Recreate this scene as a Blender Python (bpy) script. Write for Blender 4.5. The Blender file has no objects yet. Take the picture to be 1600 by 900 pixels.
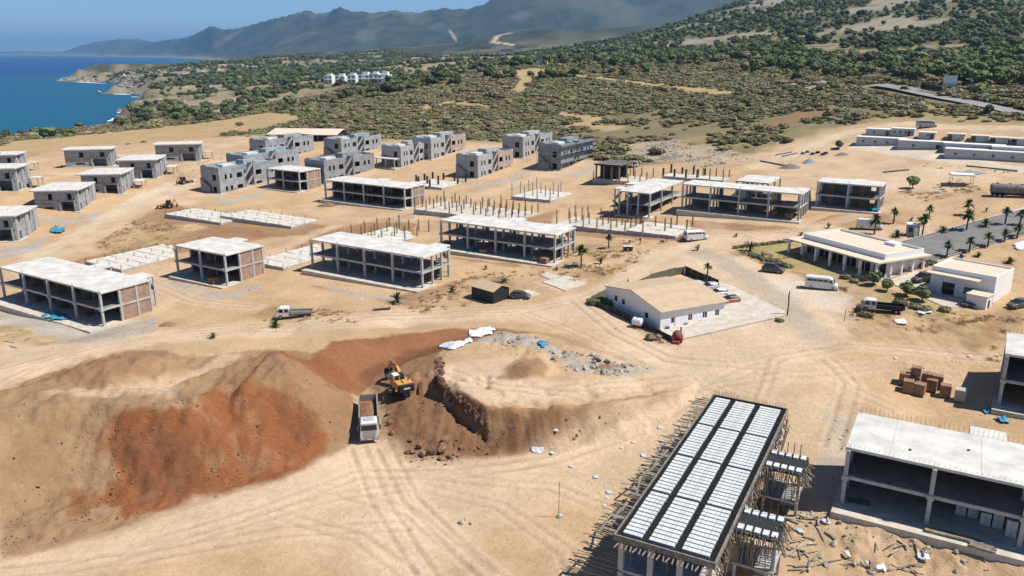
import bpy, bmesh, math, random
import numpy as np
from mathutils import Vector, Matrix
random.seed(7); rng = np.random.default_rng(7)
R = math.radians
S = bpy.context.scene
COL = S.collection

# ------------------------------------------------------------------ camera, sky, sun, exposure
CAM_H, FOCAL, HORIZON = 50.0, 1250.0, 82.0          # metres; pixels of a 1600 x 900 frame
PITCH = math.atan((450 - HORIZON) / FOCAL)
cam_d = bpy.data.cameras.new('camera'); cam = bpy.data.objects.new('camera', cam_d); COL.objects.link(cam)
cam.location = (0, 0, CAM_H); cam.rotation_euler = (R(90) - PITCH, 0, 0)
cam_d.angle = 2 * math.atan(800 / FOCAL); cam_d.clip_start = 0.5; cam_d.clip_end = 120000
S.camera = cam
SUN_EL, SUN_AZ = R(57), R(-10)                       # azimuth from +X towards +Y: where the sun stands
sd = Vector((math.cos(SUN_EL) * math.cos(SUN_AZ), math.cos(SUN_EL) * math.sin(SUN_AZ), math.sin(SUN_EL)))
sun_d = bpy.data.lights.new('sun', 'SUN'); sun_d.energy = 4.8; sun_d.angle = R(0.53); sun_d.color = (1, .955, .88)
sun = bpy.data.objects.new('sun', sun_d); COL.objects.link(sun)
sun.rotation_euler = sd.to_track_quat('Z', 'Y').to_euler(); sun.location = (60, -20, 120)
W = bpy.data.worlds.new('World'); S.world = W; W.use_nodes = True
wn = W.node_tree.nodes; wl = W.node_tree.links; wn.clear()
sky = wn.new('ShaderNodeTexSky'); sky.sky_type = 'NISHITA'; sky.sun_disc = False
sky.sun_elevation = SUN_EL; sky.sun_rotation = R(90) - SUN_AZ
sky.altitude = 4000; sky.air_density = 1.0; sky.dust_density = 0.0; sky.ozone_density = 5.0
bg = wn.new('ShaderNodeBackground'); bg.inputs['Strength'].default_value = 0.088
wo = wn.new('ShaderNodeOutputWorld'); wl.new(sky.outputs[0], bg.inputs[0]); wl.new(bg.outputs[0], wo.inputs[0])
vs = S.view_settings; vs.view_transform = 'Standard'; vs.look = 'None'; vs.gamma = 1; vs.use_curve_mapping = False; vs.exposure = 0.34
S.render.engine = 'CYCLES'; S.cycles.use_denoising = True; S.cycles.max_bounces = 5; S.cycles.volume_bounces = 0
S.cycles.diffuse_bounces = 2; S.cycles.transparent_max_bounces = 8

#GEO
# ------------------------------------------------------------------ terrain as a function of place
SEA = -25.0
def ray(px, py):
    X = (px - 800) / FOCAL; Y = (450 - py) / FOCAL
    return np.array([X, math.cos(PITCH) + Y * math.sin(PITCH), Y * math.cos(PITCH) - math.sin(PITCH)])
def on_z(px, py, z):
    r = ray(px, py); t = (z - CAM_H) / r[2]; return np.array([r[0] * t, r[1] * t, z])
def on_d(px, py, d):
    r = ray(px, py); t = d / math.hypot(r[0], r[1]); return np.array([r[0] * t, r[1] * t, CAM_H + r[2] * t])
def sstep(a, b, x):
    t = np.clip((np.asarray(x, float) - a) / (b - a), 0, 1); return t * t * (3 - 2 * t)
def hash2(ix, iy, s):
    n = (ix * 374761393 + iy * 668265263 + s * 974711) & 0x7fffffff
    n = ((n ^ (n >> 13)) * 1274126177) & 0x7fffffff
    n = ((n ^ (n >> 16)) * 2246822519) & 0x7fffffff
    return (n & 0xffff) / 65535.0
def vnoise(x, y, s=0):
    x = np.asarray(x, float); y = np.asarray(y, float)
    xi = np.floor(x).astype(np.int64); yi = np.floor(y).astype(np.int64)
    fx = x - xi; fy = y - yi; fx = fx * fx * (3 - 2 * fx); fy = fy * fy * (3 - 2 * fy)
    a = hash2(xi, yi, s); b = hash2(xi + 1, yi, s); c = hash2(xi, yi + 1, s); d = hash2(xi + 1, yi + 1, s)
    return (a + (b - a) * fx) * (1 - fy) + (c + (d - c) * fx) * fy
def fbm(x, y, sc, octs=4, s=0, gain=.5):
    v = 0; a = 1; t = 0
    for k in range(octs):
        f = 2.03 ** k / sc; v = v + a * vnoise(x * f + 17.3 * k, y * f - 9.1 * k, s + k); t += a; a *= gain
    return v / t
def plane(x, y):
    return 3 + .045 * x + .03 * (y - 150) + .0005 * np.clip(x - 20, 0, 120) * np.clip(y - 150, 0, 150)
class RBF:
    def __init__(s, P, v):
        s.P = np.asarray(P, float); n = len(s.P); v = np.asarray(v, float)
        A = np.zeros((n + 3, n + 3)); A[:n, :n] = np.hypot(*(s.P[:, None] - s.P[None]).transpose(2, 0, 1))
        A[:n, n] = 1; A[:n, n + 1:] = s.P; A[n, :n] = 1; A[n + 1:, :n] = s.P.T
        s.w = np.linalg.lstsq(A, np.concatenate([v, [0, 0, 0]]), rcond=None)[0]
    def __call__(s, X, Y):
        o = np.empty(X.shape); n = len(s.P)
        for i in range(0, X.size, 20000):
            x = X[i:i + 20000]; y = Y[i:i + 20000]
            o[i:i + 20000] = np.hypot(x[:, None] - s.P[None, :, 0], y[:, None] - s.P[None, :, 1]) @ s.w[:n] + s.w[n] + s.w[n + 1] * x + s.w[n + 2] * y
        return o
# the worked ground near the camera: spoil heap, cut, bench, bank, lower haul road   (x, y in the frame, height)
NEAR = [(0,900,-2),(120,900,-2),(250,900,-2),(400,900,-2),(600,900,-2),(800,900,-2),(900,900,-1.6),(1250,900,-.6),(1420,900,-.3),(1600,900,.1),
 (0,872,-2),(60,860,-2),(120,846,-2),(180,830,-2),(240,800,-2),(300,775,-2),(370,757,-2),(440,748,-2),(500,716,-2),(540,692,-2),
 (480,650,-1.6),(400,640,-1),(300,650,-1),(150,660,-.5),(0,680,0),
 (350,545,2.3),(260,540,1.9),(150,545,1.7),(60,580,1.6),(0,598,1.3),(0,560,.8),(0,520,.6),(200,520,1.2),
 (530,590,.2),(560,585,.1),(520,555,1.9),(540,545,2.1),(600,540,1.7),(640,530,2.1),(690,520,2.5),
 (470,530,2.3),(550,522,2.3),(620,515,2.5),(700,505,2.6),(400,525,1.9),(300,528,1.6),(480,500,2.2),(600,495,2.6),
 (560,620,-1.3),(575,650,-1.7),(580,700,-2),(600,700,-2),(555,660,-1.7),(600,620,-.9),(602,660,-1.4),(605,690,-1.8),(590,600,-.6),(575,590,-.3),
 (610,608,.3),(625,618,.4),(655,615,.5),(640,595,.3),(600,585,0),(620,570,.3),(655,575,.6),(690,545,1.6),(650,552,1.0),
 (618,650,-.1),(640,650,.2),(690,655,.2),(720,672,-.3),(640,690,-.9),(690,695,-1),(640,722,-2),(700,726,-2),(760,720,-2),(850,704,-1.9),(950,670,-1.4),(1010,643,-.6),(1065,616,.8),
 (676,592,.5),(690,620,.3),(720,650,.1),(750,668,-.3),(800,680,-.8),(850,672,-.8),(900,660,-.6),
 (780,520,2.7),(860,530,2.8),(960,545,2.8),(1050,570,2.4),(1100,590,2.2),(900,600,1.5),(800,600,1),
 (1105,640,1.7),(1000,690,-1),(900,760,-1.7),(960,780,-1.4),(1050,760,-.6),(1150,900,-.8),(1240,720,1.2),(1270,790,.9),(1280,850,-.2),
 (1306,806,1.5),(1380,826,1.5),(1450,844,1.5),(1520,862,1.5),(1600,884,1.5),(1296,840,.3),(1380,862,.3),(1450,882,.3),(1560,912,.3),
 (1340,740,1.6),(1500,760,1.7),(1600,780,1.8),(1300,650,2.1),(1450,610,2.4),(1600,660,2.4)]
_P = [on_z(*c) for c in NEAR]
_nv = [c[2] for c in NEAR]; _np = [(p[0], p[1]) for p in _P]
for gx in range(-160, 161, 20):
    for gy in (150, 165, 185):
        _np.append((gx, gy)); _nv.append(float(plane(gx, gy)))
for q in ((20,112),(40,112),(60,112),(80,112),(20,128),(0,138),(40,130),(60,130),(90,128),(-20,138),(-40,137),(80,95),(100,100),(120,120),(-105,137),(-80,140),(-120,125),(-60,50),(0,45),(60,45),(100,70),(-90,60),(-110,85),(-120,60)):
    _np.append(q); _nv.append(float(plane(*q)) if q[1] > 85 else (-2 + max(0, q[0]) * .02 if q[0] > -70 else 0.))
_near = RBF(_np, _nv)
# tipped and cut earth: flat tops with their own height, sides at the given steepness
HEAPS = [([(0,655),(60,640),(130,628),(250,632),(300,628),(350,606),(400,588),(445,580),(440,551),(420,549),(395,557),(340,575),(300,592),(250,604),(140,606),(60,600),(-60,615),(-60,680)], 5.2),
         ([(105,580),(150,563),(190,554),(225,551),(252,556),(220,570),(170,582)], 5.3), ([(380,600),(420,552),(442,550),(450,580)], 5.7),
         ([(690,563),(684,572),(686,590),(712,606),(735,622),(757,634),(800,638),(850,637),(900,633),(960,626),(1020,615),(1060,606),(1085,588),(1050,562),(960,540),(860,522),(780,516),(722,530),(702,548)], 3.3),
         ([(812,566),(825,556),(842,555),(848,566),(830,574)], 4.7)]
HEAPS = [(np.array([on_z(a, b, h)[:2] for a, b in pts]), h) for pts, h in HEAPS]
def worked(x, y):
    z = _near(x, y)
    wob = (fbm(x, y, 5, 3, 720) - .5)
    for k, (P, h) in enumerate(HEAPS):
        m = (x > P[:, 0].min() - 26) & (x < P[:, 0].max() + 26) & (y > P[:, 1].min() - 26) & (y < P[:, 1].max() + 26)
        if not m.any(): continue
        xx, yy = x[m], y[m]; ins = inside(xx, yy, P); d = np.where(ins, 0, seg_dist(xx, yy, P))
        if k < 3: sl = .36 + .26 * sstep(-72, -50, xx); hh = h - .5 * sstep(-60, -85, xx) * (k == 0) + wob[m] * .7
        elif k == 3: sl = np.where(xx < -3.5, 2.4, 1.5 - .3 * sstep(8, 26, xx)); sl = np.where(yy > 112, .35, sl); hh = h - 1.1 * sstep(6, 28, xx) + wob[m] * .25; d = np.maximum(0, d + (fbm(xx, yy, 2.2, 3, 730) - .5) * 1.2)
        else: sl = .55; hh = h
        z[m] = np.maximum(z[m], hh - sl * d - .04 * np.minimum(d, 8) ** 1.5 * (k < 3) * .3)
    return z
# the land behind the site   (x, y in the frame, distance)
FAR = [(850,215,360),(850,180,410),(850,150,480),(800,108,640),(700,125,600),(640,150,520),(600,190,420),(1000,200,360),(1050,150,460),(1100,120,560),(950,108,640),
 (1250,195,330),(1250,160,390),(1250,130,460),(1420,190,320),(1600,195,300),(1600,178,345),(1405,140,410),(1480,155,375),(1330,145,420),(1480,125,430),(1600,130,420),
 (1400,110,520),(1590,95,560),(1200,100,620),(1400,90,680),(1590,75,680),(1000,92,820),(850,98,760),(1100,84,900),
 (1200,66,1000),(1400,58,1000),(1590,45,950),(1000,70,1400),(1080,34,1600),(1150,8,1700),(1220,-10,1800),(1300,8,1800),(1380,24,2000),(1470,3,1800),(1600,-25,1700),(1800,-60,1700),(1800,80,700),(1800,180,330),(2200,150,400),(2200,-40,1700),
 (1000,80,2300),(1150,60,2600),(1300,60,2800),(1600,55,2800),(1900,50,2800),
 (0,300,285),(0,260,400),(150,245,420),(300,225,430),(0,230,500),(0,216,600),(100,205,640),(200,195,670),(300,185,660),(250,175,760),(400,200,480),(500,195,440),(450,170,600),
 (330,165,820),(500,150,760),(560,131,800),(650,125,820),(450,135,950),(350,140,1050),(270,150,1000),(230,125,1900),(140,117,2300),(250,108,2500),(350,115,1700),(450,105,1700),(550,105,1400),(700,100,1300),(800,90,1500),(900,88,1500),
 (400,96,3200),(550,91,3300),(700,86,3300),(850,82,3000),(950,78,2600)]
_fp = []; _fv = []
for c in FAR:
    q = on_d(*c); _fp.append((math.atan2(q[0], q[1]) * 1.6, math.log(c[2]))); _fv.append(q[2])
for a in range(-48, 49, 8):
    for d in (150, 210, 270):
        x = d * math.sin(R(a)); y = d * math.cos(R(a)); _fp.append((R(a) * 1.6, math.log(d))); _fv.append(float(plane(x, y)))
_far = RBF(_fp, _fv)
# coast: beyond these points the land drops to the sea
COAST = [(-900,-400),(-700,200)] + [tuple(on_z(a, b, -9)[:2]) for a, b in ((-120,235),(0,220),(60,215),(110,208),(150,200))] + [tuple(on_z(a, b, SEA)[:2]) for a, b in
 ((182,188),(186,176),(212,172),(235,160),(262,151),(180,146),(235,140),(190,136),(200,131),(160,129.5),(95,126.5),(105,121))] + \
 [(-1100,3100),(-1500,4400),(-2100,6000),(-2800,7800),(-3700,9800),(-5600,13200),(-10500,19000),(-17500,23500),(-30000,27000),(-30000,-400)]
COAST = np.array(COAST)
def seg_dist(x, y, poly, closed=True):
    d = np.full(x.shape, 1e9); n = len(poly)
    for i in range(n if closed else n - 1):
        a = poly[i]; b = poly[(i + 1) % n]; ex, ey = b[0] - a[0], b[1] - a[1]; L = ex * ex + ey * ey + 1e-9
        t = np.clip(((x - a[0]) * ex + (y - a[1]) * ey) / L, 0, 1)
        d = np.minimum(d, np.hypot(x - a[0] - t * ex, y - a[1] - t * ey))
    return d
def inside(x, y, poly):
    r = np.zeros(x.shape, bool); n = len(poly)
    for i in range(n):
        a = poly[i]; b = poly[(i + 1) % n]
        if a[1] == b[1]: continue
        c = ((a[1] > y) != (b[1] > y)) & (x < (b[0] - a[0]) * (y - a[1]) / (b[1] - a[1]) + a[0])
        r ^= c
    return r
def coast_sd(x, y):                                   # + on land, - in the sea
    d = seg_dist(x, y, COAST); return np.where(inside(x, y, COAST), -d, d)
SKY2 = np.array([(-500,80),(-200,78),(-60,76),(0,75),(30,72),(45,70),(70,73),(110,70),(160,66),(213,62),(240,66),(265,64),(300,58),(318,50),(334,42),(350,49),(372,48),(400,41),(430,34),(455,28),(478,21),(487,19),(496,24),(515,23),(528,17),(536,15),(548,20),(560,21),(590,23),(615,19),(650,23),(692,16),(725,17),(750,12),(765,4),(782,-4),(800,-8),(860,-16),(930,-20),(1000,-10),(1080,-6),(1200,2),(1400,6),(1700,-10),(2300,0)], float)   # the long range that runs down the coast
SKYD = np.array([(-500,27000),(0,23500),(200,18000),(300,13500),(340,11500),(430,9400),(550,8200),(800,7200),(2300,7000)], float)
SKY3 = np.array([(300,92),(420,86),(520,80),(640,74),(720,66),(760,58),(800,51),(850,46),(900,50),(960,44),(1040,40),(1150,38),(1500,40)], float)     # foothills, 4 km
def far_mountains(x, y, z):
    th = np.arctan2(x, y); r = np.hypot(x, y)
    px = 800 + np.tan(th) * math.hypot(FOCAL, 450 - HORIZON)
    n1 = fbm(x, y, 900, 5, 40); rid = 1 - np.abs(2 * fbm(x, y, 1500, 5, 50) - 1)
    D2 = np.interp(px, SKYD[:, 0], SKYD[:, 1])
    for prof, D, w0, w1, amp in ((SKY3, 3900, 1100, 900, .35), (SKY2, D2, np.minimum(3000, D2 * .34), 2400, .8)):
        rowz = CAM_H + (HORIZON - np.interp(px, prof[:, 0], prof[:, 1])) / math.hypot(FOCAL, 368) * D * 1.0
        t = (r - D) / np.where(r < D, w0, w1); b = np.clip(1 - np.abs(t), 0, 1); b = b ** 1.25
        k = np.clip((rowz - 15) * b, 0, None) * (1 - amp * np.clip(1 - b, 0, 1) * (1.6 * rid - .4)) + 15
        k = k + (fbm(x, y, 420, 4, 55) - .5) * .16 * rowz * np.clip(b * 3, 0, 1) * np.clip(1.1 - b, 0, 1) + (n1 - .5) * .10 * rowz * np.clip(b * 4, 0, 1) * np.clip(1.22 - b, 0, 1) * 2
        z = np.where(b > 0, np.maximum(z, k), z)
    return z
def gz(x, y):
    x = np.atleast_1d(np.asarray(x, float)); y = np.atleast_1d(np.asarray(y, float)); r = np.hypot(x, y)
    z = plane(x, y)
    m = (y < 185) & (r < 230)
    if m.any():
        w = sstep(182, 150, y[m]) * sstep(175, 135, np.abs(x[m]))
        z[m] = z[m] * (1 - w) + worked(x[m], y[m]) * w
    m = (r > 230)
    if m.any():
        w = sstep(240, 330, r[m]); th = np.arctan2(x[m], y[m])
        zf = _far(th * 1.6, np.log(np.minimum(r[m], 5000)))
        zf = np.where(r[m] > 2600, zf + (18 - zf) * sstep(2600, 3600, r[m]), zf)
        zf = zf + (fbm(x[m], y[m], 120, 4, 3) - .5) * np.clip((r[m] - 300) / 60, 0, 9) + (fbm(x[m], y[m], 420, 5, 9) - .5) * np.clip((r[m] - 800) / 25, 0, 70)
        z[m] = z[m] * (1 - w) + zf * w
        q = r > 2700
        if q.any(): z[q] = far_mountains(x[q], y[q], z[q])
        q = m & (r > 350) & (x < 400)
        if q.any():
            s = coast_sd(x[q], y[q]); wd = np.clip(r[q] / 22, 22, 400)
            s = s + (fbm(x[q], y[q], 45, 4, 21) - .5) * np.clip(r[q] / 12, 30, 160) * np.exp(-(s / (wd * 2)) ** 2)
            k = np.clip(s / wd, -1, 1)
            cl = np.where(k > 0, sstep(0, 1, k) ** .6, 0)
            z[q] = np.where(k > 0, (SEA + 1.2) + (np.maximum(z[q], SEA + 3) - SEA - 1.2) * cl, SEA - 6 - 0 * k)
    return z
def at(px, py, dz=0):                                 # the place on the ground that is seen at a point of the frame
    r = ray(px, py); L = math.hypot(r[0], r[1]); d = np.exp(np.linspace(math.log(45), math.log(26000), 2600))
    x = r[0] / L * d; y = r[1] / L * d; zr = CAM_H + r[2] / L * d
    g = gz(x, y) + dz; i = int(np.argmax(zr < g))
    if i == 0: i = len(d) - 1
    a = zr[i - 1] - g[i - 1]; b = zr[i] - g[i]; t = a / (a - b + 1e-9); dd = d[i - 1] + (d[i] - d[i - 1]) * t
    X = r[0] / L * dd; Y = r[1] / L * dd
    return Vector((X, Y, float(gz(X, Y)[0]) + dz))
def height_at(P, py, px=None):                        # height over P of the point straight above it seen at row py
    r = ray(800, py); return CAM_H + r[2] / r[1] * P[1] - P[2]
#ENDGEO
# ------------------------------------------------------------------ helpers
def mat(name, col, rough=.85, metal=0., noise=0., scale=1., col2=None, bump=0., bscale=None, spec=.3, obj_random=0., alpha=None):
    m = bpy.data.materials.new(name); m.use_nodes = True; nt = m.node_tree; n = nt.nodes; l = nt.links
    p = n['Principled BSDF']; p.inputs['Roughness'].default_value = rough; p.inputs['Metallic'].default_value = metal
    p.inputs['Specular IOR Level'].default_value = spec
    p.inputs['Base Color'].default_value = (*col, 1)
    out = None
    if noise > 0 or col2 is not None:
        tc = n.new('ShaderNodeTexCoord'); nz = n.new('ShaderNodeTexNoise'); nz.inputs['Scale'].default_value = scale; nz.inputs['Detail'].default_value = 6; nz.inputs['Roughness'].default_value = .62
        l.new(tc.outputs['Object'], nz.inputs['Vector'])
        rp = n.new('ShaderNodeValToRGB'); c2 = col2 or tuple(c * (1 - noise) for c in col)
        rp.color_ramp.elements[0].position = .34; rp.color_ramp.elements[1].position = .66
        rp.color_ramp.elements[0].color = (*c2, 1); rp.color_ramp.elements[1].color = (*(tuple(min(1, c * (1 + noise * .4)) for c in col) if col2 is None else col), 1)
        l.new(nz.outputs['Fac'], rp.inputs['Fac']); out = rp.outputs['Color']
        if bump > 0:
            b = n.new('ShaderNodeBump'); b.inputs['Strength'].default_value = bump; b.inputs['Distance'].default_value = .05
            n2 = n.new('ShaderNodeTexNoise'); n2.inputs['Scale'].default_value = bscale or scale * 4; n2.inputs['Detail'].default_value = 4
            l.new(tc.outputs['Object'], n2.inputs['Vector']); l.new(n2.outputs['Fac'], b.inputs['Height']); l.new(b.outputs['Normal'], p.inputs['Normal'])
    if obj_random > 0:
        oi = n.new('ShaderNodeObjectInfo'); hv = n.new('ShaderNodeHueSaturation'); mr = n.new('ShaderNodeMapRange')
        mr.inputs['To Min'].default_value = 1 - obj_random; mr.inputs['To Max'].default_value = 1 + obj_random
        l.new(oi.outputs['Random'], mr.inputs['Value']); l.new(mr.outputs[0], hv.inputs['Value'])
        if out: l.new(out, hv.inputs['Color'])
        else: hv.inputs['Color'].default_value = (*col, 1)
        out = hv.outputs['Color']
    if out: l.new(out, p.inputs['Base Color'])
    if alpha is not None: p.inputs['Alpha'].default_value = alpha
    return m
class MB:                                             # collects shapes, links them as ONE mesh object
    def __init__(s): s.v = []; s.f = []; s.mi = []; s.cur = 0
    def add(s, vs, fs):
        o = len(s.v); s.v += [tuple(v) for v in vs]; s.f += [tuple(i + o for i in f) for f in fs]; s.mi += [s.cur] * len(fs); return s
    def box(s, x0, y0, z0, x1, y1, z1):
        return s.add([(x0,y0,z0),(x1,y0,z0),(x1,y1,z0),(x0,y1,z0),(x0,y0,z1),(x1,y0,z1),(x1,y1,z1),(x0,y1,z1)],
                     [(3,2,1,0),(4,5,6,7),(0,1,5,4),(1,2,6,5),(2,3,7,6),(3,0,4,7)])
    def bbox(s, x0, y0, z0, x1, y1, z1, b=.05):       # box with a chamfered top edge
        return s.add([(x0,y0,z0),(x1,y0,z0),(x1,y1,z0),(x0,y1,z0),(x0,y0,z1-b),(x1,y0,z1-b),(x1,y1,z1-b),(x0,y1,z1-b),
                      (x0+b,y0+b,z1),(x1-b,y0+b,z1),(x1-b,y1-b,z1),(x0+b,y1-b,z1)],
                     [(3,2,1,0),(8,9,10,11),(0,1,5,4),(1,2,6,5),(2,3,7,6),(3,0,4,7),(4,5,9,8),(5,6,10,9),(6,7,11,10),(7,4,8,11)])
    def tube(s, a, b, r0, r1=None, n=8, caps=True):
        a = Vector(a); b = Vector(b); r1 = r0 if r1 is None else r1; d = (b - a)
        q = d.to_track_quat('Z', 'Y') if d.length > 1e-6 else Matrix().to_quaternion(); V = []
        for P, r in ((a, r0), (b, r1)):
            for k in range(n):
                t = 2 * math.pi * (k + .5) / n; V.append(P + q @ Vector((r * math.cos(t), r * math.sin(t), 0)))
        F = [(k, (k + 1) % n, n + (k + 1) % n, n + k) for k in range(n)]
        if caps: F += [tuple(range(n))[::-1], tuple(range(n, 2 * n))]
        return s.add(V, F)
    def beam(s, a, b, w, h=None):
        return s.tube(a, b, w * .7071, n=4) if h is None else s._bar(a, b, w, h)
    def _bar(s, a, b, w, h):
        a = Vector(a); b = Vector(b); d = (b - a).normalized(); up = Vector((0, 0, 1)) if abs(d.z) < .95 else Vector((0, 1, 0))
        sx = d.cross(up).normalized() * w / 2; sy = sx.cross(d).normalized() * h / 2
        V = [a - sx - sy, a + sx - sy, a + sx + sy, a - sx + sy, b - sx - sy, b + sx - sy, b + sx + sy, b - sx + sy]
        return s.add(V, [(3,2,1,0),(4,5,6,7),(0,1,5,4),(1,2,6,5),(2,3,7,6),(3,0,4,7)])
    def prism(s, pts, y0, y1):                        # outline in x,z swept along y
        n = len(pts); V = [(p[0], y0, p[1]) for p in pts] + [(p[0], y1, p[1]) for p in pts]
        return s.add(V, [tuple(range(n)), tuple(range(n, 2 * n))[::-1]] + [(k, k + n, (k + 1) % n + n, (k + 1) % n) for k in range(n)])
    def lathe(s, prof, n=12, c=(0, 0)):
        V = []; F = []
        for r, z in prof:
            for k in range(n): t = 2 * math.pi * k / n; V.append((c[0] + r * math.cos(t), c[1] + r * math.sin(t), z))
        for j in range(len(prof) - 1):
            for k in range(n): F.append((j*n+k, j*n+(k+1)%n, (j+1)*n+(k+1)%n, (j+1)*n+k))
        return s.add(V, F)
    def mesh(s, name, mats, smooth=False):
        me = bpy.data.meshes.new(name); me.from_pydata(s.v, [], s.f)
        for m in (mats if isinstance(mats, (list, tuple)) else [mats]): me.materials.append(m)
        if any(s.mi): me.polygons.foreach_set('material_index', s.mi)
        if smooth: me.polygons.foreach_set('use_smooth', [True] * len(me.polygons))
        bm = bmesh.new(); bm.from_mesh(me); bmesh.ops.recalc_face_normals(bm, faces=bm.faces); bm.to_mesh(me); bm.free()
        return me
    def build(s, name, mats, parent=None, smooth=False, loc=None):
        return link(name, s.mesh(name, mats, smooth), parent, loc)
def link(name, me, parent=None, loc=None, rz=0):
    o = bpy.data.objects.new(name, me); COL.objects.link(o)
    if parent: o.parent = parent
    if loc is not None: o.location = loc
    if rz: o.rotation_euler.z = rz
    return o
def tag(o, label, cat, group=None):
    o['label'] = label; o['category'] = cat
    if group: o['group'] = group
    return o
def thing(name, label, cat, loc=(0, 0, 0), rz=0, group=None):
    o = bpy.data.objects.new(name, None); COL.objects.link(o); o.location = loc; o.rotation_euler.z = rz
    o.empty_display_size = .3
    return tag(o, label, cat, group)
def copy_tree(o, parent=None):
    c = o.copy(); COL.objects.link(c); c.parent = parent
    for ch in o.children: copy_tree(ch, c)
    return c
def struct(o, kind='structure'): o['kind'] = kind; return o
def bx(name, m, parent, *b): return MB().box(*b).build(name, m, parent)
GRID = R(-31.5)                                       # the site's building grid: long fronts run this way
U = Vector((math.cos(GRID), math.sin(GRID), 0)); Vv = Vector((-U.y, U.x, 0))
def PW(pts): return np.array([tuple(at(*p)[:2]) for p in pts])
def zat(x, y): return float(gz(x, y)[0])

# ------------------------------------------------------------------ the ground: one sheet from the camera's feet to the far mountains
NA, NR = 660, 980
ang = np.linspace(R(-52), R(52), NA)
rr = np.concatenate([np.exp(np.linspace(math.log(34), math.log(420), 660, endpoint=False)), np.exp(np.linspace(math.log(420), math.log(26000), NR - 660))])
AA, RR = np.meshgrid(ang, rr); gx = (RR * np.sin(AA)).ravel(); gy = (RR * np.cos(AA)).ravel()
gzv = gz(gx, gy)
C_ = {k: np.array(v) for k, v in dict(sand=(.50,.343,.203), pale=(.615,.47,.33), white=(.62,.56,.47), red=(.245,.092,.038), dred=(.14,.062,.034), brown=(.285,.16,.085), tan=(.315,.20,.11),
    scrub=(.21,.18,.10), grass=(.42,.30,.155), lawn=(.33,.27,.12), asph=(.42,.355,.275), rock=(.42,.385,.33), grey=(.38,.35,.31), green=(.055,.07,.032), dgreen=(.06,.07,.033), slope=(.14,.13,.07)).items()}
rad = np.hypot(gx, gy)
n_a = fbm(gx, gy, 30, 4, 60); n_b = fbm(gx, gy, 6, 4, 70); n_c = fbm(gx, gy, 1.6, 3, 80)
col = np.repeat(C_['sand'][None], gx.size, 0)
def mix(c, w):
    global col
    w = np.clip(w, 0, 1)[:, None]; col = col * (1 - w) + (C_[c] if isinstance(c, str) else np.array(c)) * w
mix('pale', sstep(.48, .68, n_a) * .45); mix('tan', sstep(.55, .35, n_b) * .15)
def poly(c, pts, soft=1.0, amp=1.5, w=1.0, seed=1, world=False, spots=None):
    P = np.array(pts) if world else PW(pts)
    lo = P.min(0) - soft * 4 - amp * 2; hi = P.max(0) + soft * 4 + amp * 2
    m = (gx > lo[0]) & (gx < hi[0]) & (gy > lo[1]) & (gy < hi[1])
    if not m.any(): return
    x = gx[m]; y = gy[m]; d = seg_dist(x, y, P); d = np.where(inside(x, y, P), d, -d) + (fbm(x, y, max(amp * 2.2, .8), 4, 90 + seed) - .5) * 2 * amp
    k = sstep(-soft, soft, d) * w
    if spots: k = k * sstep(spots[1], spots[2], fbm(x, y, spots[0], 4, 190 + seed))
    full = np.zeros(gx.size); full[m] = k; mix(c, full)
def line(c, pts, wd, w=1.0, soft=.5, amp=.4, seed=1, world=False):
    P = np.array(pts) if world else PW(pts)
    lo = P.min(0) - wd - 4; hi = P.max(0) + wd + 4
    m = (gx > lo[0]) & (gx < hi[0]) & (gy > lo[1]) & (gy < hi[1])
    if not m.any(): return
    x = gx[m]; y = gy[m]; d = seg_dist(x, y, P, False) + (fbm(x, y, 3, 3, 300 + seed) - .5) * 2 * amp
    full = np.zeros(gx.size); full[m] = sstep(wd / 2 + soft, wd / 2 - soft, d) * w; mix(c, full)
# land beyond the site
site = PW([(-60,470),(-60,290),(0,258),(90,232),(240,222),(330,214),(400,212),(520,222),(700,222),(760,222),(870,232),(960,262),(1080,258),(1190,238),(1290,205),(1360,190),(1600,196),(1750,200)])
sitep = np.vstack([site, [(260, 200), (300, 40), (-300, 40), (-260, 150)]])
sdv = seg_dist(gx, gy, sitep); sdv = np.where(inside(gx, gy, sitep), -sdv, sdv) + (n_b - .5) * 14
wild = sstep(-3, 6, sdv)
mix('scrub', wild)
mix('grass', wild * sstep(.42, .62, fbm(gx, gy, 26, 4, 33)) * .5)
poly('scrub', [(740,212),(900,232),(1000,206),(1100,214),(1180,200),(1280,170),(1330,150),(1200,130),(900,112),(700,122),(560,150),(420,190),(520,212),(640,205)], 8, 12, .85)
mix((.15,.14,.07), wild * sstep(.5, .62, fbm(gx, gy, 40, 4, 43)) * sstep(300, 340, rad) * .6)
poly('grass', [(-60,262),(0,222),(100,212),(200,204),(300,192),(430,172),(470,185),(400,205),(330,215),(240,222),(90,234)], 6, 10, .95)
poly('rock', [(280,160),(380,150),(520,146),(520,165),(420,172),(280,178)], 6, 14, .8, spots=(14,.42,.55))
poly('rock', [(95,128),(140,112),(260,116),(340,128),(330,145),(250,150),(190,150)], 12, 20, .5, spots=(40,.45,.62))
poly('grass', [(360,124),(400,108),(520,106),(500,120),(420,130)], 12, 20, .9)
poly('grass', [(760,114),(785,104),(840,102),(885,110),(832,120),(818,146),(800,142),(806,120)], 4, 6, .95)
line('grass', [(870,113),(930,121),(1000,129),(1060,136),(1130,145)], 13, .95, 2)
line('grass', [(640,172),(700,160),(760,165)], 12, .9, 3, 3); line('grass', [(880,178),(930,186),(900,196),(960,200)], 12, .9, 3, 3)
poly('rock', [(1190,130),(1330,118),(1340,135),(1230,142)], 5, 8, .6, spots=(8,.4,.6))
poly('brown', [(1190,195),(1260,172),(1310,165),(1300,172),(1250,185),(1210,205)], 3, 4, .7)
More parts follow.
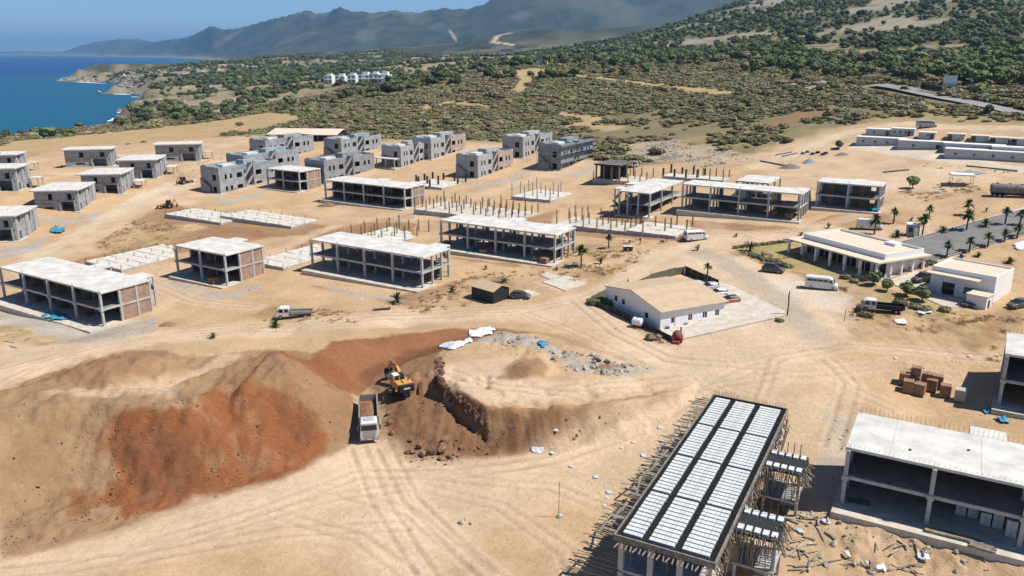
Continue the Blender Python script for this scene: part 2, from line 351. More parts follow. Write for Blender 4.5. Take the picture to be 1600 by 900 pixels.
poly('grass', [(1400,205),(1380,185),(1420,160),(1600,190),(1600,200)], 4, 6, .6)
fo = sstep(560, 900, rad)
veg = fbm(gx, gy, 26, 4, 34) * .5 + fbm(gx, gy, 140, 4, 35) * .5
farveg = sstep(.56, .50, veg)
mix((.30,.235,.145), fo * .8); mix('dgreen', fo * farveg * .9)
hi_ = sstep(750, 1100, rad) * sstep(40, 80, gzv); mix('slope', hi_ * .85); mix((.36,.31,.24), hi_ * sstep(.60, .67, fbm(gx, gy, 110, 5, 44)) * .7)
mix('rock', sstep(.62, .70, fbm(gx, gy, 60, 5, 36)) * sstep(900, 1300, rad) * .5)
mt = sstep(2500, 3300, rad); mv = fbm(gx, gy, 130, 6, 41, .6)
mix((.05,.058,.034), mt * .95); mix((.024,.031,.018), mt * sstep(.52, .42, mv) * .8); mix('slope', mt * sstep(.55, .66, fbm(gx, gy, 700, 5, 38)) * .45); mix('rock', mt * sstep(.62, .74, fbm(gx, gy, 300, 5, 37)) * .14)
mix('grass', sstep(5200, 4200, rad) * sstep(2300, 2800, rad) * sstep(.57, .63, fbm(gx, gy, 90, 4, 39)) * sstep(120, 60, gzv) * .3)
line('pale', [(800,70),(770,66),(778,55),(800,50)], 22, .9, 6, 4); line('pale', [(690,66),(712,62),(704,50)], 18, .7, 6, 4)
cs = np.full(gx.size, 999.); q = (rad > 350) & (gx < 200); cs[q] = coast_sd(gx[q], gy[q])
mix((.27,.24,.18), sstep(1, .2, cs / np.clip(rad / 30, 16, 160)) * (cs < 900) * .8)
mix((.16,.13,.10), (gzv < SEA + 2.4) * 1.0 * (cs < 900))
# the worked ground
poly('tan', [(0,590),(60,588),(130,556),(190,546),(262,548),(300,560),(420,545),(500,552),(540,600),(560,690),(440,752),(300,792),(180,838),(0,878)], .35, .5, .95)
poly('brown', [(0,700),(100,660),(180,640),(180,820),(60,850),(0,860)], 2, 3, .45, seed=12, spots=(4,.45,.6))
poly('pale', [(60,615),(170,605),(250,590),(300,575),(345,553),(385,552),(330,580),(280,605),(270,616),(190,618),(120,620)], .8, 1., .5)
poly('brown', [(58,598),(110,570),(160,553),(200,548),(262,550),(240,575),(190,590),(120,602)], .6, .7, .7)
poly('red', [(171,655),(200,640),(240,637),(284,636),(338,607),(382,598),(444,607),(489,640),(512,682),(502,709),(444,745),(382,765),(284,790),(231,805),(191,811),(178,767)], .7, 1.4, .97, seed=3)
poly('red', [(120,690),(200,640),(300,625),(400,575),(470,600),(530,640),(520,700),(440,748),(300,790),(190,820),(120,800)], 1.5, 3., .75, seed=8, spots=(3.2,.58,.68))
poly('tan', [(150,660),(420,590),(520,660),(400,760),(180,815)], 1.5, 2., .4, seed=9, spots=(2.2,.62,.70))
poly('dred', [(420,600),(470,625),(500,670),(470,690),(440,660)], .5, .7, .5)
poly('dred', [(190,680),(250,660),(300,690),(330,740),(240,780),(200,760)], .6, 1.6, .45)
poly('tan', [(350,680),(400,660),(440,690),(440,735),(390,735)], .8, 1.6, .4, seed=4, spots=(2.5,.4,.6))
poly('brown', [(330,600),(420,548),(520,560),(560,600),(545,690),(515,690),(490,640),(440,605),(380,597)], .6, .9, .75)
poly('red', [(430,552),(520,533),(610,524),(700,514),(790,512),(830,520),(700,545),(640,565),(590,590),(560,620),(520,600)], .5, .8, .85)
poly('dred', [(560,585),(640,545),(700,535),(680,560),(620,580),(600,600),(600,690),(590,700),(600,640)], .5, .7, .55)
poly('brown', [(598,585),(690,556),(684,590),(752,652),(760,637),(900,634),(1066,606),(1010,642),(950,672),(850,706),(760,722),(700,728),(640,726),(605,692)], .35, .6, .95)
poly('dred', [(605,600),(670,600),(740,660),(800,650),(880,648),(860,690),(740,712),(640,715),(610,680)], .8, 1.2, .5)
poly('dred', [(682,562),(694,566),(690,590),(760,636),(760,662),(740,656),(676,600)], .25, .3, .85)
poly((.40,.25,.14), [(757,640),(850,640),(960,630),(1060,608),(1010,640),(950,668),(850,700),(780,712)], .6, 1.2, .5, seed=14, spots=(1.6,.48,.6))
poly('pale', [(700,570),(800,555),(780,590),(900,600),(1000,585),(1000,610),(860,628),(760,628),(700,600)], 1., 1., .6)
poly('brown', [(775,590),(800,572),(840,558),(858,575),(850,590),(800,594)], .5, .5, .8)
poly('grey', [(740,535),(780,518),(850,530),(900,560),(1000,570),(1040,578),(960,588),(900,580),(850,550),(790,535)], .6, 1.2, .8)
poly('brown', [(800,515),(900,525),(960,560),(1040,575),(980,560),(900,540)], .6, 1., .5)
poly('pale', [(180,832),(300,778),(440,752),(545,700),(600,720),(560,745),(440,790),(250,850),(0,900),(0,876)], 1., 1.2, .55)
poly('pale', [(0,520),(0,600),(60,583),(250,536),(470,524),(620,512),(760,500),(900,505),(1000,560),(1100,600),(1280,565),(1330,520),(1290,480),(1240,470),(1180,430),(1060,385),(1000,400),(960,440),(820,482),(600,494),(420,508),(250,516)], 1.2, 1.5, .6)
poly('pale', [(600,720),(760,728),(950,680),(1060,640),(1090,660),(960,760),(800,800),(640,900),(560,900),(580,760)], 2.5, 3, .5)
# site patches: trenches round the slabs, dry weeds, dust
for pp in ([(190,345),(260,318),(400,340),(510,352),(500,366),(400,372),(300,350),(240,362)], [(100,412),(250,372),(340,352),(400,356),(420,372),(300,392),(150,425)],
           [(400,420),(470,380),(540,350),(600,338),(650,350),(640,392),(520,372),(440,400)], [(640,345),(830,340),(880,320),(860,350),(700,350)], [(870,365),(960,330),(1090,360),(1080,378),(960,372)],
           [(480,445),(610,466),(710,440),(700,455),(640,480),(500,450)], [(690,400),(870,420),(960,412),(900,425),(760,412)], [(1075,345),(1250,356),(1300,335),(1390,338),(1380,345),(1270,352),(1260,368),(1080,356)]):
    poly('brown', pp, .6, 1.5, .8)
for pp in ([(150,380),(210,345),(280,350),(300,370),(160,410)], [(640,470),(760,425),(800,435),(800,480),(700,500),(640,492)], [(880,385),(1000,372),(1015,395),(960,440),(890,440)], [(370,495),(430,478),(600,490),(560,505),(430,505)],
           [(1120,405),(1200,432),(1310,470),(1330,500),(1440,520),(1600,540),(1600,500),(1460,480),(1360,440),(1250,412),(1150,392)], [(1500,520),(1560,480),(1600,480),(1600,570),(1520,560)], [(935,470),(1040,545),(1060,540),(960,475)],
           [(1400,300),(1500,280),(1540,296),(1450,315)], [(1290,348),(1400,330),(1420,350),(1330,360)], [(0,490),(60,500),(230,500),(240,520),(60,540),(0,530)]):
    poly('grass', pp, 1., 2.2, .75, spots=(5, .3, .55)); poly('brown', pp, 1., 2.2, .5, seed=5, spots=(3, .45, .6))
poly('lawn', [(1145,392),(1170,384),(1250,378),(1256,402),(1366,440),(1340,446),(1250,420),(1170,404)], .6, .6, .85)
poly('lawn', [(1370,445),(1450,470),(1510,490),(1450,500),(1370,470)], .8, 1., .7)
poly('pale', [(1130,392),(1190,412),(1330,462),(1330,490),(1220,480),(1150,440),(1060,400)], 1., 1.5, .8); poly('white', [(1180,430),(1260,440),(1330,468),(1310,486),(1240,470)], 1., 1.5, .5)
line('asph', [(1070,385),(1120,405),(1180,440),(1230,478),(1275,530)], 5.5, .75, 1.4, 1.2); line('pale', [(970,440),(1010,410),(1060,390),(1150,372),(1260,366)], 6, .7, 1.5, 1.)
line('pale', [(1180,260),(1250,235),(1330,205),(1400,194),(1600,200)], 6, .85, 1.5, 1.)
poly('pale', [(1330,300),(1420,262),(1520,262),(1560,280),(1480,300)], 1.5, 2, .6); poly('white', [(1330,222),(1480,240),(1600,262),(1600,270),(1440,250),(1330,232)], .8, 1.5, .7)
poly('white', [(0,500),(60,490),(230,500),(160,520),(60,522)], 1., 2, .6); poly('white', [(0,395),(70,385),(160,335),(260,285),(320,285),(170,345),(60,410)], 1., 2, .4)
poly((.47,.37,.26), [(960,225),(1050,218),(1150,238),(1180,250),(1100,262),(1000,245)], 1.5, 4, .7); poly('grey', [(1280,400),(1340,440),(1340,510),(1290,500)], 1, 1.5, .2)
poly('pale', [(520,500),(620,480),(700,500),(600,512)], 1, 1.5, .5); poly('white', [(830,440),(880,428),(920,440),(870,456)], .3, .3, .2)
for pp in ([(0,480),(150,518),(250,495),(240,520),(160,540),(60,520),(0,505)], [(265,436),(350,460),(412,440),(400,455),(340,470),(268,452)], [(480,440),(620,466),(640,474),(540,462)], [(315,300),(350,312),(430,294),(400,308),(350,320)], [(700,278),(760,288),(835,262),(810,280),(750,296)], [(830,262),(880,274),(945,256),(900,278)], [(50,335),(125,342),(165,322),(150,345),(90,352)], [(0,382),(30,386),(72,368),(60,392),(0,405)], [(1290,640),(1330,660),(1310,790),(1270,790)]):
    poly('grey', pp, .6, 1.2, .7)
# wheel tracks
def track(pts, w=1.0, c='pale', c2='tan', gauge=1.9, seed=0):
    P = PW(pts); d = np.gradient(P, axis=0); d = d / np.linalg.norm(d, axis=1)[:, None]; nrm = np.stack([-d[:, 1], d[:, 0]], 1)
    line(c, P, 4.2, w * .55, .9, .6, seed, True)
    for s in (-1, 1):
        q_ = P + nrm * s * gauge / 2; m_ = (gx > q_[:, 0].min() - 2) & (gx < q_[:, 0].max() + 2) & (gy > q_[:, 1].min() - 2) & (gy < q_[:, 1].max() + 2) & (rad < 190); d_ = seg_dist(gx[m_], gy[m_], q_, False); gzv[m_] += (-.11 * np.exp(-(d_ / .3) ** 2) + .06 * np.exp(-((d_ - .6) / .25) ** 2)) * w
        line(c2, P + nrm * s * gauge / 2, .5, w * .5, .3, .2, seed + 1, True)
for i, t in enumerate(([(0,600),(130,545),(300,520),(480,508),(650,495),(800,490),(900,470),(980,440)], [(0,580),(150,540),(330,512),(500,500),(660,488),(820,478)], [(560,700),(590,780),(640,860),(680,920)], [(600,700),(640,780),(720,860),(790,920)],
    [(650,735),(800,730),(930,690),(1040,640),(1120,600),(1220,560)], [(200,860),(400,800),(560,740),(700,742),(860,720),(1000,665)], [(0,895),(220,870),(440,830),(640,820)], [(900,470),(960,520),(1040,560),(1160,570),(1260,550)], [(1290,560),(1330,600),(1300,700)], [(1260,540),(1400,545),(1560,560)],
    [(250,480),(330,440),(420,400),(500,360),(620,335),(760,300),(860,270),(940,250)], [(230,440),(300,470),(400,480)], [(0,420),(120,370),(240,310),(330,270),(400,240)], [(0,440),(130,380),(250,318)], [(640,345),(700,325),(850,270)], [(900,420),(1000,400),(1060,385)], [(1090,370),(1250,360),(1400,320),(1560,270)], [(720,600),(850,612),(980,600),(1080,590)], [(700,580),(780,605),(900,618)])):
    track(t, .9, seed=i * 3)
for i, t in enumerate(([(500,760),(640,800),(760,900)], [(420,800),(560,840),(640,900)], [(700,745),(860,760),(960,800),(1000,860)], [(660,760),(780,790),(880,860),(900,900)], [(100,890),(300,840),(520,775),(640,760)], [(1100,600),(1180,640),(1210,560),(1330,540)], [(1150,580),(1290,590),(1400,640)], [(1060,600),(1200,590),(1380,570),(1500,590)], [(820,490),(900,520),(1000,570)], [(300,525),(420,515),(560,506)], [(0,560),(100,545),(260,525)], [(480,330),(560,345),(680,345),(860,330),(900,300)], [(380,290),(500,300),(520,325)], [(1100,350),(1180,375),(1260,372)], [(1230,250),(1330,280),(1420,320),(1500,330)])): track(t, .6, 'pale', 'tan', 1.7, 100 + i)
var = 1 + (n_c - .5) * .16 * sstep(400, 100, rad) + (n_b - .5) * .16
col = np.clip(col * var[:, None], 0, 1)
# small lumps where the ground is dug
rough = np.zeros(gx.size)
def lumps(pts, a, seed):
    global gzv
    P = PW(pts); m = (gx > P[:, 0].min() - 2) & (gx < P[:, 0].max() + 2) & (gy > P[:, 1].min() - 2) & (gy < P[:, 1].max() + 2)
    x = gx[m]; y = gy[m]; d = np.where(inside(x, y, P), seg_dist(x, y, P), 0)
    gzv[m] += sstep(0, 2, d) * ((fbm(x, y, 1.7, 4, seed) - .5) * a + (1 - np.abs(2 * fbm(x, y, 4.5, 3, seed + 7) - 1) - .7) * a * .6 - np.abs(2 * fbm(x * 1.0, y * .22, 1.9, 3, seed + 13) - 1) * a * .55 + (fbm(x, y, .9, 2, seed + 21) - .5) * a * .35)
lumps([(0,600),(150,550),(262,550),(420,548),(560,600),(550,690),(440,745),(300,785),(180,830),(0,870)], .95, 400)
lumps([(600,590),(690,560),(690,600),(752,650),(900,650),(1000,630),(850,700),(700,724),(640,720),(606,690)], 1.0, 420)
lumps([(740,535),(780,515),(850,525),(900,550),(1030,575),(960,590),(900,582),(800,560)], .8, 440)
lumps([(1290,800),(1600,868),(1600,900),(1300,900)], .8, 450)
lumps([(1280,500),(1600,480),(1600,570),(1330,530)], .5, 460)
sheet = bpy.data.meshes.new('ground')
idx = np.arange(NA * NR).reshape(NR, NA)
quads = np.stack([idx[:-1, :-1], idx[:-1, 1:], idx[1:, 1:], idx[1:, :-1]], -1).reshape(-1, 4)[:, ::-1]
sheet.vertices.add(gx.size); sheet.vertices.foreach_set('co', np.stack([gx, gy, gzv], 1).astype(np.float32).ravel())
sheet.loops.add(quads.size); sheet.loops.foreach_set('vertex_index', quads.astype(np.int32).ravel())
sheet.polygons.add(len(quads)); sheet.polygons.foreach_set('loop_start', np.arange(0, quads.size, 4, dtype=np.int32))
sheet.polygons.foreach_set('use_smooth', np.ones(len(quads), bool))
sheet.update(calc_edges=True)
ca = sheet.color_attributes.new('soil', 'FLOAT_COLOR', 'POINT'); ca.data.foreach_set('color', np.concatenate([col, np.ones((gx.size, 1))], 1).astype(np.float32).ravel())
def ground_material():
    m = bpy.data.materials.new('soil'); m.use_nodes = True; nt = m.node_tree; n = nt.nodes; l = nt.links; p = n['Principled BSDF']
    p.inputs['Roughness'].default_value = .95; p.inputs['Specular IOR Level'].default_value = .1
    at_ = n.new('ShaderNodeVertexColor'); at_.layer_name = 'soil'; tc = n.new('ShaderNodeTexCoord')
    def nz(sc, det, ro=.6):
        a = n.new('ShaderNodeTexNoise'); a.inputs['Scale'].default_value = sc; a.inputs['Detail'].default_value = det; a.inputs['Roughness'].default_value = ro; l.new(tc.outputs['Object'], a.inputs['Vector']); return a.outputs['Fac']
    def rng_(f, a, b, lo=.3, hi=.7):
        r = n.new('ShaderNodeMapRange'); r.inputs[1].default_value = lo; r.inputs[2].default_value = hi; r.inputs[3].default_value = a; r.inputs[4].default_value = b; l.new(f, r.inputs[0]); return r.outputs[0]
    def mul(a, b):
        r = n.new('ShaderNodeMath'); r.operation = 'MULTIPLY'; l.new(a, r.inputs[0]); l.new(b, r.inputs[1]); return r.outputs[0]
    f1 = nz(1.3, 8, .7); f2 = nz(.12, 6); f3 = nz(5.5, 4, .7)
    v = mul(mul(rng_(f1, .86, 1.11), rng_(f2, .88, 1.10)), rng_(f3, .88, 1.10))
    # scattered stones: small darker and lighter spots
    vo = n.new('ShaderNodeTexVoronoi'); vo.inputs['Scale'].default_value = 1.5; l.new(tc.outputs['Object'], vo.inputs['Vector'])
    st = n.new('ShaderNodeMath'); st.operation = 'LESS_THAN'; st.inputs[1].default_value = .13; l.new(vo.outputs['Distance'], st.inputs[0])
    sel = n.new('ShaderNodeSeparateColor'); l.new(vo.outputs['Color'], sel.inputs[0])
    gate = n.new('ShaderNodeMath'); gate.operation = 'GREATER_THAN'; gate.inputs[1].default_value = .72; l.new(sel.outputs[0], gate.inputs[0])
    sm = mul(st.outputs[0], gate.outputs[0])
    hs = n.new('ShaderNodeHueSaturation'); l.new(at_.outputs['Color'], hs.inputs['Color']); l.new(v, hs.inputs['Value'])
    sv = rng_(sel.outputs[1], .55, 1.35, 0, 1)
    h2 = n.new('ShaderNodeHueSaturation'); l.new(hs.outputs[0], h2.inputs['Color']); l.new(sv, h2.inputs['Value']); l.new(sm, h2.inputs['Fac']); h2.inputs['Saturation'].default_value = .8
    l.new(h2.outputs[0], p.inputs['Base Color'])
    b = n.new('ShaderNodeBump'); b.inputs['Strength'].default_value = .8; b.inputs['Distance'].default_value = .3; l.new(f1, b.inputs['Height'])
    b2 = n.new('ShaderNodeBump'); b2.inputs['Strength'].default_value = .6; b2.inputs['Distance'].default_value = .08; l.new(f3, b2.inputs['Height']); l.new(b.outputs[0], b2.inputs['Normal'])
    l.new(b2.outputs[0], p.inputs['Normal']); return m
sheet.materials.append(ground_material())
struct(link('ground', sheet))
# ------------------------------------------------------------------ sea
def sea_sheet():
    a = np.linspace(R(-75), R(20), 150); r = np.concatenate([[200.], np.exp(np.linspace(math.log(350), math.log(42000), 150))])
    A, Q = np.meshgrid(a, r); x = (Q * np.sin(A)).ravel(); y = (Q * np.cos(A)).ravel()
    me = bpy.data.meshes.new('sea'); ix = np.arange(x.size).reshape(len(r), len(a))
    q = np.stack([ix[:-1, :-1], ix[:-1, 1:], ix[1:, 1:], ix[1:, :-1]], -1).reshape(-1, 4)[:, ::-1]
    me.from_pydata(np.stack([x, y, np.full(x.size, SEA)], 1).tolist(), [], q.tolist())
    s = -coast_sd(x, y) + (fbm(x, y, 160, 4, 500) - .5) * 260
    sh = (sstep(900, 60, s) * .8)[:, None]
    deep = np.array([.003, .05, .19]); teal = np.array([.008, .10, .16])
    c = deep * (1 - sh) + teal * sh
    ca = me.color_attributes.new('water', 'FLOAT_COLOR', 'POINT'); ca.data.foreach_set('color', np.concatenate([c, np.ones((x.size, 1))], 1).astype(np.float32).ravel())
    m = bpy.data.materials.new('sea_water'); m.use_nodes = True; n = m.node_tree.nodes; l = m.node_tree.links; p = n['Principled BSDF']
    vc = n.new('ShaderNodeVertexColor'); vc.layer_name = 'water'; l.new(vc.outputs[0], p.inputs['Base Color'])
    p.inputs['Roughness'].default_value = .4; p.inputs['Specular IOR Level'].default_value = .1
    tc = n.new('ShaderNodeTexCoord'); mp = n.new('ShaderNodeMapping'); mp.inputs['Scale'].default_value = (.05, .11, .1); l.new(tc.outputs['Object'], mp.inputs[0])
    nz = n.new('ShaderNodeTexNoise'); nz.inputs['Scale'].default_value = 1; nz.inputs['Detail'].default_value = 7; l.new(mp.outputs[0], nz.inputs['Vector'])
    b = n.new('ShaderNodeBump'); b.inputs['Strength'].default_value = .8; b.inputs['Distance'].default_value = 2.2; l.new(nz.outputs['Fac'], b.inputs['Height']); l.new(b.outputs[0], p.inputs['Normal'])
    me.materials.append(m); return struct(link('sea', me))
sea_sheet()
# ------------------------------------------------------------------ building materials
M = {}
M['white_conc'] = mat('white_concrete', (.62,.60,.56), .9, noise=.24, scale=.4, bump=.2)
M['conc'] = mat('pale_concrete', (.46,.455,.44), .9, noise=.25, scale=.9, bump=.2)
M['grey'] = mat('grey_concrete', (.345,.36,.37), .9, noise=.34, scale=.55, bump=.2)
M['dgrey'] = mat('dark_grey_block', (.27,.28,.29), .9, noise=.28, scale=.7, bump=.2)
M['block'] = mat('light_block', (.40,.40,.395), .9, noise=.25, scale=.8, bump=.2)
M['brick'] = mat('clay_brick', (.37,.25,.19), .92, noise=.3, scale=1.1, bump=.2)
M['pinkblock'] = mat('pink_block', (.43,.35,.30), .9, noise=.25, scale=.8)
M['blue'] = mat('blue_membrane', (.26,.46,.53), .7, noise=.25, scale=.5)
M['slab'] = mat('dusty_slab', (.56,.50,.42), .95, noise=.22, scale=.7, bump=.3)
M['lean'] = mat('foundation_concrete', (.60,.56,.49), .95, noise=.22, scale=.5, bump=.3)
M['rebar'] = mat('rusty_steel', (.12,.075,.05), .7, .3, noise=.4, scale=3)
M['dsteel'] = mat('dark_steel', (.035,.037,.04), .6, .4)
M['wood'] = mat('timber', (.33,.255,.175), .85, noise=.4, scale=2)
M['gwood'] = mat('weathered_timber', (.25,.225,.19), .9, noise=.45, scale=2)
M['foam'] = mat('white_foam', (.62,.635,.63), .8, noise=.2, scale=1.0)
M['black'] = mat('black_form', (.028,.029,.031), .8, noise=.3, scale=2)
M['paint'] = mat('white_paint', (.80,.79,.77), .6, noise=.06, scale=.6)
M['cream'] = mat('cream_roof', (.66,.55,.43), .85, noise=.10, scale=.5)
M['tanroof'] = mat('tan_sheet_roof', (.52,.39,.26), .8, noise=.12, scale=.6)
M['glass'] = mat('dark_glass', (.02,.025,.03), .1, spec=.6)
M['metal'] = mat('grey_metal', (.30,.31,.31), .5, .5, noise=.2, scale=2)
M['trailer'] = mat('trailer_panel', (.47,.48,.48), .6, noise=.08, scale=.6)
M['navy'] = mat('dark_wall', (.06,.065,.085), .8, noise=.2, scale=.6)
M['tarp'] = mat('blue_tarp', (.06,.27,.42), .6, noise=.35, scale=2, bump=.4)
M['wsheet'] = mat('white_sheet', (.70,.72,.73), .6, noise=.2, scale=1.5, bump=.4)
def holes_wall(mb, x0, x1, z0, z1, y0, y1, holes, along='x'):
    def put(a, b, c, d):
        if b - a > .005 and d - c > .005:
            mb.box(a, y0, c, b, y1, d) if along == 'x' else mb.box(y0, a, c, y1, b, d)
    cuts = sorted({x0, x1, *[h[0] for h in holes], *[h[1] for h in holes]})
    for a, b in zip(cuts, cuts[1:]):
        hs = sorted([(h[2], h[3]) for h in holes if h[0] <= a + 1e-4 and h[1] >= b - 1e-4]); z = z0
        for lo, hi in hs: put(a, b, z, lo); z = hi
        put(a, b, z, z1)
    return mb
# ------------------------------------------------------------------ two-storey concrete frames
M['floor'] = mat('shaded_concrete', (.23,.225,.215), .95, noise=.3, scale=.7)  # concrete inside the frames, indoor shade painted in as a darker tone
M['shaded_brick'] = mat('shaded_brick', (.20,.125,.09), .95, noise=.35, scale=1.2)  # clay brick of the inner walls, darkened in colour to imitate their shade
def frame_building(label, ref, right, L, D, nb, toprow, style, rot=GRID, apron=2.2, exts=((.42, 4, 2.6), (.82, 4, 2.6)), name='concrete_frame_building', lift=0., endwall=None, blue=False, debris=True, group='two storey concrete frame buildings'):
    P = at(*ref); P.z += lift; h = height_at(P, toprow)
    u = Vector((math.cos(rot), math.sin(rot), 0)); O = P - u * L if right else P.copy()
    zs = [zat(*(O + u * a + Vector((-u.y, u.x, 0)) * b)[:2]) for a in (0, L * .5, L) for b in (0, D)]
    t = thing(name, label, 'building', (O.x, O.y, P.z), rot, group)
    colm = M['conc']; zf = .18; zm = h / 2; c = .42; low = min(zs) - P.z - 1
    bx('ground_slab', M['slab'], t, -.6, -apron, min(low, -.3), L + .6, D + .5, zf)
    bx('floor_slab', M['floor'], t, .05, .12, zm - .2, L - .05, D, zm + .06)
    bx('edge_beam', M['conc'], t, .1, -.12, zm - .28, L - .1, .115, zm + .12)
    r = MB().bbox(-.15, -.05, h - .34, L + .15, D + .1, h, .04)
    for fx, w, d in exts: r.bbox(L * fx, D + .1, h - .34, L * fx + w, D + .1 + d, h - .004, .04)
    ro = r.build('roof_slab', M['white_conc'], t)
    for k in range(nb): bx('roof_joint', M['conc'], ro, L * (k + .5) / nb - .04, .3, h - .01, L * (k + .5) / nb, D - .4, h + .02)
    me = MB().box(-c/2, -c/2, zf, c/2, c/2, h - .34).mesh('column', colm); cap = MB().box(-.36, -.40, zm - .32, .36, .3, zm + .17).mesh('capital', colm)
    rows = (-.1, D * .36, D * .7, D - .22)
    for k in range(nb + 1):
        x = .2 + (L - .4) * k / nb
        for j, y in enumerate(rows):
            cc = link('column', me, t, (x, y, 0))
            if j == 0: link('capital', cap, cc, (0, 0, 0))
    if style == 'brick':
        for k in range(nb + 1):
            x = .2 + (L - .4) * k / nb
            if 0 < k < nb: bx('partition_wall', M['shaded_brick'], t, x - .1, 1.6, zf, x + .1, D - .3, zm - .2); bx('partition_wall', M['shaded_brick'], t, x - .1, 1.6, zm + .06, x + .1, D - .3, h - .34)
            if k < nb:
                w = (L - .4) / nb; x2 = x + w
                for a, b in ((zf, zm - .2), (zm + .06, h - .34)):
                    holes_wall(MB(), x + .22, x2 - .22, a, b, D * .62, D * .62 + .2, [(x + w * .3, x + w * .46, a, a + 2.1)]).build('partition_wall', M['shaded_brick'], t)
                    holes_wall(MB(), x + .22, x2 - .22, a, b, D - .3, D - .1, [(x + w * .35, x + w * .55, a + .9, a + 2.2)]).build('back_wall', M['shaded_brick'], t)
    if style == 'back':
        w = (L - .4) / nb
        for k in range(nb):
            x = .2 + w * k
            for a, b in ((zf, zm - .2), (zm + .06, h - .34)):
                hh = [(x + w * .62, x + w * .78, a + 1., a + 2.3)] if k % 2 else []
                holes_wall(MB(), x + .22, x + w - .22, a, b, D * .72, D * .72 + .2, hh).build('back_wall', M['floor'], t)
                bx('partition_wall', M['shaded_brick'], t, x + w * .33, 2.4, a, x + w * .5, 2.6, b)
    if style == 'open':
        w = (L - .4) / nb
        for k in range(nb):
            x = .2 + w * k
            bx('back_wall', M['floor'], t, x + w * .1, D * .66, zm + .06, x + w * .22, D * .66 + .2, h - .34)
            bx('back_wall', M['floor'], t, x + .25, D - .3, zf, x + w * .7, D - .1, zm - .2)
            bx('partition_wall', M['shaded_brick'], t, x + w * .5, D * .5, zf, x + w * .75, D * .5 + .2, zm - .2)
    ends = endwall if endwall is not None else (style == 'brick')
    if ends:
        for a, b in ((zf, zm - .2), (zm + .06, h - .34)):
            bx('end_wall', M['brick'], t, L - .34, D * .36 + .21, a, L - .12, D * .7 - .21, b)
            bx('end_wall', M['brick'], t, L - .34, D * .7 + .21, a, L - .12, D - .44, b)
            bx('end_wall', M['brick'], t, .12, D * .36 + .21, a, .34, D - .44, b)
        bx('end_beam', M['conc'], t, L - .3, .3, zm - .24, L + .02, D - .05, zm + .1)
    else: bx('end_beam', M['conc'], t, L - .3, .3, zm - .24, L + .02, D - .05, zm + .1)
    for fx, w, d in exts:                             # stair flights at the back
        s = MB()
        for q in range(9):
            s.box(L * fx + .3, D + .5 + q * .28, zf + q * (zm - zf) / 9 - .05, L * fx + 1.6, D + .8 + q * .28, zf + (q + 1) * (zm - zf) / 9)
            s.box(L * fx + 1.9, D + 3.0 - q * .28, zm + q * (zm - .3) / 9 - .05, L * fx + 3.4, D + 3.3 - q * .28, zm + (q + 1) * (zm - .3) / 9)
        s.build('stair', M['conc'], t)['kind'] = 'stuff'
        for a in (.2, w - .3): bx('stair_column', M['conc'], t, L * fx + a, D + d - .3, low, L * fx + a + .3, D + d, h - .345)
    rb = MB()
    for k in range(nb + 1):
        for y in (rows[0], rows[3]):
            for dx in (-.13, .13): rb.beam((.2 + (L - .4) * k / nb + dx, y, h), (.2 + (L - .4) * k / nb + dx, y, h + .55), .03)
    rb.build('starter_bars', M['rebar'], t)['kind'] = 'stuff'
    return t, P, h
FB = {}
FB['A'] = frame_building('long white roofed frame building with brick end wall, nearest the sea at the left edge', (165,511), True, 36, 10.5, 4, 457, 'brick', apron=3.5)
FB['F2'] = frame_building('short two bay frame building with brick end wall beside the pale foundation strips', (357,447), True, 17, 10.5, 2, 398, 'brick', exts=((.3,4,2.4),))
FB['B'] = frame_building('four bay open concrete frame left of the dark shed, blue sheet on its apron', (662,451), True, 32, 9.5, 4, 402, 'open', apron=3)
FB['C'] = frame_building('four bay open concrete frame with brick pallets on its apron, above the dark shed', (868,412), True, 32, 9.5, 4, 367, 'open', apron=3)
FB['F5'] = frame_building('four bay brick infilled frame in the middle of the site behind a soil heap', (634,327), True, 33, 9.5, 4, 294, 'brick')
FB['F6'] = frame_building('small two bay brick infilled frame in front of the grey block houses', (470,300), True, 16, 10, 2, 268, 'brick', exts=())
FB['F8'] = frame_building('long see-through concrete frame on a raised slab behind the white minibus', (1248,346), True, 31, 8.5, 4, 303, 'open', exts=((.9,3,2),))
FB['F10'] = frame_building('two bay frame with small lit window holes, blue sheet at its right corner', (1372,332), True, 15.5, 8.5, 2, 291, 'back', exts=((.5,3,1.5),))
FB['D'] = frame_building('nearest concrete frame at lower right with rebar fringe and stacked white blocks inside', (1312,790), False, 34, 10, 4, 698, 'shell', rot=R(-29.5), lift=.3, apron=2.6, exts=((.34,3.6,2.4),))
FB['F12'] = frame_building('concrete frame cut off by the right edge beside the brick pallets', (1557,636), False, 33, 10, 4, 552, 'shell', lift=.25, exts=())
for k in ('D', 'F12'):
    t, P, h = FB[k]; L = 34 if k == 'D' else 33; D = 10
    for a, b in ((.18, h/2 - .2), (h/2 + .06, h - .34)):
        for j in range(4):
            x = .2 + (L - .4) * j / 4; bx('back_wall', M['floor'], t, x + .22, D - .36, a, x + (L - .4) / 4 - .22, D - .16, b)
        bx('end_wall', M['block'], t, .1, .2, a, .3, D - .5, b)
    fr = MB(); n = 70
    for j in range(n):
        x = L * (j + .5) / n
        fr.tube((x, D + .05, h - .1), (x + random.uniform(-.05, .05), D + .05, h + random.uniform(.7, 1.05)), .017, n=4)
        fr.tube((x, .12, h - .1), (x + random.uniform(-.03, .03), .5, h + random.uniform(.1, .25)), .015, n=4)
    fr.build('rebar_fringe', M['rebar'], t)['kind'] = 'stuff'
t, P, h = FB['D']
for i in range(5):
    x = 6 + i * 5.5; MB().tube((x, 2.5 + (i % 2) * 3, h - .002), (x, 2.5 + (i % 2) * 3, h + .12), .14, n=10).build('pipe_stub', M['dsteel'], t)
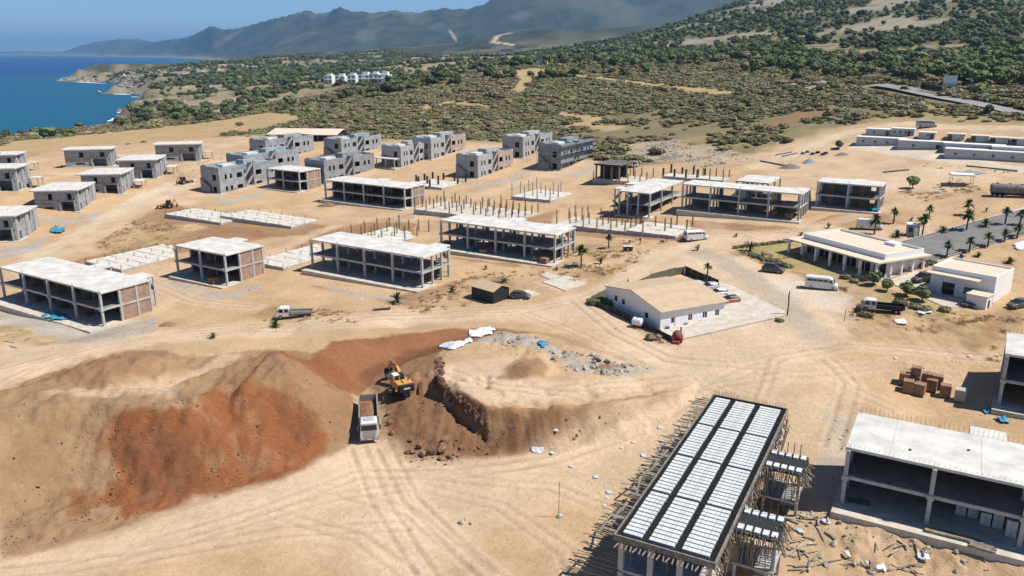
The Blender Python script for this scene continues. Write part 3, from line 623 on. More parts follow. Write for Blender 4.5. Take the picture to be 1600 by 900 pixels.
# frame that stands end-on, and the smaller frames behind
FB['F7'] = frame_building('narrow two storey frame standing end-on with stair flights beside the long see-through frame', (1013,341), False, 26, 9, 3, 302, 'open', rot=GRID + R(90), exts=((.45,5,3.2),(.1,4,2.5)), apron=.8)
FB['F9'] = frame_building('small pale frame peeping out behind the long see-through frame', (1198,320), False, 13, 9, 2, 286, 'open', rot=GRID + R(90), exts=(), apron=.5)
# ------------------------------------------------------------------ grey villas with white overhanging roofs
def villa(label, ref, W_, D_, toprow, rot=R(7), porch=True, flip=False):
    P = at(*ref); h = height_at(P, toprow); u = Vector((math.cos(rot), math.sin(rot), 0)); O = P - u * W_
    t = thing('concrete_villa', label, 'house', (O.x, O.y, P.z), rot, 'grey villas with flat white roofs')
    m = M['grey']; zm = h * .5
    bx('plinth', M['slab'], t, -.9, -1.1, -1.6, W_ + .9, D_ + .6, .15)
    f = MB(); holes_wall(f, 0, W_, .15, h - .35, 0, .3, [(W_*.62, W_*.9, .15, zm - .35), (W_*.22, W_*.42, 1., 1.7), (W_*.32, W_*.42, zm + .35, zm + 2.3), (W_*.78, W_*.88, zm + .35, zm + 2.3)]); f.build('front_wall', m, t)
    s = MB(); holes_wall(s, .3, D_, .15, h - .35, W_ - .3, W_, [(2.2, 3.3, .15, 2.4), (6.5, 7.3, 1.1, 2.4), (2.6, 3.6, zm + .9, h - .35), (D_ * .62, D_ * .72, zm + .3, zm + 2.4)], 'y'); s.build('side_wall', m, t)
    s = MB(); holes_wall(s, .3, D_, .15, h - .35, 0, .3, [(3, 4.2, .15, 2.4), (7, 8, zm + .9, zm + 2.2)], 'y'); s.build('side_wall', m, t)
    bx('back_wall', m, t, .3, D_ - .3, .15, W_ - .3, D_, h - .35)
    bx('floor_slab', M['block'], t, -.12, -.16, zm - .18, W_ + .1, -.003, zm + .1); bx('floor_slab', m, t, .3, .3, zm - .15, W_ - .3, D_ - .3, zm)
    for x, y0, y1 in ((W_ + .004, .2, 1.3), (W_ + .004, D_ * .45, D_ * .6), (W_ + .004, D_ * .82, D_)): bx('pier', M['block'], t, x, y0, .15, x + .35, y1, h - .36)
    for x in (W_ * .58, W_ * .93): bx('pier', M['block'], t, x, -.5, .15, x + .32, -.165, zm - .19)
    bx('partition_wall', m, t, W_ * .5, .3, .15, W_ * .53, D_ * .5, zm - .15); bx('partition_wall', m, t, W_ * .2, D_ * .4, .15, W_ * .95, D_ * .43, h - .4)
    ro = MB().bbox(-1.0, -1.2, h - .35, W_ + 1.0, D_ * .72, h + .06, .05).bbox(-.6, D_ * .72 - .01, h - .35, W_ + .4, D_ + .7, h + .05, .05).build('roof', M['white_conc'], t)
    for k in range(3): MB().tube((W_ * (.3 + .2 * k), D_ * .4, h), (W_ * (.3 + .2 * k), D_ * .4, h + .5), .05, n=6).build('roof_pipe', M['dsteel'], ro)
    if porch:
        p = MB().box(W_ + 1.4, D_ * .55, h * .42, W_ + 4.6, D_ * .95, h * .42 + .25); p.build('porch_roof', M['white_conc'], t)
        for a, b in ((1.6, .57), (4.2, .57), (4.2, .9)): bx('porch_post', M['block'], t, W_ + a, D_ * b, -.6, W_ + a + .25, D_ * b + .25, h * .42)
    return t
villa('grey villa with white roof nearest the camera at the left edge, blue sheet beside it', (27,377), 12.5, 14, 336, porch=False)
villa('grey villa with white roof, second along the lane from the left edge', (123,331), 12.5, 15, 296, porch=False)
villa('grey villa with white roof, third along the lane from the left edge', (190,303), 12.5, 14, 271)
villa('grey villa with white roof, fourth along the lane and nearest the wide grey block house', (244,279), 12.5, 14, 249)
villa('wide grey villa standing apart against the dry grass, left of the lane', (174,260), 17, 9, 232, R(12))
villa('grey villa at the far end of the lane with small porch at its right', (312,252), 17, 9, 224, R(12))
villa('grey villa cut off by the left edge, lower of the two', (27,299), 13, 11, 262, R(9))
villa('grey villa cut off by the left edge, upper of the two', (27,270), 13, 10, 241, R(9))
# ------------------------------------------------------------------ block houses with roof terraces and outside stairs
def block_house(label, ref, toprow, L=27, W_=9.5, wall='grey', roofm='blue', scaffold=False, porch=False, light='block', top2=None):
    P = at(*ref); h = height_at(P, toprow); O = P - U * W_
    t = thing('block_house', label, 'house', (O.x, O.y, P.z), GRID, 'block houses with roof terraces')
    m = M[wall]; zm = h * .46; ht = h - .75; y1, y2 = L * .40, L * .56
    bx('plinth', M['slab'], t, -.8, -.9, -2.2, W_ + .9, L + .8, .12)
    def win(y0, y1_):
        hs = []
        for z in (.9, zm + .9):
            hs += [(y0 + .22 * (y1_ - y0), y0 + .31 * (y1_ - y0), z - .3, z + 1.35), (y0 + .42 * (y1_ - y0), y0 + .51 * (y1_ - y0), z - .3, z + 1.35), (y0 + .70 * (y1_ - y0), y0 + .92 * (y1_ - y0), z - .35, z + 1.4)]
        return hs
    w = MB(); holes_wall(w, 0, y1, .12, h, W_ - .25, W_, win(0, y1), 'y'); w.build('side_wall', m, t)
    w = MB(); holes_wall(w, y2, L, .12, h, W_ - .25, W_, [(L + y2 - b, L + y2 - a, c, d) for a, b, c, d in win(y2, L)], 'y'); w.build('side_wall', M[light], t)
    f = MB(); holes_wall(f, 0, W_ - .25, .12, h, 0, .25, [(W_ * .62, W_ * .82, .12, 2.3), (W_ * .62, W_ * .82, zm + .2, zm + 2.3), (W_ * .12, W_ * .42, .9, 2.3)]); f.build('front_wall', m, t)
    bx('back_wall', m, t, 0, L - .25, .12, W_ - .25, L, h)
    bx('far_wall', m, t, 0, .25, .12, .25, L - .25, h)
    x3 = W_ - 3.2
    w = MB(); holes_wall(w, y1, y2, .12, h - .5, x3, x3 + .25, [(y1 + .6, y1 + 1.8, .12, 2.3), (y2 - 1.9, y2 - .7, zm + .1, zm + 2.3)], 'y'); w.build('stair_wall', M['dgrey'], t)
    bx('return_wall', m, t, x3 + .25, y1 - .25, .12, W_ - .25, y1, h); bx('return_wall', m, t, x3 + .25, y2, .12, W_ - .25, y2 + .25, h)
    bx('terrace_floor', M[roofm], t, .25, .25, ht - .25, W_ - .25, y1 - .25, ht); bx('terrace_floor', M[roofm], t, .25, y2 + .25, ht - .25, W_ - .25, L - .25, ht)
    bx('terrace_floor', M[roofm], t, .25, y1 - .24, ht - .7, x3, y2 + .24, ht - .45)
    bx('stair_head', M['white_conc'], t, W_ * .3, y1 * .45, ht, W_ * .62, y1 * .92, h + .12)
    bx('roof_block', m, t, .3, y2 + .5, ht, W_ * .42, L - 1.2, h + .55); bx('roof_block', m, t, .3, .4, ht, W_ * .22, y1 * .8, h + .35); bx('parapet_step', M[light], t, W_ - .9, y2 + .3, ht, W_ - .26, y2 + 2.2, h + .5)
    bx('floor_slab', m, t, .25, .25, zm - .2, W_ - .25, y1 - .25, zm); bx('floor_slab', m, t, .25, y2 + .25, zm - .2, W_ - .25, L - .25, zm)
    st = MB(); n = 9
    for a0, z0, z1 in ((W_ - 1.5, .12, zm), (W_ - 1.5, zm, ht)):
        for q in range(n):
            y = y1 + .3 + (y2 - y1 - .6) * q / n; st.box(a0, y, z0 + (z1 - z0) * q / n - .05, a0 + 1.2, y + (y2 - y1) / n, z0 + (z1 - z0) * (q + 1) / n)
    s_ = st.build('stair', M['conc'], t)
    for z0, z1 in ((.12, zm), (zm, ht)):
        MB().add([(W_ - .22, y1 + .2, z0 + .1), (W_ - .22, y2 - .2, z1), (W_ - .22, y2 - .2, z1 + 1), (W_ - .22, y1 + .2, z0 + 1.1), (W_ - .08, y1 + .2, z0 + .1), (W_ - .08, y2 - .2, z1), (W_ - .08, y2 - .2, z1 + 1), (W_ - .08, y1 + .2, z0 + 1.1)],
                 [(0,1,2,3),(7,6,5,4),(0,4,5,1),(1,5,6,2),(2,6,7,3),(3,7,4,0)]).build('stair_parapet', M[light], t)
    # low wing and outside stair parapet at the near end
    MB().add([(W_ * .05, -.9, .1), (W_ * .55, -.9, .1), (W_ * .55, -.9, zm * .5), (W_ * .05, -.9, zm + 1), (W_ * .05, -.7, .1), (W_ * .55, -.7, .1), (W_ * .55, -.7, zm * .5), (W_ * .05, -.7, zm + 1)],
             [(0,1,2,3),(7,6,5,4),(0,4,5,1),(1,5,6,2),(2,6,7,3),(3,7,4,0)]).build('stair_parapet', M['dgrey'], t)
    if porch:
        bx('porch_roof', M['white_conc'], t, -.4, -4, zm - .3, W_ + .1, -.93, zm)
        for x in (.2, W_ * .5, W_ - .4): bx('porch_post', M['conc'], t, x, -3.8, -.9, x + .3, -3.5, zm - .3)
        bx('porch_floor', M['slab'], t, -.6, -4.4, -2, W_ + .4, -.92, .1)
    if scaffold:
        me = MB().tube((0, 0, -.6), (0, 0, h + .3), .045, n=5).mesh('pole', M['metal'])
        for k in range(12): link('scaffold_pole', me, t, (W_ + 1.1, -.8 + k * (L + 1.2) / 11, 0))
        for k in range(5): link('scaffold_pole', me, t, (W_ * k / 4.2, -1.2, 0))
        for z in (h * .3, h * .62, h * .95): bx('scaffold_deck', M['metal'], t, W_ + .35, -1., z, W_ + 1.3, L + .4, z + .08); bx('scaffold_deck', M['metal'], t, -.2, -1.4, z, W_ + .3, -.95, z + .08)
    return t
block_house('grey block house with blue terrace and timber stair, left front of the block houses', (345,303), 262, wall='grey', light='grey', top2=0)
block_house('grey block house with bright blue roof terrace, second row behind the timber stair house', (384,284), 243, wall='grey', light='grey')
block_house('grey block house in front of the long cream roofed shed', (417,253), 219, wall='grey', roofm='block', light='grey')
block_house('dark grey block house behind the four bay brick frame', (508,288), 251, wall='dgrey', roofm='block', light='dgrey')
block_house('grey block house with blue parapet directly right of the cream roofed shed', (534,247), 218, wall='grey', light='grey', L=25)
block_house('block house with white roof and open porch facing the camera', (627,262), 229, wall='block', roofm='white_conc', porch=True, L=20)
block_house('pale block house with pinkish brick rear, behind the porch house', (674,250), 216, wall='block', light='pinkblock', roofm='blue', L=24)
block_house('pale block house with scaffold on its front and brick rear wall', (747,279), 243, wall='block', light='pinkblock', roofm='block', L=24)
block_house('light grey block house standing furthest back in the middle', (817,247), 214, wall='block', light='block', roofm='white_conc', L=24)
block_house('block house wrapped in steel scaffolding with blue terrace', (876,266), 226, wall='dgrey', light='dgrey', scaffold=True, L=26)
# ------------------------------------------------------------------ foundations with starter columns
cage = MB()
for dx in (-.17, 0, .17):
    for dy in (-.17, 0, .17):
        if dx or dy: cage.beam((dx, dy, 0), (dx * 1.05, dy * 1.05, 2.9 + random.uniform(-.3, .3)), .045)
for z in np.arange(.3, 2.5, .35):
    for a, b in (((-.19,-.19), (.19,-.19)), ((.19,-.19), (.19,.19)), ((.19,.19), (-.19,.19)), ((-.19,.19), (-.19,-.19))): cage.beam((*a, z), (*b, z), .025)
CAGE = cage.mesh('rebar_cage', M['rebar'])
POST = MB().box(-.2, -.2, 0, .2, .2, 3.0).mesh('concrete_column', M['conc'])
FORM = MB().box(-.3, -.3, 0, .3, .3, 2.9)
for z in (.5, 1.2, 1.9, 2.6): FORM.box(-.42, -.42, z, .42, .42, z + .12)
FORM = FORM.mesh('formed_column', M['black'])
STUB = MB()
for dx in (-.15, .15):
    for dy in (-.15, .15): STUB.beam((dx, dy, 0), (dx, dy, 1.0), .04)
STUB = STUB.mesh('rebar_stub', M['rebar'])
def foundation(label, ref, Lx, Ly, nx, ny, cols=(), tall=1.0, gap=.16, thick=.45, mslab='lean'):
    P = at(*ref); O = P - U * Lx; zt = max(zat(*(O + U * a * Lx + Vv * b * Ly)[:2]) for a in (0, .5, 1) for b in (0, .5, 1)) ; zt = min(zt, P.z + .45)
    t = thing('building_foundation', label, 'foundation', (O.x, O.y, zt), GRID, 'foundation slabs')
    bx('footing', M['block'], t, 0, 0, -2.2, Lx, Ly, .06)
    w, d = Lx / nx, Ly / ny; me = MB().bbox(gap/2, gap/2, .06, w - gap/2, d - gap/2, .06 + thick * .6, .05).mesh('slab_panel', M[mslab])
    for i in range(nx):
        for j in range(ny):
            o = link('slab_panel', me, t, (i * w, j * d, random.uniform(-.05, .05)))
    for k, (fx, fy, kind) in enumerate(cols):
        o = link('rebar_column' if kind in 'cs' else 'concrete_column', {'c': CAGE, 's': STUB, 'p': POST, 'f': FORM}[kind], t, (fx * Lx, fy * Ly, .25)); o.scale = (.75, .75, tall * random.uniform(.75, 1.12)); o.rotation_euler = (random.uniform(-.02, .02), random.uniform(-.02, .02), 0)
    return t
def gridcols(nx, ny, kind, drop=0.):
    return [((i + .06) / (nx - .88), (j + .06) / (ny - .88), kind) for i in range(nx) for j in range(ny) if random.random() >= drop]
foundation('white foundation slab behind the yellow backhoe', (345,352), 26, 11, 8, 4, gridcols(6, 3, 's'))
foundation('long white foundation slab right of the yellow backhoe', (455,358), 30, 11, 10, 4, gridcols(7, 3, 's'))
foundation('pale stepped foundation strip between the two brick ended frames', (190,426), 15, 40, 5, 12, gridcols(4, 9, 's'))
foundation('small pale foundation pad between two bay frame and open frame', (443,423), 11, 22, 3, 6, gridcols(3, 5, 's'))
foundation('pale foundation with tall dark rebar columns behind the four bay open frame', (592,392), 14, 21, 4, 5, gridcols(5, 5, 'c', .1), 1.2)
foundation('foundation crowded with black formed columns behind the brick infilled frame', (690,297), 15, 15, 3, 3, gridcols(4, 4, 'f', .15))
foundation('wide foundation with brown rebar columns in the centre of the site', (800,350), 34, 15, 7, 3, gridcols(9, 5, 'c', .12), 1.2, mslab='slab')
foundation('foundation with white concrete columns standing free in the centre', (860,317), 14, 16, 3, 3, gridcols(4, 4, 'p', .1), 1.25)
foundation('dusty foundation with thin rebar columns left of the end-on frame', (977,367), 20, 11, 4, 2, gridcols(6, 4, 'c', .2), 1.15, mslab='slab')
foundation('low foundation littered with timber in front of the end-on frame', (1055,374), 13, 13, 3, 3, gridcols(4, 4, 'c', .2), 1.1)
foundation('foundation with rebar columns beside the dark timber formwork hut', (1000,289), 17, 12, 3, 2, gridcols(5, 3, 'c', .2), 1.1, mslab='slab')
foundation('small foundation with clustered rebar columns behind the end-on frame', (1090,283), 12, 8, 2, 2, gridcols(4, 2, 'f', .1), 1.0)
foundation('foundation with rebar bundle right behind the long frame', (1130,286), 9, 7, 2, 2, gridcols(3, 2, 'c', 0), 1.1)
# ------------------------------------------------------------------ dark timber formwork hut
def formwork_hut():
    P = at(960,288); h = height_at(P, 258); t = thing('formwork_hut', 'blackened timber formwork hut with open sides beside rebar columns', 'formwork', (P.x - 7 * U.x, P.y - 7 * U.y, P.z), GRID)
    for j in range(14): bx('roof_plank', M['gwood'] if j % 3 else M['black'], t, -.5, -.6 + j * .95, h - .2 + random.uniform(-.05, .05), 9, .25 + j * .95, h + random.uniform(-.04, .04))
    bx('roof_form', M['black'], t, -.2, -.3, h - .5, 8.7, 12.6, h - .26)
    for x in (0, 2.8, 5.6, 8.2):
        for y in (0, 6, 12): bx('post', M['gwood'], t, x, y, -.5, x + .45, y + .45, h - .5)
    for y in (2.5, 8): bx('inner_panel', M['black'], t, .6, y, 0, 8, y + .15, h - .9)
formwork_hut()
# ------------------------------------------------------------------ the slab being formed: foam block deck at the lower right
def formed_slab():
    Pt = on_z(966, 834, 6.2); W_, L = 9.0, 36.0; t = thing('formwork_slab_building', 'building shell with rows of white foam blocks laid on its black formwork roof', 'building', (Pt[0], Pt[1], -1.2), R(-28))
    h = 6.2 + 1.2; zm = h * .47
    bx('formwork_deck', M['black'], t, -.3, -.3, h - .34, W_ + .3, L + .3, h - .2)
    bx('floor_slab', M['conc'], t, .2, .2, zm - .25, W_ - .2, L - .2, zm); bx('ground_slab', M['slab'], t, -.5, -.5, -1.5, W_ + .5, L + .5, .1)
    for x0, x1, y0, y1 in ((-.35, -.2, -.35, L + .35), (W_ + .2, W_ + .35, -.35, L + .35), (-.2, W_ + .2, -.35, -.2), (-.2, W_ + .2, L + .2, L + .35)): bx('edge_form', M['gwood'], t, x0, y0, h - .55, x1, y1, h + .06)
    xs = [(.28, 2.15), (2.85, 5.3), (6.0, 8.55)]; nr = 12; pl = (L - .5) / 4
    for i, (a, b) in enumerate(xs):
        nb = max(4, round((b - a) / .42)); rb = MB(); w = (b - a) / nb
        for k in range(nb): rb.bbox(a + k * w + .012, 0, h - .2, a + (k + 1) * w - .012, .56, h + .06, .03)
        me = rb.mesh('foam_block_row', M['foam'])
        for p in range(4):
            for r in range(nr):
                y = .3 + p * pl + .14 + r * (pl - .3) / nr
                o = link('foam_block_row', me, t, (random.uniform(-.02, .02), y, random.uniform(-.015, .015)))
    rods = MB()                                       # reinforcement lying in the beam strips
    for a, b in ((-.15, .25), (2.2, 2.8), (5.35, 5.95), (8.6, 9.15)):
        for k in range(5): rods.beam((a + (b - a) * (k + .5) / 5, 0, h - .06), (a + (b - a) * (k + .5) / 5, L, h - .06), .035)
        for k in range(140): rods.beam((a, .2 + k * L / 141, h - .04), (b, .2 + k * L / 141, h - .04), .025)
    rods.build('beam_reinforcement', M['dsteel'], t)['kind'] = 'stuff'
    for p in range(5):
        y = .1 + p * pl; bx('rib_reinforcement', M['dsteel'], t, 0, y - .02, h - .12, W_, y + .1, h - .05)
    cm = MB().box(-.25, -.25, .1, .25, .25, zm - .25).mesh('column', M['conc']); cm2 = MB().box(-.25, -.25, zm, .25, .25, h - .35).mesh('column', M['conc'])
    for y in np.linspace(.3, L - .3, 5):
        for x in (.3, 3.2, 6, 8.7): link('column', cm, t, (x, y, 0)); link('column', cm2, t, (x, y, 0))
    pm = MB().tube((0, 0, .1), (0, 0, zm - .25), .05, n=5).mesh('prop', M['wood']); pm2 = MB().tube((0, 0, zm), (0, 0, h - .35), .05, n=5).mesh('prop', M['wood'])
    for y in np.arange(1.2, L, 1.6):
        for x in (.8, 4.6, 8.4): link('prop', pm2, t, (x + random.uniform(-.2, .2), y, 0)); link('prop', pm, t, (x + random.uniform(-.2, .2), y + .4, 0))
    bt = MB().box(-1, -.05, -.05, 1, .05, .05).mesh('batten', M['wood']); bt2 = MB().box(-1, -.05, -.05, 1, .05, .05).mesh('batten', M['gwood'])
    for k in range(84):                               # bearers sticking out on the long left side
        y = -.2 + k * (L + .4) / 83 + random.uniform(-.15, .15); ln = random.uniform(1.3, 3.5)
        if random.random() < .16: continue
        o = link('batten', bt if k % 2 else bt2, t, (-.25 - ln / 2 + .6, y + random.uniform(-.1, .1), h - .68 + random.uniform(-.06, .06))); o.scale.x = ln / 2; o.rotation_euler = (0, random.uniform(-.05, .05), random.uniform(-.13, .13))
    for k in range(9): o = link('batten', bt2, t, (-1.2 - random.uniform(0, 1), 2 + k * 3.8 + random.uniform(-1, 1), h - .56)); o.scale = (random.uniform(1.2, 2.2), 2.2, .5); o.rotation_euler = (0, 0, R(90) + random.uniform(-.25, .25))
    for k in range(46):
        y = -1 + k * (L * .8) / 45; ln = random.uniform(2.6, 4.6)
        o = link('batten', bt2 if k % 2 else bt, t, (-.4 - ln / 2, y + random.uniform(-.15, .15), zm - .5 + random.uniform(-.1, .1))); o.scale.x = ln / 2; o.rotation_euler = (0, random.uniform(-.05, .05), random.uniform(-.1, .1))
    for k in range(20):                               # short bearers at the near end and along the right side
        x = .2 + k * W_ / 20; o = link('batten', bt, t, (x, -.7, h - .66)); o.scale = (.62, 1, 1); o.rotation_euler = (0, 0, R(90) + random.uniform(-.2, .2))
    for k in range(56):
        y = .2 + k * L / 56; o = link('batten', bt2 if k % 3 else bt, t, (W_ + .35, y, h - random.uniform(.9, 1.7))); o.scale.x = random.uniform(.5, 1.1); o.rotation_euler = (0, R(60) + random.uniform(-.35, .35), random.uniform(-.3, .3))
    for k in range(30):
        y = .4 + k * L / 30; o = link('prop', pm2, t, (W_ + .1, y, 0)); o.rotation_euler = (0, random.uniform(.02, .16), 0)
    for k in range(14):
        y = 1 + k * 2.4; bx('platform_board', M['gwood'], t, -1.9 - (k % 3) * .3, y, h - .62, -.4, y + .3 + (k % 2) * .2, h - .57)
    for y0 in (6.5, 20.5):                            # stair towers on the right
        x0, x1, y1 = W_ + .36, W_ + 4.6, y0 + 4.6; z = h - .5
        bx('tower_form', M['black'], t, x0, y0, z - .25, x1, y1, z)
        for i in range(5):
            for q in range(2): bx('foam_block', M['foam'], t, x0 + .25 + i * .8, y0 + .3 + q * 3.1, z, x0 + .8 + i * .8, y0 + 1.2 + q * 3.1, z + .24)
        bx('landing', M['conc'], t, x0, y0, zm - .3, x1 - .2, y1, zm - .05)
        for x, y in ((x0 + .2, y0 + .2), (x1 - .5, y0 + .2), (x0 + .2, y1 - .5), (x1 - .5, y1 - .5)): bx('column', M['conc'], t, x, y, -1.2, x + .3, y + .3, z - .26)
        s = MB()
        for q in range(9): s.box(x0 + 2, y0 + .6 + q * .33, q * zm / 9, x0 + 3.4, y0 + .95 + q * .33, (q + 1) * zm / 9)
        s.build('stair', M['conc'], t)
        for k in range(24):
            o = link('prop', pm2, t, (random.uniform(x0, x1), random.choice((y0, y1)) + random.uniform(-.3, .3), 0)); o.rotation_euler = (random.uniform(-.1, .1), random.uniform(-.1, .1), 0)
        for k in range(22):
            o = link('batten', bt if k % 2 else bt2, t, (x1 + random.uniform(-.1, .3), y0 + k * 4.6 / 22, z - random.uniform(.3, 1.2))); o.scale.x = random.uniform(.5, 1.); o.rotation_euler = (0, R(50) + random.uniform(-.5, .5), random.uniform(-.4, .4))
            o = link('batten', bt if k % 2 else bt2, t, (x0 + k * 4.2 / 22, y0 - .25, z - random.uniform(.3, 1.2))); o.scale.x = random.uniform(.5, .9); o.rotation_euler = (0, R(75) + random.uniform(-.5, .5), R(90) + random.uniform(-.4, .4))
        for k in range(5): MB().tube((x0 + .5 + k * .7, y1 - .4, z), (x0 + .5 + k * .7, y1 - .4, z + 1.6), .05, n=5).build('starter_bar', M['rebar'], t)
    fr = MB()
    for k in range(46): fr.tube((W_ * k / 45, L + .1, h - .1), (W_ * k / 45 + random.uniform(-.05, .05), L + .1, h + random.uniform(.6, 1.)), .02, n=4)
    fr.build('rebar_fringe', M['rebar'], t)['kind'] = 'stuff'
formed_slab()
# ------------------------------------------------------------------ finished white buildings on the right
def office():
    P = at(1031, 517); h = height_at(P, 487); rot = R(26); W_, D_ = 14.2, 17.5
    t = thing('site_office', 'long low white site office with tan ridged sheet roof inside a fenced yard', 'building', (P.x, P.y, P.z), rot)
    f = MB(); holes_wall(f, 0, W_, -.5, h - .02, 0, .2, [(2.2, 3.2, .05, 2.2), (6, 6.9, 1, 2.1), (9.2, 10.2, 1, 2.1), (12, 12.9, 1, 2.1)]); f.build('front_wall', M['paint'], t)
    for a, b, z in ((6, 6.9, 1), (9.2, 10.2, 1), (12, 12.9, 1)):
        w = bx('window', M['glass'], t, a + .05, .1, z + .05, b - .05, .14, 2.05); bx('window_bar', M['paint'], w, (a + b) / 2 - .03, .05, z + .05, (a + b) / 2 + .03, .098, 2.05)
    d = bx('door', M['paint'], t, 2.25, .08, .06, 3.15, .13, 2.15); bx('door_pane', M['glass'], d, 2.4, .05, 1.1, 3., .078, 2.0)
    rid = D_ * .5; rh = 1.5
    for x, mm in ((0, 'paint'), (W_ - .2, 'paint')):
        MB().add([(x, .2, -.5), (x + .2, .2, -.5), (x + .2, .2, h), (x, .2, h), (x, D_, -.5), (x + .2, D_, -.5), (x + .2, D_, h), (x, D_, h), (x, rid, h + rh), (x + .2, rid, h + rh)],
                 [(0,4,7,8,3), (1,2,9,6,5), (0,1,5,4), (0,3,2,1), (4,5,6,7), (3,8,9,2), (8,7,6,9)]).build('gable_wall', M['paint'], t)
    bx('back_wall', M['paint'], t, .2, D_ - .2, -.5, W_ - .2, D_ - .002, h)
    for y0, y1, z0, z1 in ((-.55, rid, h - .05, h + rh + .03), (D_ + .4, rid, h - .05, h + rh + .03)):
        MB().add([(-.35, y0, z0), (W_ + .35, y0, z0), (W_ + .35, y1, z1), (-.35, y1, z1), (-.35, y0, z0 + .12), (W_ + .35, y0, z0 + .12), (W_ + .35, y1, z1 + .12), (-.35, y1, z1 + .12)], [(3,2,1,0),(4,5,6,7),(0,1,5,4),(1,2,6,5),(2,3,7,6),(3,0,4,7)]).build('roof_sheet', M['tanroof'], t)
    for y, z in ((3.6, 1.2), (11, 1.6), (13.5, 1.6)): w = bx('window', M['glass'], t, -.03, y, z, -.004, y + .9, z + 1)
    for x in (.9, 4.9, 8.2, 11.2): 
        a = bx('air_conditioner', M['metal'], t, x, -.55, .1, x + .8, -.2, .75); bx('fan_grille', M['dsteel'], a, x + .1, -.57, .2, x + .55, -.552, .65)
    return t, P, rot
OFF, OFFP, OFFR = office()
def ow(a, b):                                         # office yard coordinates to the world
    c, s = math.cos(OFFR), math.sin(OFFR); x = OFFP.x + c * a - s * b; y = OFFP.y + s * a + c * b; return Vector((x, y, zat(x, y)))
def pavilion():
    P = at(1367, 438); h = height_at(P, 409); rot = R(-64); W_, D_ = 23, 14
    u = Vector((math.cos(rot), math.sin(rot), 0)); O = P - u * W_
    t = thing('white_pavilion', 'white flat roofed pavilion with colonnaded veranda beside the asphalt road', 'building', (O.x, O.y, P.z), rot)
    bx('terrace', M['slab'], t, -1, -1.2, -1.2, W_ + 1, D_ + 1, .15)
    bx('canopy_roof', M['cream'], t, -.8, -.8, h - .28, W_ + .9, D_ + .8, h)
    bx('parapet', M['paint'], t, 1, 2.6, h, W_ - .4, 2.85, h + 1.15); bx('parapet', M['paint'], t, 1, D_ - .3, h, W_ - .4, D_ - .05, h + 1.15)
    bx('parapet', M['paint'], t, 1, 2.851, h, 1.25, D_ - .301, h + 1.15); bx('parapet', M['paint'], t, W_ - .65, 2.851, h, W_ - .4, D_ - .301, h + 1.15)
    bx('roof_deck', M['cream'], t, 1.25, 2.85, h + .02, W_ - .65, D_ - .3, h + .7); bx('roof_hatch', M['paint'], t, W_ - 8, D_ - 2.6, h + .7, W_ - 5.4, D_ - .31, h + 1.3)
    for k in range(7):
        x = -.4 + k * (W_ + .4) / 6; bx('column', M['paint'], t, x, -.5, .15, x + .45, -.05, h - .28)
    for k in range(4):
        y = 3.5 + k * 3.2; bx('column', M['paint'], t, W_ + .1, y, .15, W_ + .5, y + .4, h - .28)
    for k in range(6):
        x = 1 + k * (W_ - 1.5) / 6; bx('wall_pier', M['paint'], t, x, 3.2, .15, x + .7, 3.45, h - .28); g = bx('glass_door', M['glass'], t, x + .7, 3.3, .15, x + (W_ - 1.5) / 6, 3.36, h - .28); bx('door_frame', M['paint'], g, x + 2.1, 3.24, .15, x + 2.2, 3.298, h - .28)
    bx('side_wall', M['paint'], t, W_ - .75, 3.46, .15, W_ - .5, D_ - .5, h - .28); bx('back_wall', M['paint'], t, 1, D_ - .6, .15, W_ - .76, D_ - .35, h - .28); bx('side_wall', M['paint'], t, .9, 3.46, .15, .999, D_ - .5, h - .28)
    return t, O, rot
pavilion()
def white_house():
    P = at(1545, 478); h = height_at(P, 443); rot = R(-48); W_, D_ = 11, 11; u = Vector((math.cos(rot), math.sin(rot), 0)); v = Vector((-u.y, u.x, 0)); O = P - u * W_
    t = thing('white_house', 'white flat roofed house with recessed porch at right, palms behind it', 'house', (O.x, O.y, P.z), rot)
    bx('terrace', M['slab'], t, -.6, -2.2, -1.5, W_ * .75, D_, .1)
    f = MB(); holes_wall(f, 0, W_, .1, h - .2, 1.6, 1.85, [(2.2, 4.4, .1, 2.4), (6, 7.4, .9, 2.2)]); f.build('front_wall', M['paint'], t)
    bx('glass_door', M['glass'], t, 2.2, 1.7, .1, 4.4, 1.76, 2.4); bx('window', M['glass'], t, 6, 1.7, .9, 7.4, 1.76, 2.2)
    bx('side_wall', M['paint'], t, W_ - .25, 1.86, -1, W_, D_, h + .9); bx('side_wall', M['paint'], t, 0, 1.86, -1, .25, D_, h + .9); bx('back_wall', M['paint'], t, .26, D_ - .25, -1, W_ - .26, D_, h + .9)
    bx('porch_canopy', M['cream'], t, -.2, -.6, h - .2, W_ * .8, 1.59, h); bx('parapet', M['paint'], t, 0, 1.6, h - .2, W_, 1.85, h + .9); bx('roof_deck', M['cream'], t, .26, 1.86, h, W_ - .26, D_ - .26, h + .6)
    bx('porch_wall', M['paint'], t, -.1, -1.6, -.8, .15, 1.59, 1.4); bx('porch_wall', M['paint'], t, W_ * .7, -1.8, -.8, W_ * .7 + .25, 1.59, 1.7)
    s = bx('store_annex', M['paint'], t, W_ * .7 + .26, -2.6, -1, W_ + .3, .4, 2.1); bx('annex_roof', M['cream'], s, W_ * .7 + .1, -2.75, 2.1, W_ + .45, .55, 2.25); bx('annex_door', M['dsteel'], s, W_ + .3, -1.8, -.7, W_ + .33, -.8, 1.4)
white_house()
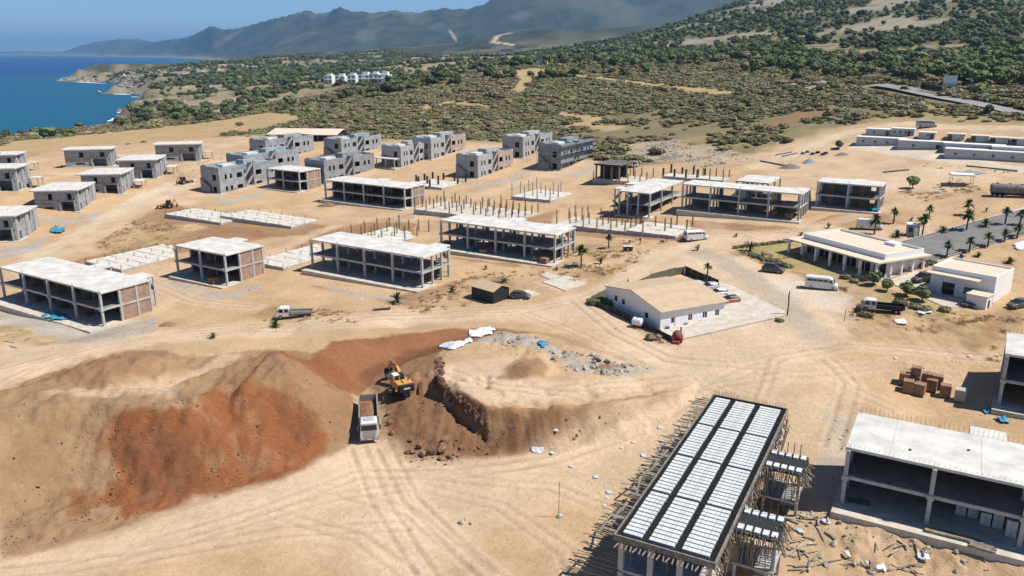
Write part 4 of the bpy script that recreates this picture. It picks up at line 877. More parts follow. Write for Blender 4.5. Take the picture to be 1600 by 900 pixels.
def dark_shed():
    P = at(771, 475); h = height_at(P, 456); rot = R(-44); W_, D_ = 6.2, 4.4; u = Vector((math.cos(rot), math.sin(rot), 0)); O = P - u * W_
    t = thing('dark_shed', 'small dark walled shed with tan pitched roof next to parked dark car', 'shed', (O.x, O.y, P.z), rot)
    m = M['dsteel']; bx('long_wall', m, t, 0, 0, -.5, W_, .15, h); bx('long_wall', m, t, 0, D_ - .15, -.5, W_, D_, h)
    for x in (0, W_ - .15): MB().add([(x, .15, -.5), (x + .15, .15, -.5), (x + .15, .15, h), (x, .15, h), (x, D_ - .15, -.5), (x + .15, D_ - .15, -.5), (x + .15, D_ - .15, h), (x, D_ - .15, h), (x, D_ / 2, h + .8), (x + .15, D_ / 2, h + .8)],
                 [(0,4,7,8,3), (1,2,9,6,5), (0,1,5,4), (0,3,2,1), (4,5,6,7), (3,8,9,2), (8,7,6,9)]).build('gable_wall', m, t)
    for s, y0 in ((1, -.25), (-1, D_ + .25)):
        y1 = D_ / 2; z0 = h - .08; z1 = h + .85
        MB().add([(-.2, y0, z0), (W_ + .2, y0, z0), (W_ + .2, y1, z1), (-.2, y1, z1), (-.2, y0, z0 + .08), (W_ + .2, y0, z0 + .08), (W_ + .2, y1, z1 + .08), (-.2, y1, z1 + .08)], [(3,2,1,0),(4,5,6,7),(0,1,5,4),(1,2,6,5),(2,3,7,6),(3,0,4,7)]).build('roof_sheet', M['tanroof'], t)
dark_shed()
def long_shed():
    P = at(420, 226); rot = R(-5); h = 5.5; L = 33; t = thing('long_shed', 'long open shed with cream roof behind the grey block houses', 'shed', (P.x, P.y, P.z), rot)
    MB().add([(-.5, -1, h - .9), (L, -1, h - .9), (L, 11, h + .9), (-.5, 11, h + .9), (-.5, -1, h - .7), (L, -1, h - .7), (L, 11, h + 1.1), (-.5, 11, h + 1.1)], [(3,2,1,0),(4,5,6,7),(0,1,5,4),(1,2,6,5),(2,3,7,6),(3,0,4,7)]).build('roof', M['cream'], t)
    bx('back_wall', M['navy'], t, 0, 10.5, -1, L - .3, 10.8, h + .6); bx('end_wall', M['navy'], t, L - .6, 0, -1, L - .3, 10.49, h - .9); bx('side_panel', M['navy'], t, L - 9, 3, -1, L - .61, 3.2, h - .5)
    for k in range(7): bx('post', M['metal'], t, k * L / 7, 0, -1, k * L / 7 + .25, .25, h - .8)
long_shed()
def trailer(label, ref, L, W_=3.2, toprow=None, h=2.9, rot=R(-33), nwin=4, door=True):
    P = at(*ref); t = thing('site_trailer', label, 'cabin', (P.x, P.y, P.z), rot, 'white site cabins')
    b = bx('body', M['trailer'], t, 0, 0, -.6, L, W_, h); MB().bbox(-.2, -.25, h, L + .2, W_ + .25, h + .16, .05).build('roof', M['paint'], t)
    for k in range(nwin):
        x = L * (k + .6) / nwin - .4; w = bx('window', M['glass'], t, x, -.03, 1.1, x + .7, -.002, 1.9); bx('window_bar', M['paint'], w, x + .32, -.05, 1.1, x + .38, -.032, 1.9)
    if door: d = bx('door', M['navy'], t, L * .72, -.04, .1, L * .72 + .8, -.003, 2.1)
    return t
trailer('white site cabin at the left front of the cabin rows, four small windows', (1337,227), 15, nwin=4, door=False)
trailer('second white site cabin in the front row, nearly windowless', (1402,233), 15.5, nwin=2)
trailer('third white site cabin, partly hidden by the long cabin', (1473,238), 16.5, nwin=3)
trailer('fourth white site cabin in the row, at the right behind the long cabin', (1548,244), 16, nwin=4)
trailer('long white site cabin closest to the camera with one dark door', (1475,247), 30, 3.6, nwin=6)
trailer('short pale cabin in the rear row near the parked grey van', (1352,213), 9, nwin=2, h=2.6)
trailer('glazed pale cabin in the rear row right of the short one', (1392,213), 7, nwin=4, h=2.7)
trailer('small pale cabin far back with dark doorway, left of the roofed stalls', (1434,218), 5, nwin=1, h=2.4)
for i, (px, py) in enumerate(((1478,220),(1515,223),(1545,226),(1578,228))):
    P = at(px, py); t = thing('roofed_stall', ('leftmost', 'second', 'third', 'rightmost')[i] + ' of the pale flat roofed stalls behind the site cabins', 'stall', P, R(-33), 'roofed stalls behind the cabins')
    MB().bbox(-.3, -.3, 2.2, 5.4, 4.5, 2.4, .05).build('roof', M['cream'], t); bx('back_panel', M['trailer'], t, .1, 4, -.5, 5, 4.2, 2.2); bx('side_panel', M['trailer'], t, 1.6, .02, -.5, 5, .2, 2.2)
    for x in (0, 3.8): bx('post', M['metal'], t, x, 0, -.5, x + .15, .15, 2.2); bx('post', M['metal'], t, x, 3.8, -.5, x + .15, 3.99, 2.2)
def gazebo():
    P = at(1486, 291); t = thing('flat_roof_shelter', 'small white flat roofed shelter on four thin posts casting a dark shadow', 'shelter', P, R(-20))
    bx('roof', M['paint'], t, -.3, -.3, 3, 5.6, 4.2, 3.35)
    for x in (0, 5.2):
        for y in (0, 3.8): bx('post', M['metal'], t, x, y, -.6, x + .12, y + .12, 3)
gazebo()
# far white villas in a row, hut and mast
for i, (px, rp) in enumerate(((507,0),(524,1),(543,1),(560,1),(577,1),(590,0))):
    P = at(px, 132) + Vector((0, 0, 1.6)); rot = R(-12); h = 8.0; w = 9 + (i % 2) * 2
    t = thing('white_villa', ('leftmost', 'second from left', 'third from left', 'fourth from left', 'fifth from left', 'rightmost')[i] + ' of the distant white two storey villas near the coast', 'house', P, rot, 'distant row of white villas')
    f = MB(); holes_wall(f, 0, w, -3, h - (i % 2), 0, .3, [(1, 3.2, .3, 2.8), (w - 3.5, w - 1.2, .3, 2.8), (1, 3, 4.2, 6.4), (w - 3.3, w - 1.5, 4.2, 6.4)]); f.build('front_wall', M['paint'], t)
    for a, b in ((1, 3.2), (w - 3.5, w - 1.2)): bx('window', M['glass'], t, a, .2, .3, b, .26, 2.8); bx('window', M['glass'], t, a + .1, .2, 4.2, b - .3, .26, 6.4)
    bx('body', M['paint'], t, 0, .31, -3, w, 9, h - (i % 2)); bx('roof_room', M['paint'], t, w * .3, 3, h - (i % 2), w * .8, 8, h + 1.6)
    bx('balcony', M['paint'], t, .5, -1.6, 3.4, w - .5, -.01, 3.7); bx('base_wall', M['rock'] if 'rock' in M else M['slab'], t, -.5, -2.2, -5, w + .5, -1.9, .6)
P = at(604, 131); tag(MB().box(0, 0, -2, 5, 4, 2.8).box(.5, -.02, 0, 1.5, -.001, 2).build('white_hut', M['paint'], None, loc=P), 'tiny white hut at the right end of the distant villa row', 'hut')
P = at(838, 102); t = thing('hilltop_hut', 'small white hut on the bare hilltop track', 'hut', P, R(-10)); bx('wall', M['paint'], t, 0, 0, -2, 9, 5, 3.2); bx('roof', M['cream'], t, -.3, -.3, 3.2, 9.3, 5.3, 3.5); bx('doorway', M['glass'], t, 3, -.03, 0, 4.2, -.002, 2.2)
P = at(780, 104); t = thing('lattice_mast', 'thin grey mast on the scrub hill left of the white hut', 'mast', P)
for dx, dy in ((0, 0), (1.2, 0), (.6, 1)): MB().tube((dx, dy, -2), (.6 + (dx - .6) * .3, .4 + (dy - .4) * .3, 13), .14, n=5).build('leg', M['metal'], t)
MB().tube((0, 0, 2), (1, 0, 5), .08, n=4).tube((1, 0, 5), (.2, 0, 8), .08, n=4).tube((.2, 0, 8), (.8, 0, 11), .08, n=4).build('bracing', M['metal'], t); bx('antenna', M['paint'], t, .3, .1, 11, .9, .6, 13.5)
# ------------------------------------------------------------------ roads, yard, pads
def road(name, pts, width, m, dz=.05, nc=6, step=3.0, world=False):
    P = np.array(pts) if world else PW(pts); q = []
    for i in range(len(P) - 1):
        n = max(2, int(np.hypot(*(P[i+1] - P[i])) / step)); q += [P[i] + (P[i+1] - P[i]) * k / n for k in range(n)]
    q.append(P[-1]); q = np.array(q)
    for _ in range(12): q[1:-1] = (q[:-2] + 2 * q[1:-1] + q[2:]) / 4
    d = np.gradient(q, axis=0); d /= np.linalg.norm(d, axis=1)[:, None]; nr = np.stack([-d[:, 1], d[:, 0]], 1)
    V = []; F = []
    for k in range(nc + 1):
        pp = q + nr * (k / nc - .5) * width; zz = gz(pp[:, 0], pp[:, 1]) + dz; V.append(np.column_stack([pp, zz]))
    V = np.array(V); z = V[:, :, 2].max(0)
    for k in range(nc + 1): V[k, :, 2] = .35 * V[k, :, 2] + .65 * z
    n = len(q); V = V.reshape(-1, 3)
    for k in range(nc):
        for i in range(n - 1): F.append((k*n+i, k*n+i+1, (k+1)*n+i+1, (k+1)*n+i))
    b = MB(); b.add(V, F); return b.build(name, m, smooth=True), q, nr
M['asphalt'] = mat('asphalt', (.20,.195,.185), .9, noise=.22, scale=.25, bump=.2, bscale=6)
M['hwy'] = mat('worn_asphalt', (.27,.265,.26), .9, noise=.15, scale=.1)
M['line'] = mat('road_paint', (.7,.7,.66), .7, noise=.2, scale=1)
o, q, nr = road('asphalt_road', [(1410,398),(1455,388),(1520,367),(1580,351),(1680,326)], 12, M['asphalt'], .12); struct(o)
for s in (-1, 1): struct(road('kerb', q + nr * s * 6.2, .35, M['conc'], .24, 1, world=True)[0])
o, q, nr = road('highway', [(1372,134),(1400,138),(1425,145),(1480,156),(1540,166.5),(1600,178),(1690,196)], 8, M['hwy'], .3, step=6); struct(o)
for s in (-1, 1): struct(road('road_edge_line', q + nr * s * 3.7, .25, M['line'], .36, 1, step=6, world=True)[0])
struct(road('side_road', [(1542,350),(1575,338),(1610,328),(1700,305)], 5, M['pale'] if 'pale' in M else M['slab'], .08)[0])
def pad(name, pts, m, top=.14, depth=.8, kind=None, label=None, cat=None):
    P = PW(pts); z = [zat(*p) for p in P]; n = len(P); V = [(p[0], p[1], zz + top) for p, zz in zip(P, z)] + [(p[0], p[1], zz - depth) for p, zz in zip(P, z)]
    o = MB().add(V, [tuple(range(n)), tuple(range(n, 2 * n))[::-1]] + [(k, k + n, (k + 1) % n + n, (k + 1) % n) for k in range(n)]).build(name, m)
    return struct(o) if kind else tag(o, label, cat)
pad('yard_pavement', [(1031,520),(1052,535),(1110,522),(1225,496),(1228,490),(1150,452),(1120,440),(1060,440)], M['slab'], .35, 1, 1)
pad('concrete_pad', [(846,441),(884,455),(917,444),(885,431)], M['slab'], .15, 1, None, 'larger pale concrete pad on the ground right of the parked dark car', 'pad')
pad('concrete_pad', [(845,431),(862,438),(872,432),(855,426)], M['slab'], .15, 1, None, 'smaller pale concrete pad next to the larger one', 'pad')
pad('concrete_pad', [(793,462),(812,470),(846,460),(826,453)], M['slab'], .1, 1, None, 'pale concrete pad under the parked dark car', 'pad')
pad('concrete_path', [(1385,440),(1430,424),(1462,432),(1445,445),(1510,478),(1480,482)], M['slab'], .12, 1, 1)
# ------------------------------------------------------------------ vehicles
PAINTS = {}
def paint(name, c, rough=.35):
    if name not in PAINTS: PAINTS[name] = mat('paint_' + name, c, rough, .0, scale=1.5, col2=tuple(a * .72 + b * .28 for a, b in zip(c, (.42, .31, .2))), spec=.5)
    return PAINTS[name]
TYRE = mat('tyre_rubber', (.022,.021,.02), .85, noise=.3, scale=4); RIM = mat('wheel_rim', (.35,.35,.35), .5, .5); LAMP = mat('lamp_glass', (.7,.7,.66), .2, spec=.6); TAIL = mat('tail_lamp', (.35,.02,.015), .3)
_wm = {}
def wheel(parent, x, y, r, w):
    k = (round(r, 2), round(w, 2))
    if k not in _wm:
        _wm[k] = (MB().tube((0, -w/2, 0), (0, w/2, 0), r, n=16).mesh('tyre', TYRE), MB().tube((0, -w/2 - .012, 0), (0, w/2 + .012, 0), r * .55, n=12).mesh('rim', RIM))
    o = link('wheel', _wm[k][0], parent, (x, y, r)); link('rim', _wm[k][1], o, (0, 0, 0)); return o
def loft(secs):                                       # cross-sections along x: (x, half width low, half width high, z low, z high, chamfer)
    b = MB(); V = []; n = 8
    for x, w0, w1, z0, z1, c in secs: V += [(x, -w0, z0), (x, -w0 - .0, z0 + (z1 - z0) * .55), (x, -w1, z1 - c), (x, -w1 + c, z1), (x, w1 - c, z1), (x, w1, z1 - c), (x, w0, z0 + (z1 - z0) * .55), (x, w0, z0)]
    F = []
    for i in range(len(secs) - 1):
        for k in range(n): F.append((i*n+k, i*n+(k+1)%n, (i+1)*n+(k+1)%n, (i+1)*n+k))
    F += [tuple(range(n))[::-1], tuple((len(secs)-1)*n + k for k in range(n))]
    return b.add(V, F)
def car(label, px, py, heading, colr, suv=False, roofc=None, group='parked cars', scale=1.0):
    P = at(px, py); t = thing('parked_car', label, 'car', P + Vector((0, 0, .06 if not scale > 1.5 else 0)), R(heading), group); c = colr; k = 1.12 if suv else 1.0
    Lh = 2.25 if suv else 2.05; zb = .98 * k; zr = 1.62 * k if suv else 1.46
    loft([(-Lh, .78, .70, .32, zb - .06, .08), (-Lh + .12, .88, .84, .25, zb, .06), (-.4, .9, .86, .22, zb + .02, .05), (.75, .9, .84, .22, zb, .06), (Lh - .35, .88, .78, .24, zb - .16, .08), (Lh, .76, .64, .32, zb - .32, .1)]).build('body', c, t, smooth=False)
    loft([(-Lh + .18, .82, .80, zb - .05, zb + .02, .02), (-Lh + .62, .81, .64, zb - .05, zr - .05, .04), (.1, .82, .66, zb - .05, zr - .03, .04), (1.15, .80, .74, zb - .05, zb + .02, .02)]).build('windows', M['glass'], t)
    loft([(-Lh + .6, .60, .60, zr - .055, zr - .02, .01), (-.6, .64, .64, zr - .05, zr + .02, .02), (.18, .62, .62, zr - .05, zr - .005, .01)]).build('roof', roofc or c, t)
    for s in (-1, 1):
        for x in (-.35,): bx('pillar', c, t, x - .05, s * .70 - .03, zb, x + .05, s * .70 + .03, zr - .05)
        bx('headlight', LAMP, t, Lh - .16, s * .62 - .16, zb - .38, Lh - .02, s * .62 + .12, zb - .26); bx('tail_light', TAIL, t, -Lh - .01, s * .62 - .12, zb - .28, -Lh + .1, s * .62 + .12, zb - .1)
        bx('mirror', c, t, .62, s * .98 - .09, zb + .02, .78, s * .98 + .09, zb + .16)
        for x in (-1.3, 1.3): wheel(t, x, s * .8, .33 * k, .22)
    bx('number_plate', LAMP, t, -Lh - .02, -.25, .52, -Lh + .02, .25, .62); return t
DK = paint('charcoal', (.045,.05,.055)); BK = paint('black', (.018,.02,.022)); WH = paint('white', (.72,.72,.71)); SV = paint('silver', (.42,.43,.44)); RD = paint('red', (.42,.06,.03)); YL = paint('yellow', (.62,.27,.035), .5); GY = paint('grey', (.22,.23,.235))
car('dark grey hatchback parked beside the small dark shed', 813, 466, -14, DK)
car('red hatchback with black rear parked by the site office', 1139, 474, 195, RD, roofc=BK)
car('white car parked behind the site office, next to the red one', 1121, 463, 195, WH)
car('silver car parked behind the site office under the tall thin palm', 1108, 453, 195, SV)
car('dark grey estate car parked on pale gravel left of the white van', 1208, 425, -32, DK, True)
car('black car parked between the pavilion and the white house', 1440, 440, 205, BK, True)
car('dark car half hidden in weeds at the right edge', 1590, 480, 200, DK)
car('dark car on the far road behind the bushes', 1414, 142, -60, BK, True)
def van(label, px, py, heading, c, L=5.8, windows=True, group='vans'):
    P = at(px, py); t = thing('minibus', label, 'van', P + Vector((0, 0, .03)), R(heading), group); h = L / 2; zr = 2.45
    loft([(-h, .95, .86, .35, zr - .1, .12), (-h + .1, 1.0, .9, .3, zr, .12), (h - 1.7, 1.0, .9, .3, zr, .12), (h - 1.05, 1.0, .86, .3, zr - .28, .1), (h - .55, .98, .84, .3, 1.38, .1), (h - .12, .94, .8, .32, 1.12, .12), (h, .86, .72, .38, .85, .1)]).build('body', c, t)
    MB().add([(h - 1.02, -.80, 2.12), (h - 1.02, .80, 2.12), (h - .56, .82, 1.42), (h - .56, -.82, 1.42), (h - 1.1, -.80, 2.1), (h - 1.1, .80, 2.1), (h - .64, .82, 1.38), (h - .64, -.82, 1.38)], [(0,1,2,3),(7,6,5,4),(0,4,5,1),(1,5,6,2),(2,6,7,3),(3,7,4,0)]).build('windscreen', M['glass'], t)
    for s in (-1, 1):
        y = s * .985; n = 4 if windows else 0; x0 = -h + .3; w = (L - 2.1) / 4
        for k in range(n): bx('side_window', M['glass'], t, x0 + k * w, min(y, y * .93), 1.38, x0 + (k + 1) * w - .1, max(y, y * .93), 2.02)
        bx('side_window', M['glass'], t, h - 1.7, min(y, y * .93), 1.38, h - 1.12, max(y, y * .93), 1.98)
        bx('headlight', LAMP, t, h - .12, s * .62 - .17, .82, h + .01, s * .62 + .17, 1.0); bx('tail_light', TAIL, t, -h - .012, s * .82 - .07, 1.0, -h + .05, s * .82 + .07, 1.5)
        bx('mirror', BK, t, h - 1.05, s * 1.14 - .1, 1.35, h - .92, s * 1.14 + .1, 1.65)
        for x in (-h + 1.15, h - 1.05): wheel(t, x, s * .88, .36, .24)
    if windows: bx('rear_window', M['glass'], t, -h - .014, -.72, 1.4, -h + .04, .72, 2.0)
    bx('bumper', BK, t, h - .1, -.86, .3, h + .06, .86, .55); bx('bumper', BK, t, -h - .06, -.9, .3, -h + .05, .9, .52); bx('number_plate', LAMP, t, h + .06, -.25, .38, h + .075, .25, .5); return t
van('white minibus parked in front of the see-through frame', 1087, 375, 16, WH)
van('white minibus parked on pale gravel near the pavilion garden', 1283, 451, -22, WH, 6)
van('silver minibus parked on the track above the site cabins', 1447, 199, -12, SV, 6.4)
van('white panel van standing behind the pavilion', 1358, 358, -20, WH, 5.8, False)
def crew_truck(label, px, py, heading, bedc, name='flatbed_truck', L=6.8, walls=.35, group='site trucks'):
    P = at(px, py); t = thing(name, label, 'truck', P + Vector((0, 0, .03)), R(heading), group); h = L / 2
    loft([(h - 2.6, .95, .86, .55, 2.2, .12), (h - 1.0, .95, .86, .5, 2.24, .12), (h - .45, .95, .84, .5, 1.95, .12), (h - .12, .94, .86, .5, 1.3, .1), (h, .9, .84, .5, 1.1, .1)]).build('cab', WH, t)
    MB().add([(h - .46, -.8, 1.95), (h - .46, .8, 1.95), (h - .10, .82, 1.33), (h - .10, -.82, 1.33), (h - .56, -.8, 1.93), (h - .56, .8, 1.93), (h - .2, .82, 1.3), (h - .2, -.82, 1.3)], [(0,1,2,3),(7,6,5,4),(0,4,5,1),(1,5,6,2),(2,6,7,3),(3,7,4,0)]).build('windscreen', M['glass'], t)
    for s in (-1, 1):
        for a, b in ((h - 2.45, h - 1.75), (h - 1.5, h - .72)): bx('side_window', M['glass'], t, a, min(s * .91, s * .965), 1.32, b, max(s * .91, s * .965), 1.95)
        bx('headlight', LAMP, t, h - .05, s * .62 - .16, .72, h + .02, s * .62 + .16, .92); bx('mirror', BK, t, h - .5, s * 1.1 - .1, 1.4, h - .38, s * 1.1 + .1, 1.75)
        for x in (h - .95, -h + 1.3): wheel(t, x, s * .82, .42, .28)
        bx('bed_side', bedc, t, -h, s * 1.03 - .04, .98, h - 2.8, s * 1.03 + .04, .98 + walls)
    bx('chassis', M['dsteel'], t, -h + .2, -.45, .5, h - 2.4, .45, .8); bx('bed_floor', bedc, t, -h, -1.0, .84, h - 2.75, 1.0, .975); bx('tail_gate', bedc, t, -h - .05, -1.0, .98, -h + .03, 1.0, .98 + walls); bx('head_board', bedc, t, h - 2.78, -1, .98, h - 2.7, 1, 1.7)
    bx('bumper', M['dsteel'], t, h - .02, -.9, .4, h + .1, .9, .62); return t
crew_truck('white crew cab flatbed truck with empty grey bed on the dirt', 460, 496, 188, M['metal'])
crew_truck('white cab truck with long black bed among weeds by the junction', 1377, 487, 160, M['black'], 'pickup_truck', 7.2, .5)
crew_truck('small white truck behind the blackened formwork hut', 985, 262, 10, M['trailer'], 'flatbed_truck', 5.6)
def dump_truck():
    a = at(578, 693); b = at(576, 640); d = Vector((a.x - b.x, a.y - b.y, 0)).normalized(); L = 9.6; c = a - d * L / 2; zz = (zat(*(a - d * 1.5)[:2]), zat(*(a - d * (L - 2))[:2])); rz = math.atan2(d.y, d.x)
    t = thing('dump_truck', 'white cab dump truck with grey steel tipper body, facing the camera below the cut', 'truck', (c.x, c.y, (zz[0] + zz[1]) / 2 + .05), rz); t.rotation_euler.y = math.atan2(zz[1] - zz[0], L - 3.5)
    h = L / 2
    loft([(h - 2.0, 1.22, 1.12, 1.0, 3.0, .12), (h - .5, 1.22, 1.14, .95, 3.05, .14), (h - .16, 1.24, 1.14, .9, 2.7, .14), (h - .02, 1.24, 1.18, .85, 1.9, .08), (h, 1.22, 1.16, .8, 1.8, .06)]).build('cab', WH, t)
    w = MB().add([(h - .14, -1.05, 2.68), (h - .14, 1.05, 2.68), (h + .012, 1.1, 1.86), (h + .012, -1.1, 1.86), (h - .24, -1.05, 2.64), (h - .24, 1.05, 2.64), (h - .1, 1.1, 1.84), (h - .1, -1.1, 1.84)], [(0,1,2,3),(7,6,5,4),(0,4,5,1),(1,5,6,2),(2,6,7,3),(3,7,4,0)]).build('windscreen', M['glass'], t)
    for k in (-.35, .35): MB().beam((h + .03, k - .3, 1.92), (h - .04, k + .2, 2.3), .03).build('wiper', BK, w)
    bx('sun_visor', GY, t, h - .22, -1.1, 2.72, h + .14, 1.1, 2.84)
    g = bx('grille', BK, t, h - .01, -.85, 1.15, h + .035, .85, 1.72)
    for k in range(4): bx('grille_bar', WH, g, h + .036, -.82, 1.2 + k * .13, h + .05, .82, 1.25 + k * .13)
    bx('bumper', GY, t, h - .1, -1.26, .45, h + .12, 1.26, .98); bx('number_plate', LAMP, t, h + .12, -.3, .55, h + .135, .3, .68); bx('roof_rack', SV, t, h - 1.6, -.7, 3.06, h - .7, .7, 3.16)
    for s in (-1, 1):
        bx('headlight', LAMP, t, h + .1, s * .95 - .2, .68, h + .14, s * .95 + .2, .9); m_ = bx('mirror', BK, t, h - .2, s * 1.5 - .12, 1.9, h - .08, s * 1.5 + .12, 2.6); bx('mirror_arm', BK, m_, h - .18, min(s * 1.2, s * 1.4), 2.6, h - .12, max(s * 1.2, s * 1.4), 2.66)
        bx('side_window', M['glass'], t, h - 1.3, min(s * 1.15, s * 1.235), 1.9, h - .4, max(s * 1.15, s * 1.235), 2.6)
        for x in (h - 1.2, h - 3.0, -h + 2.4, -h + 1.1): wheel(t, x, s * 1.06, .52, .34)
        bx('bed_side', M['metal'], t, -h, s * 1.28 - .05, 1.35, h - 2.3, s * 1.28 + .05, 2.75)
        for k in range(6): bx('bed_rib', M['metal'], t, -h + .3 + k * 1.25, s * 1.38 - .05, 1.3, -h + .42 + k * 1.25, s * 1.38 + .05, 2.7)
        bx('bed_rail', GY, t, -h, s * 1.3 - .1, 2.75, h - 2.25, s * 1.3 + .1, 2.85)
    bx('bed_floor', M['metal'], t, -h, -1.22, 1.2, h - 2.3, 1.22, 1.36); bx('tail_gate', M['metal'], t, -h - .08, -1.3, 1.3, -h + .02, 1.3, 2.8); bx('head_board', M['metal'], t, h - 2.32, -1.22, 1.36, h - 2.24, 1.22, 2.9); bx('bed_canopy', M['metal'], t, h - 2.24, -1.2, 2.86, h - 1.75, 1.2, 2.94); bx('chassis', M['dsteel'], t, -h + .2, -.5, .65, h - 1, .5, 1.19)
    nx, ny = 22, 10; V = []
    for i in range(nx + 1):
        for j in range(ny + 1): V.append((-h + .05 + (L - 2.4) * i / nx, -1.2 + 2.4 * j / ny, 1.75 + .55 * math.sin(math.pi * (i + .5) / (nx + 1)) * math.sin(math.pi * (j + .5) / (ny + 1)) + random.uniform(-.06, .06)))
    MB().add(V, [(i*(ny+1)+j, (i+1)*(ny+1)+j, (i+1)*(ny+1)+j+1, i*(ny+1)+j+1) for i in range(nx) for j in range(ny)]).build('soil_load', mat('loaded_soil', (.27,.14,.075), .95, noise=.35, scale=2, bump=.4), t)
dump_truck()
def excavator():
    P = at(628, 613); t = thing('excavator', 'yellow and black tracked excavator digging in the red cut', 'excavator', P, 0); up = R(118)       # boom direction
    tr = MB()
    def trk(y):
        n = 20; prof = []
        for k in range(n):
            a = 2 * math.pi * k / n; prof.append(((1.55 if math.cos(a) > 0 else -1.55) + .48 * math.cos(a), .5 + .48 * math.sin(a)))
        m = MB().prism(prof, y - .3, y + .3)
        o = m.build('track', M['dsteel'], t); o.rotation_euler.z = R(75)
        sh = MB()
        for k in range(13): x = -1.8 + k * .3; sh.box(x, y - .34, .96, x + .14, y + .34, 1.02); sh.box(x, y - .34, -.02, x + .14, y + .34, .02)
        link('track_shoes', sh.mesh('track_shoes', M['metal']), o)
        for k in range(5): MB().tube((-1.3 + k * .65, y - .33, .42), (-1.3 + k * .65, y + .33, .42), .2, n=10).build('roller', M['metal'], o)
    trk(-1.1); trk(1.1)
    hs = bpy.data.objects.new('upper_structure', None); COL.objects.link(hs); hs.parent = t; hs.rotation_euler.z = up; hs.location.z = 1.05
    def part(n, mb, m): return mb.build(n, m, hs)
    part('turntable', MB().tube((0, 0, -.45), (0, 0, .05), .75, n=16), M['dsteel'])
    part('engine_house', loft([(-1.9, 1.25, 1.2, .05, 1.15, .12), (-.4, 1.3, 1.25, .05, 1.2, .08), (1.5, 1.3, 1.25, .05, .85, .05)]), YL)
    part('counterweight', loft([(-2.35, 1.0, .95, .0, 1.05, .15), (-2.1, 1.28, 1.22, -.05, 1.12, .12), (-1.88, 1.3, 1.25, -.05, 1.1, .08)]), M['dsteel'])
    part('name_plate', MB().box(-2.365, -.5, .45, -2.352, .5, .68), LAMP); part('warning_panel', MB().box(-2.24, .72, .35, -2.2, 1.0, .62), YL)
    part('cab', loft([(-.1, .48, .44, .1, 1.95, .08), (.9, .48, .44, .1, 2.0, .1), (1.45, .48, .44, .1, 1.5, .08), (1.6, .46, .44, .1, .9, .05)]), M['glass']); hs.children[-1].location.y = .82
    part('cab_roof', MB().bbox(-.15, .34, 1.96, 1.0, 1.3, 2.08, .04), LAMP)
    for x, y in ((-.12, .36), (-.12, 1.26), (.9, .36), (.9, 1.26)): part('cab_post', MB().box(x, y - .04, .1, x + .08, y + .04, 1.97), YL)
    part('exhaust', MB().tube((-1.3, -.6, 1.15), (-1.3, -.6, 1.75), .08, n=8), M['dsteel']); part('engine_hood', MB().bbox(-1.7, -.9, 1.15, -.6, .3, 1.38, .06), YL); part('handrail', MB().tube((-.3, -1.2, 1.15), (-.3, -1.2, 1.6), .03, n=5).tube((-.3, -1.2, 1.6), (1.2, -1.2, 1.3), .03, n=5), M['dsteel'])
    part('boom', MB().prism([(1.0, .55), (1.35, .45), (2.7, 1.6), (5.3, 1.75), (5.5, 2.0), (5.1, 2.2), (2.6, 2.3), (1.9, 2.0)], -.55, -.15), YL)
    part('stick', MB().prism([(4.9, 2.3), (5.4, 2.45), (5.8, 2.0), (6.9, .5), (6.6, .35), (5.2, 1.8)], -.5, -.2), YL)
    part('boom_cylinder', MB().tube((1.4, -.05, .5), (2.9, -.05, 1.95), .09, n=8), RIM); part('boom_cylinder', MB().tube((1.4, -.65, .5), (2.9, -.65, 1.95), .09, n=8), RIM); part('stick_cylinder', MB().tube((2.9, -.35, 2.4), (5.0, -.35, 2.5), .09, n=8), RIM)
    b = part('bucket', MB().prism([(6.5, .6), (7.05, .55), (7.3, .0), (7.1, -.65), (6.5, -.9), (6.0, -.75), (6.55, -.4), (6.7, .05)], -.95, .25), M['dsteel'])
    for k in range(5): MB().box(5.8, -.92 + k * .27, -.82, 6.1, -.84 + k * .27, -.72).build('bucket_tooth', M['metal'], b)
    return t
excavator()
def backhoe(label, px, py, heading, c):
    P = at(px, py); t = thing('backhoe_loader', label, 'loader', P, R(heading), 'yellow earth movers')
    loft([(.3, .55, .5, .6, 1.5, .08), (2.2, .5, .45, .6, 1.35, .1)]).build('engine_hood', c, t); bx('chassis', M['dsteel'], t, -1.6, -.6, .45, 2.1, .6, .85); loft([(-1.2, .75, .65, .86, 2.6, .1), (-.2, .78, .68, .86, 2.65, .1), (.28, .75, .66, .86, 2.4, .1)]).build('cab', M['glass'], t); MB().bbox(-1.3, -.8, 2.62, .35, .8, 2.76, .04).build('cab_roof', c, t)
    for s in (-1, 1):
        wheel(t, -.9, s * .85, .75, .45); wheel(t, 1.6, s * .8, .45, .32); MB()._bar((.2, s * .6, 1.3), (2.9, s * .6, .6), .14, .24).build('loader_arm', c, t)
    MB().prism([(2.8, .9), (3.0, .15), (3.7, .05), (3.6, .15), (3.15, .3), (3.05, .95)], -1.15, 1.15).build('front_bucket', M['dsteel'], t)
    MB().prism([(-1.5, .9), (-1.3, .9), (-2.2, 2.9), (-2.5, 2.8)], -.15, .15).build('rear_boom', c, t); MB().prism([(-2.2, 2.9), (-2.5, 2.8), (-3.2, 1.2), (-2.95, 1.1)], -.12, .12).build('rear_stick', c, t); MB().prism([(-3.2, 1.2), (-2.9, 1.1), (-2.6, .5), (-3.0, .35), (-3.3, .7)], -.3, .3).build('rear_bucket', M['dsteel'], t)
    return t
backhoe('yellow backhoe loader beside the white foundation slabs', 262, 325, 190, YL)
backhoe('dusty tan loader parked on the lane before the block houses', 288, 287, 60, paint('dusty', (.40,.28,.15), .8))
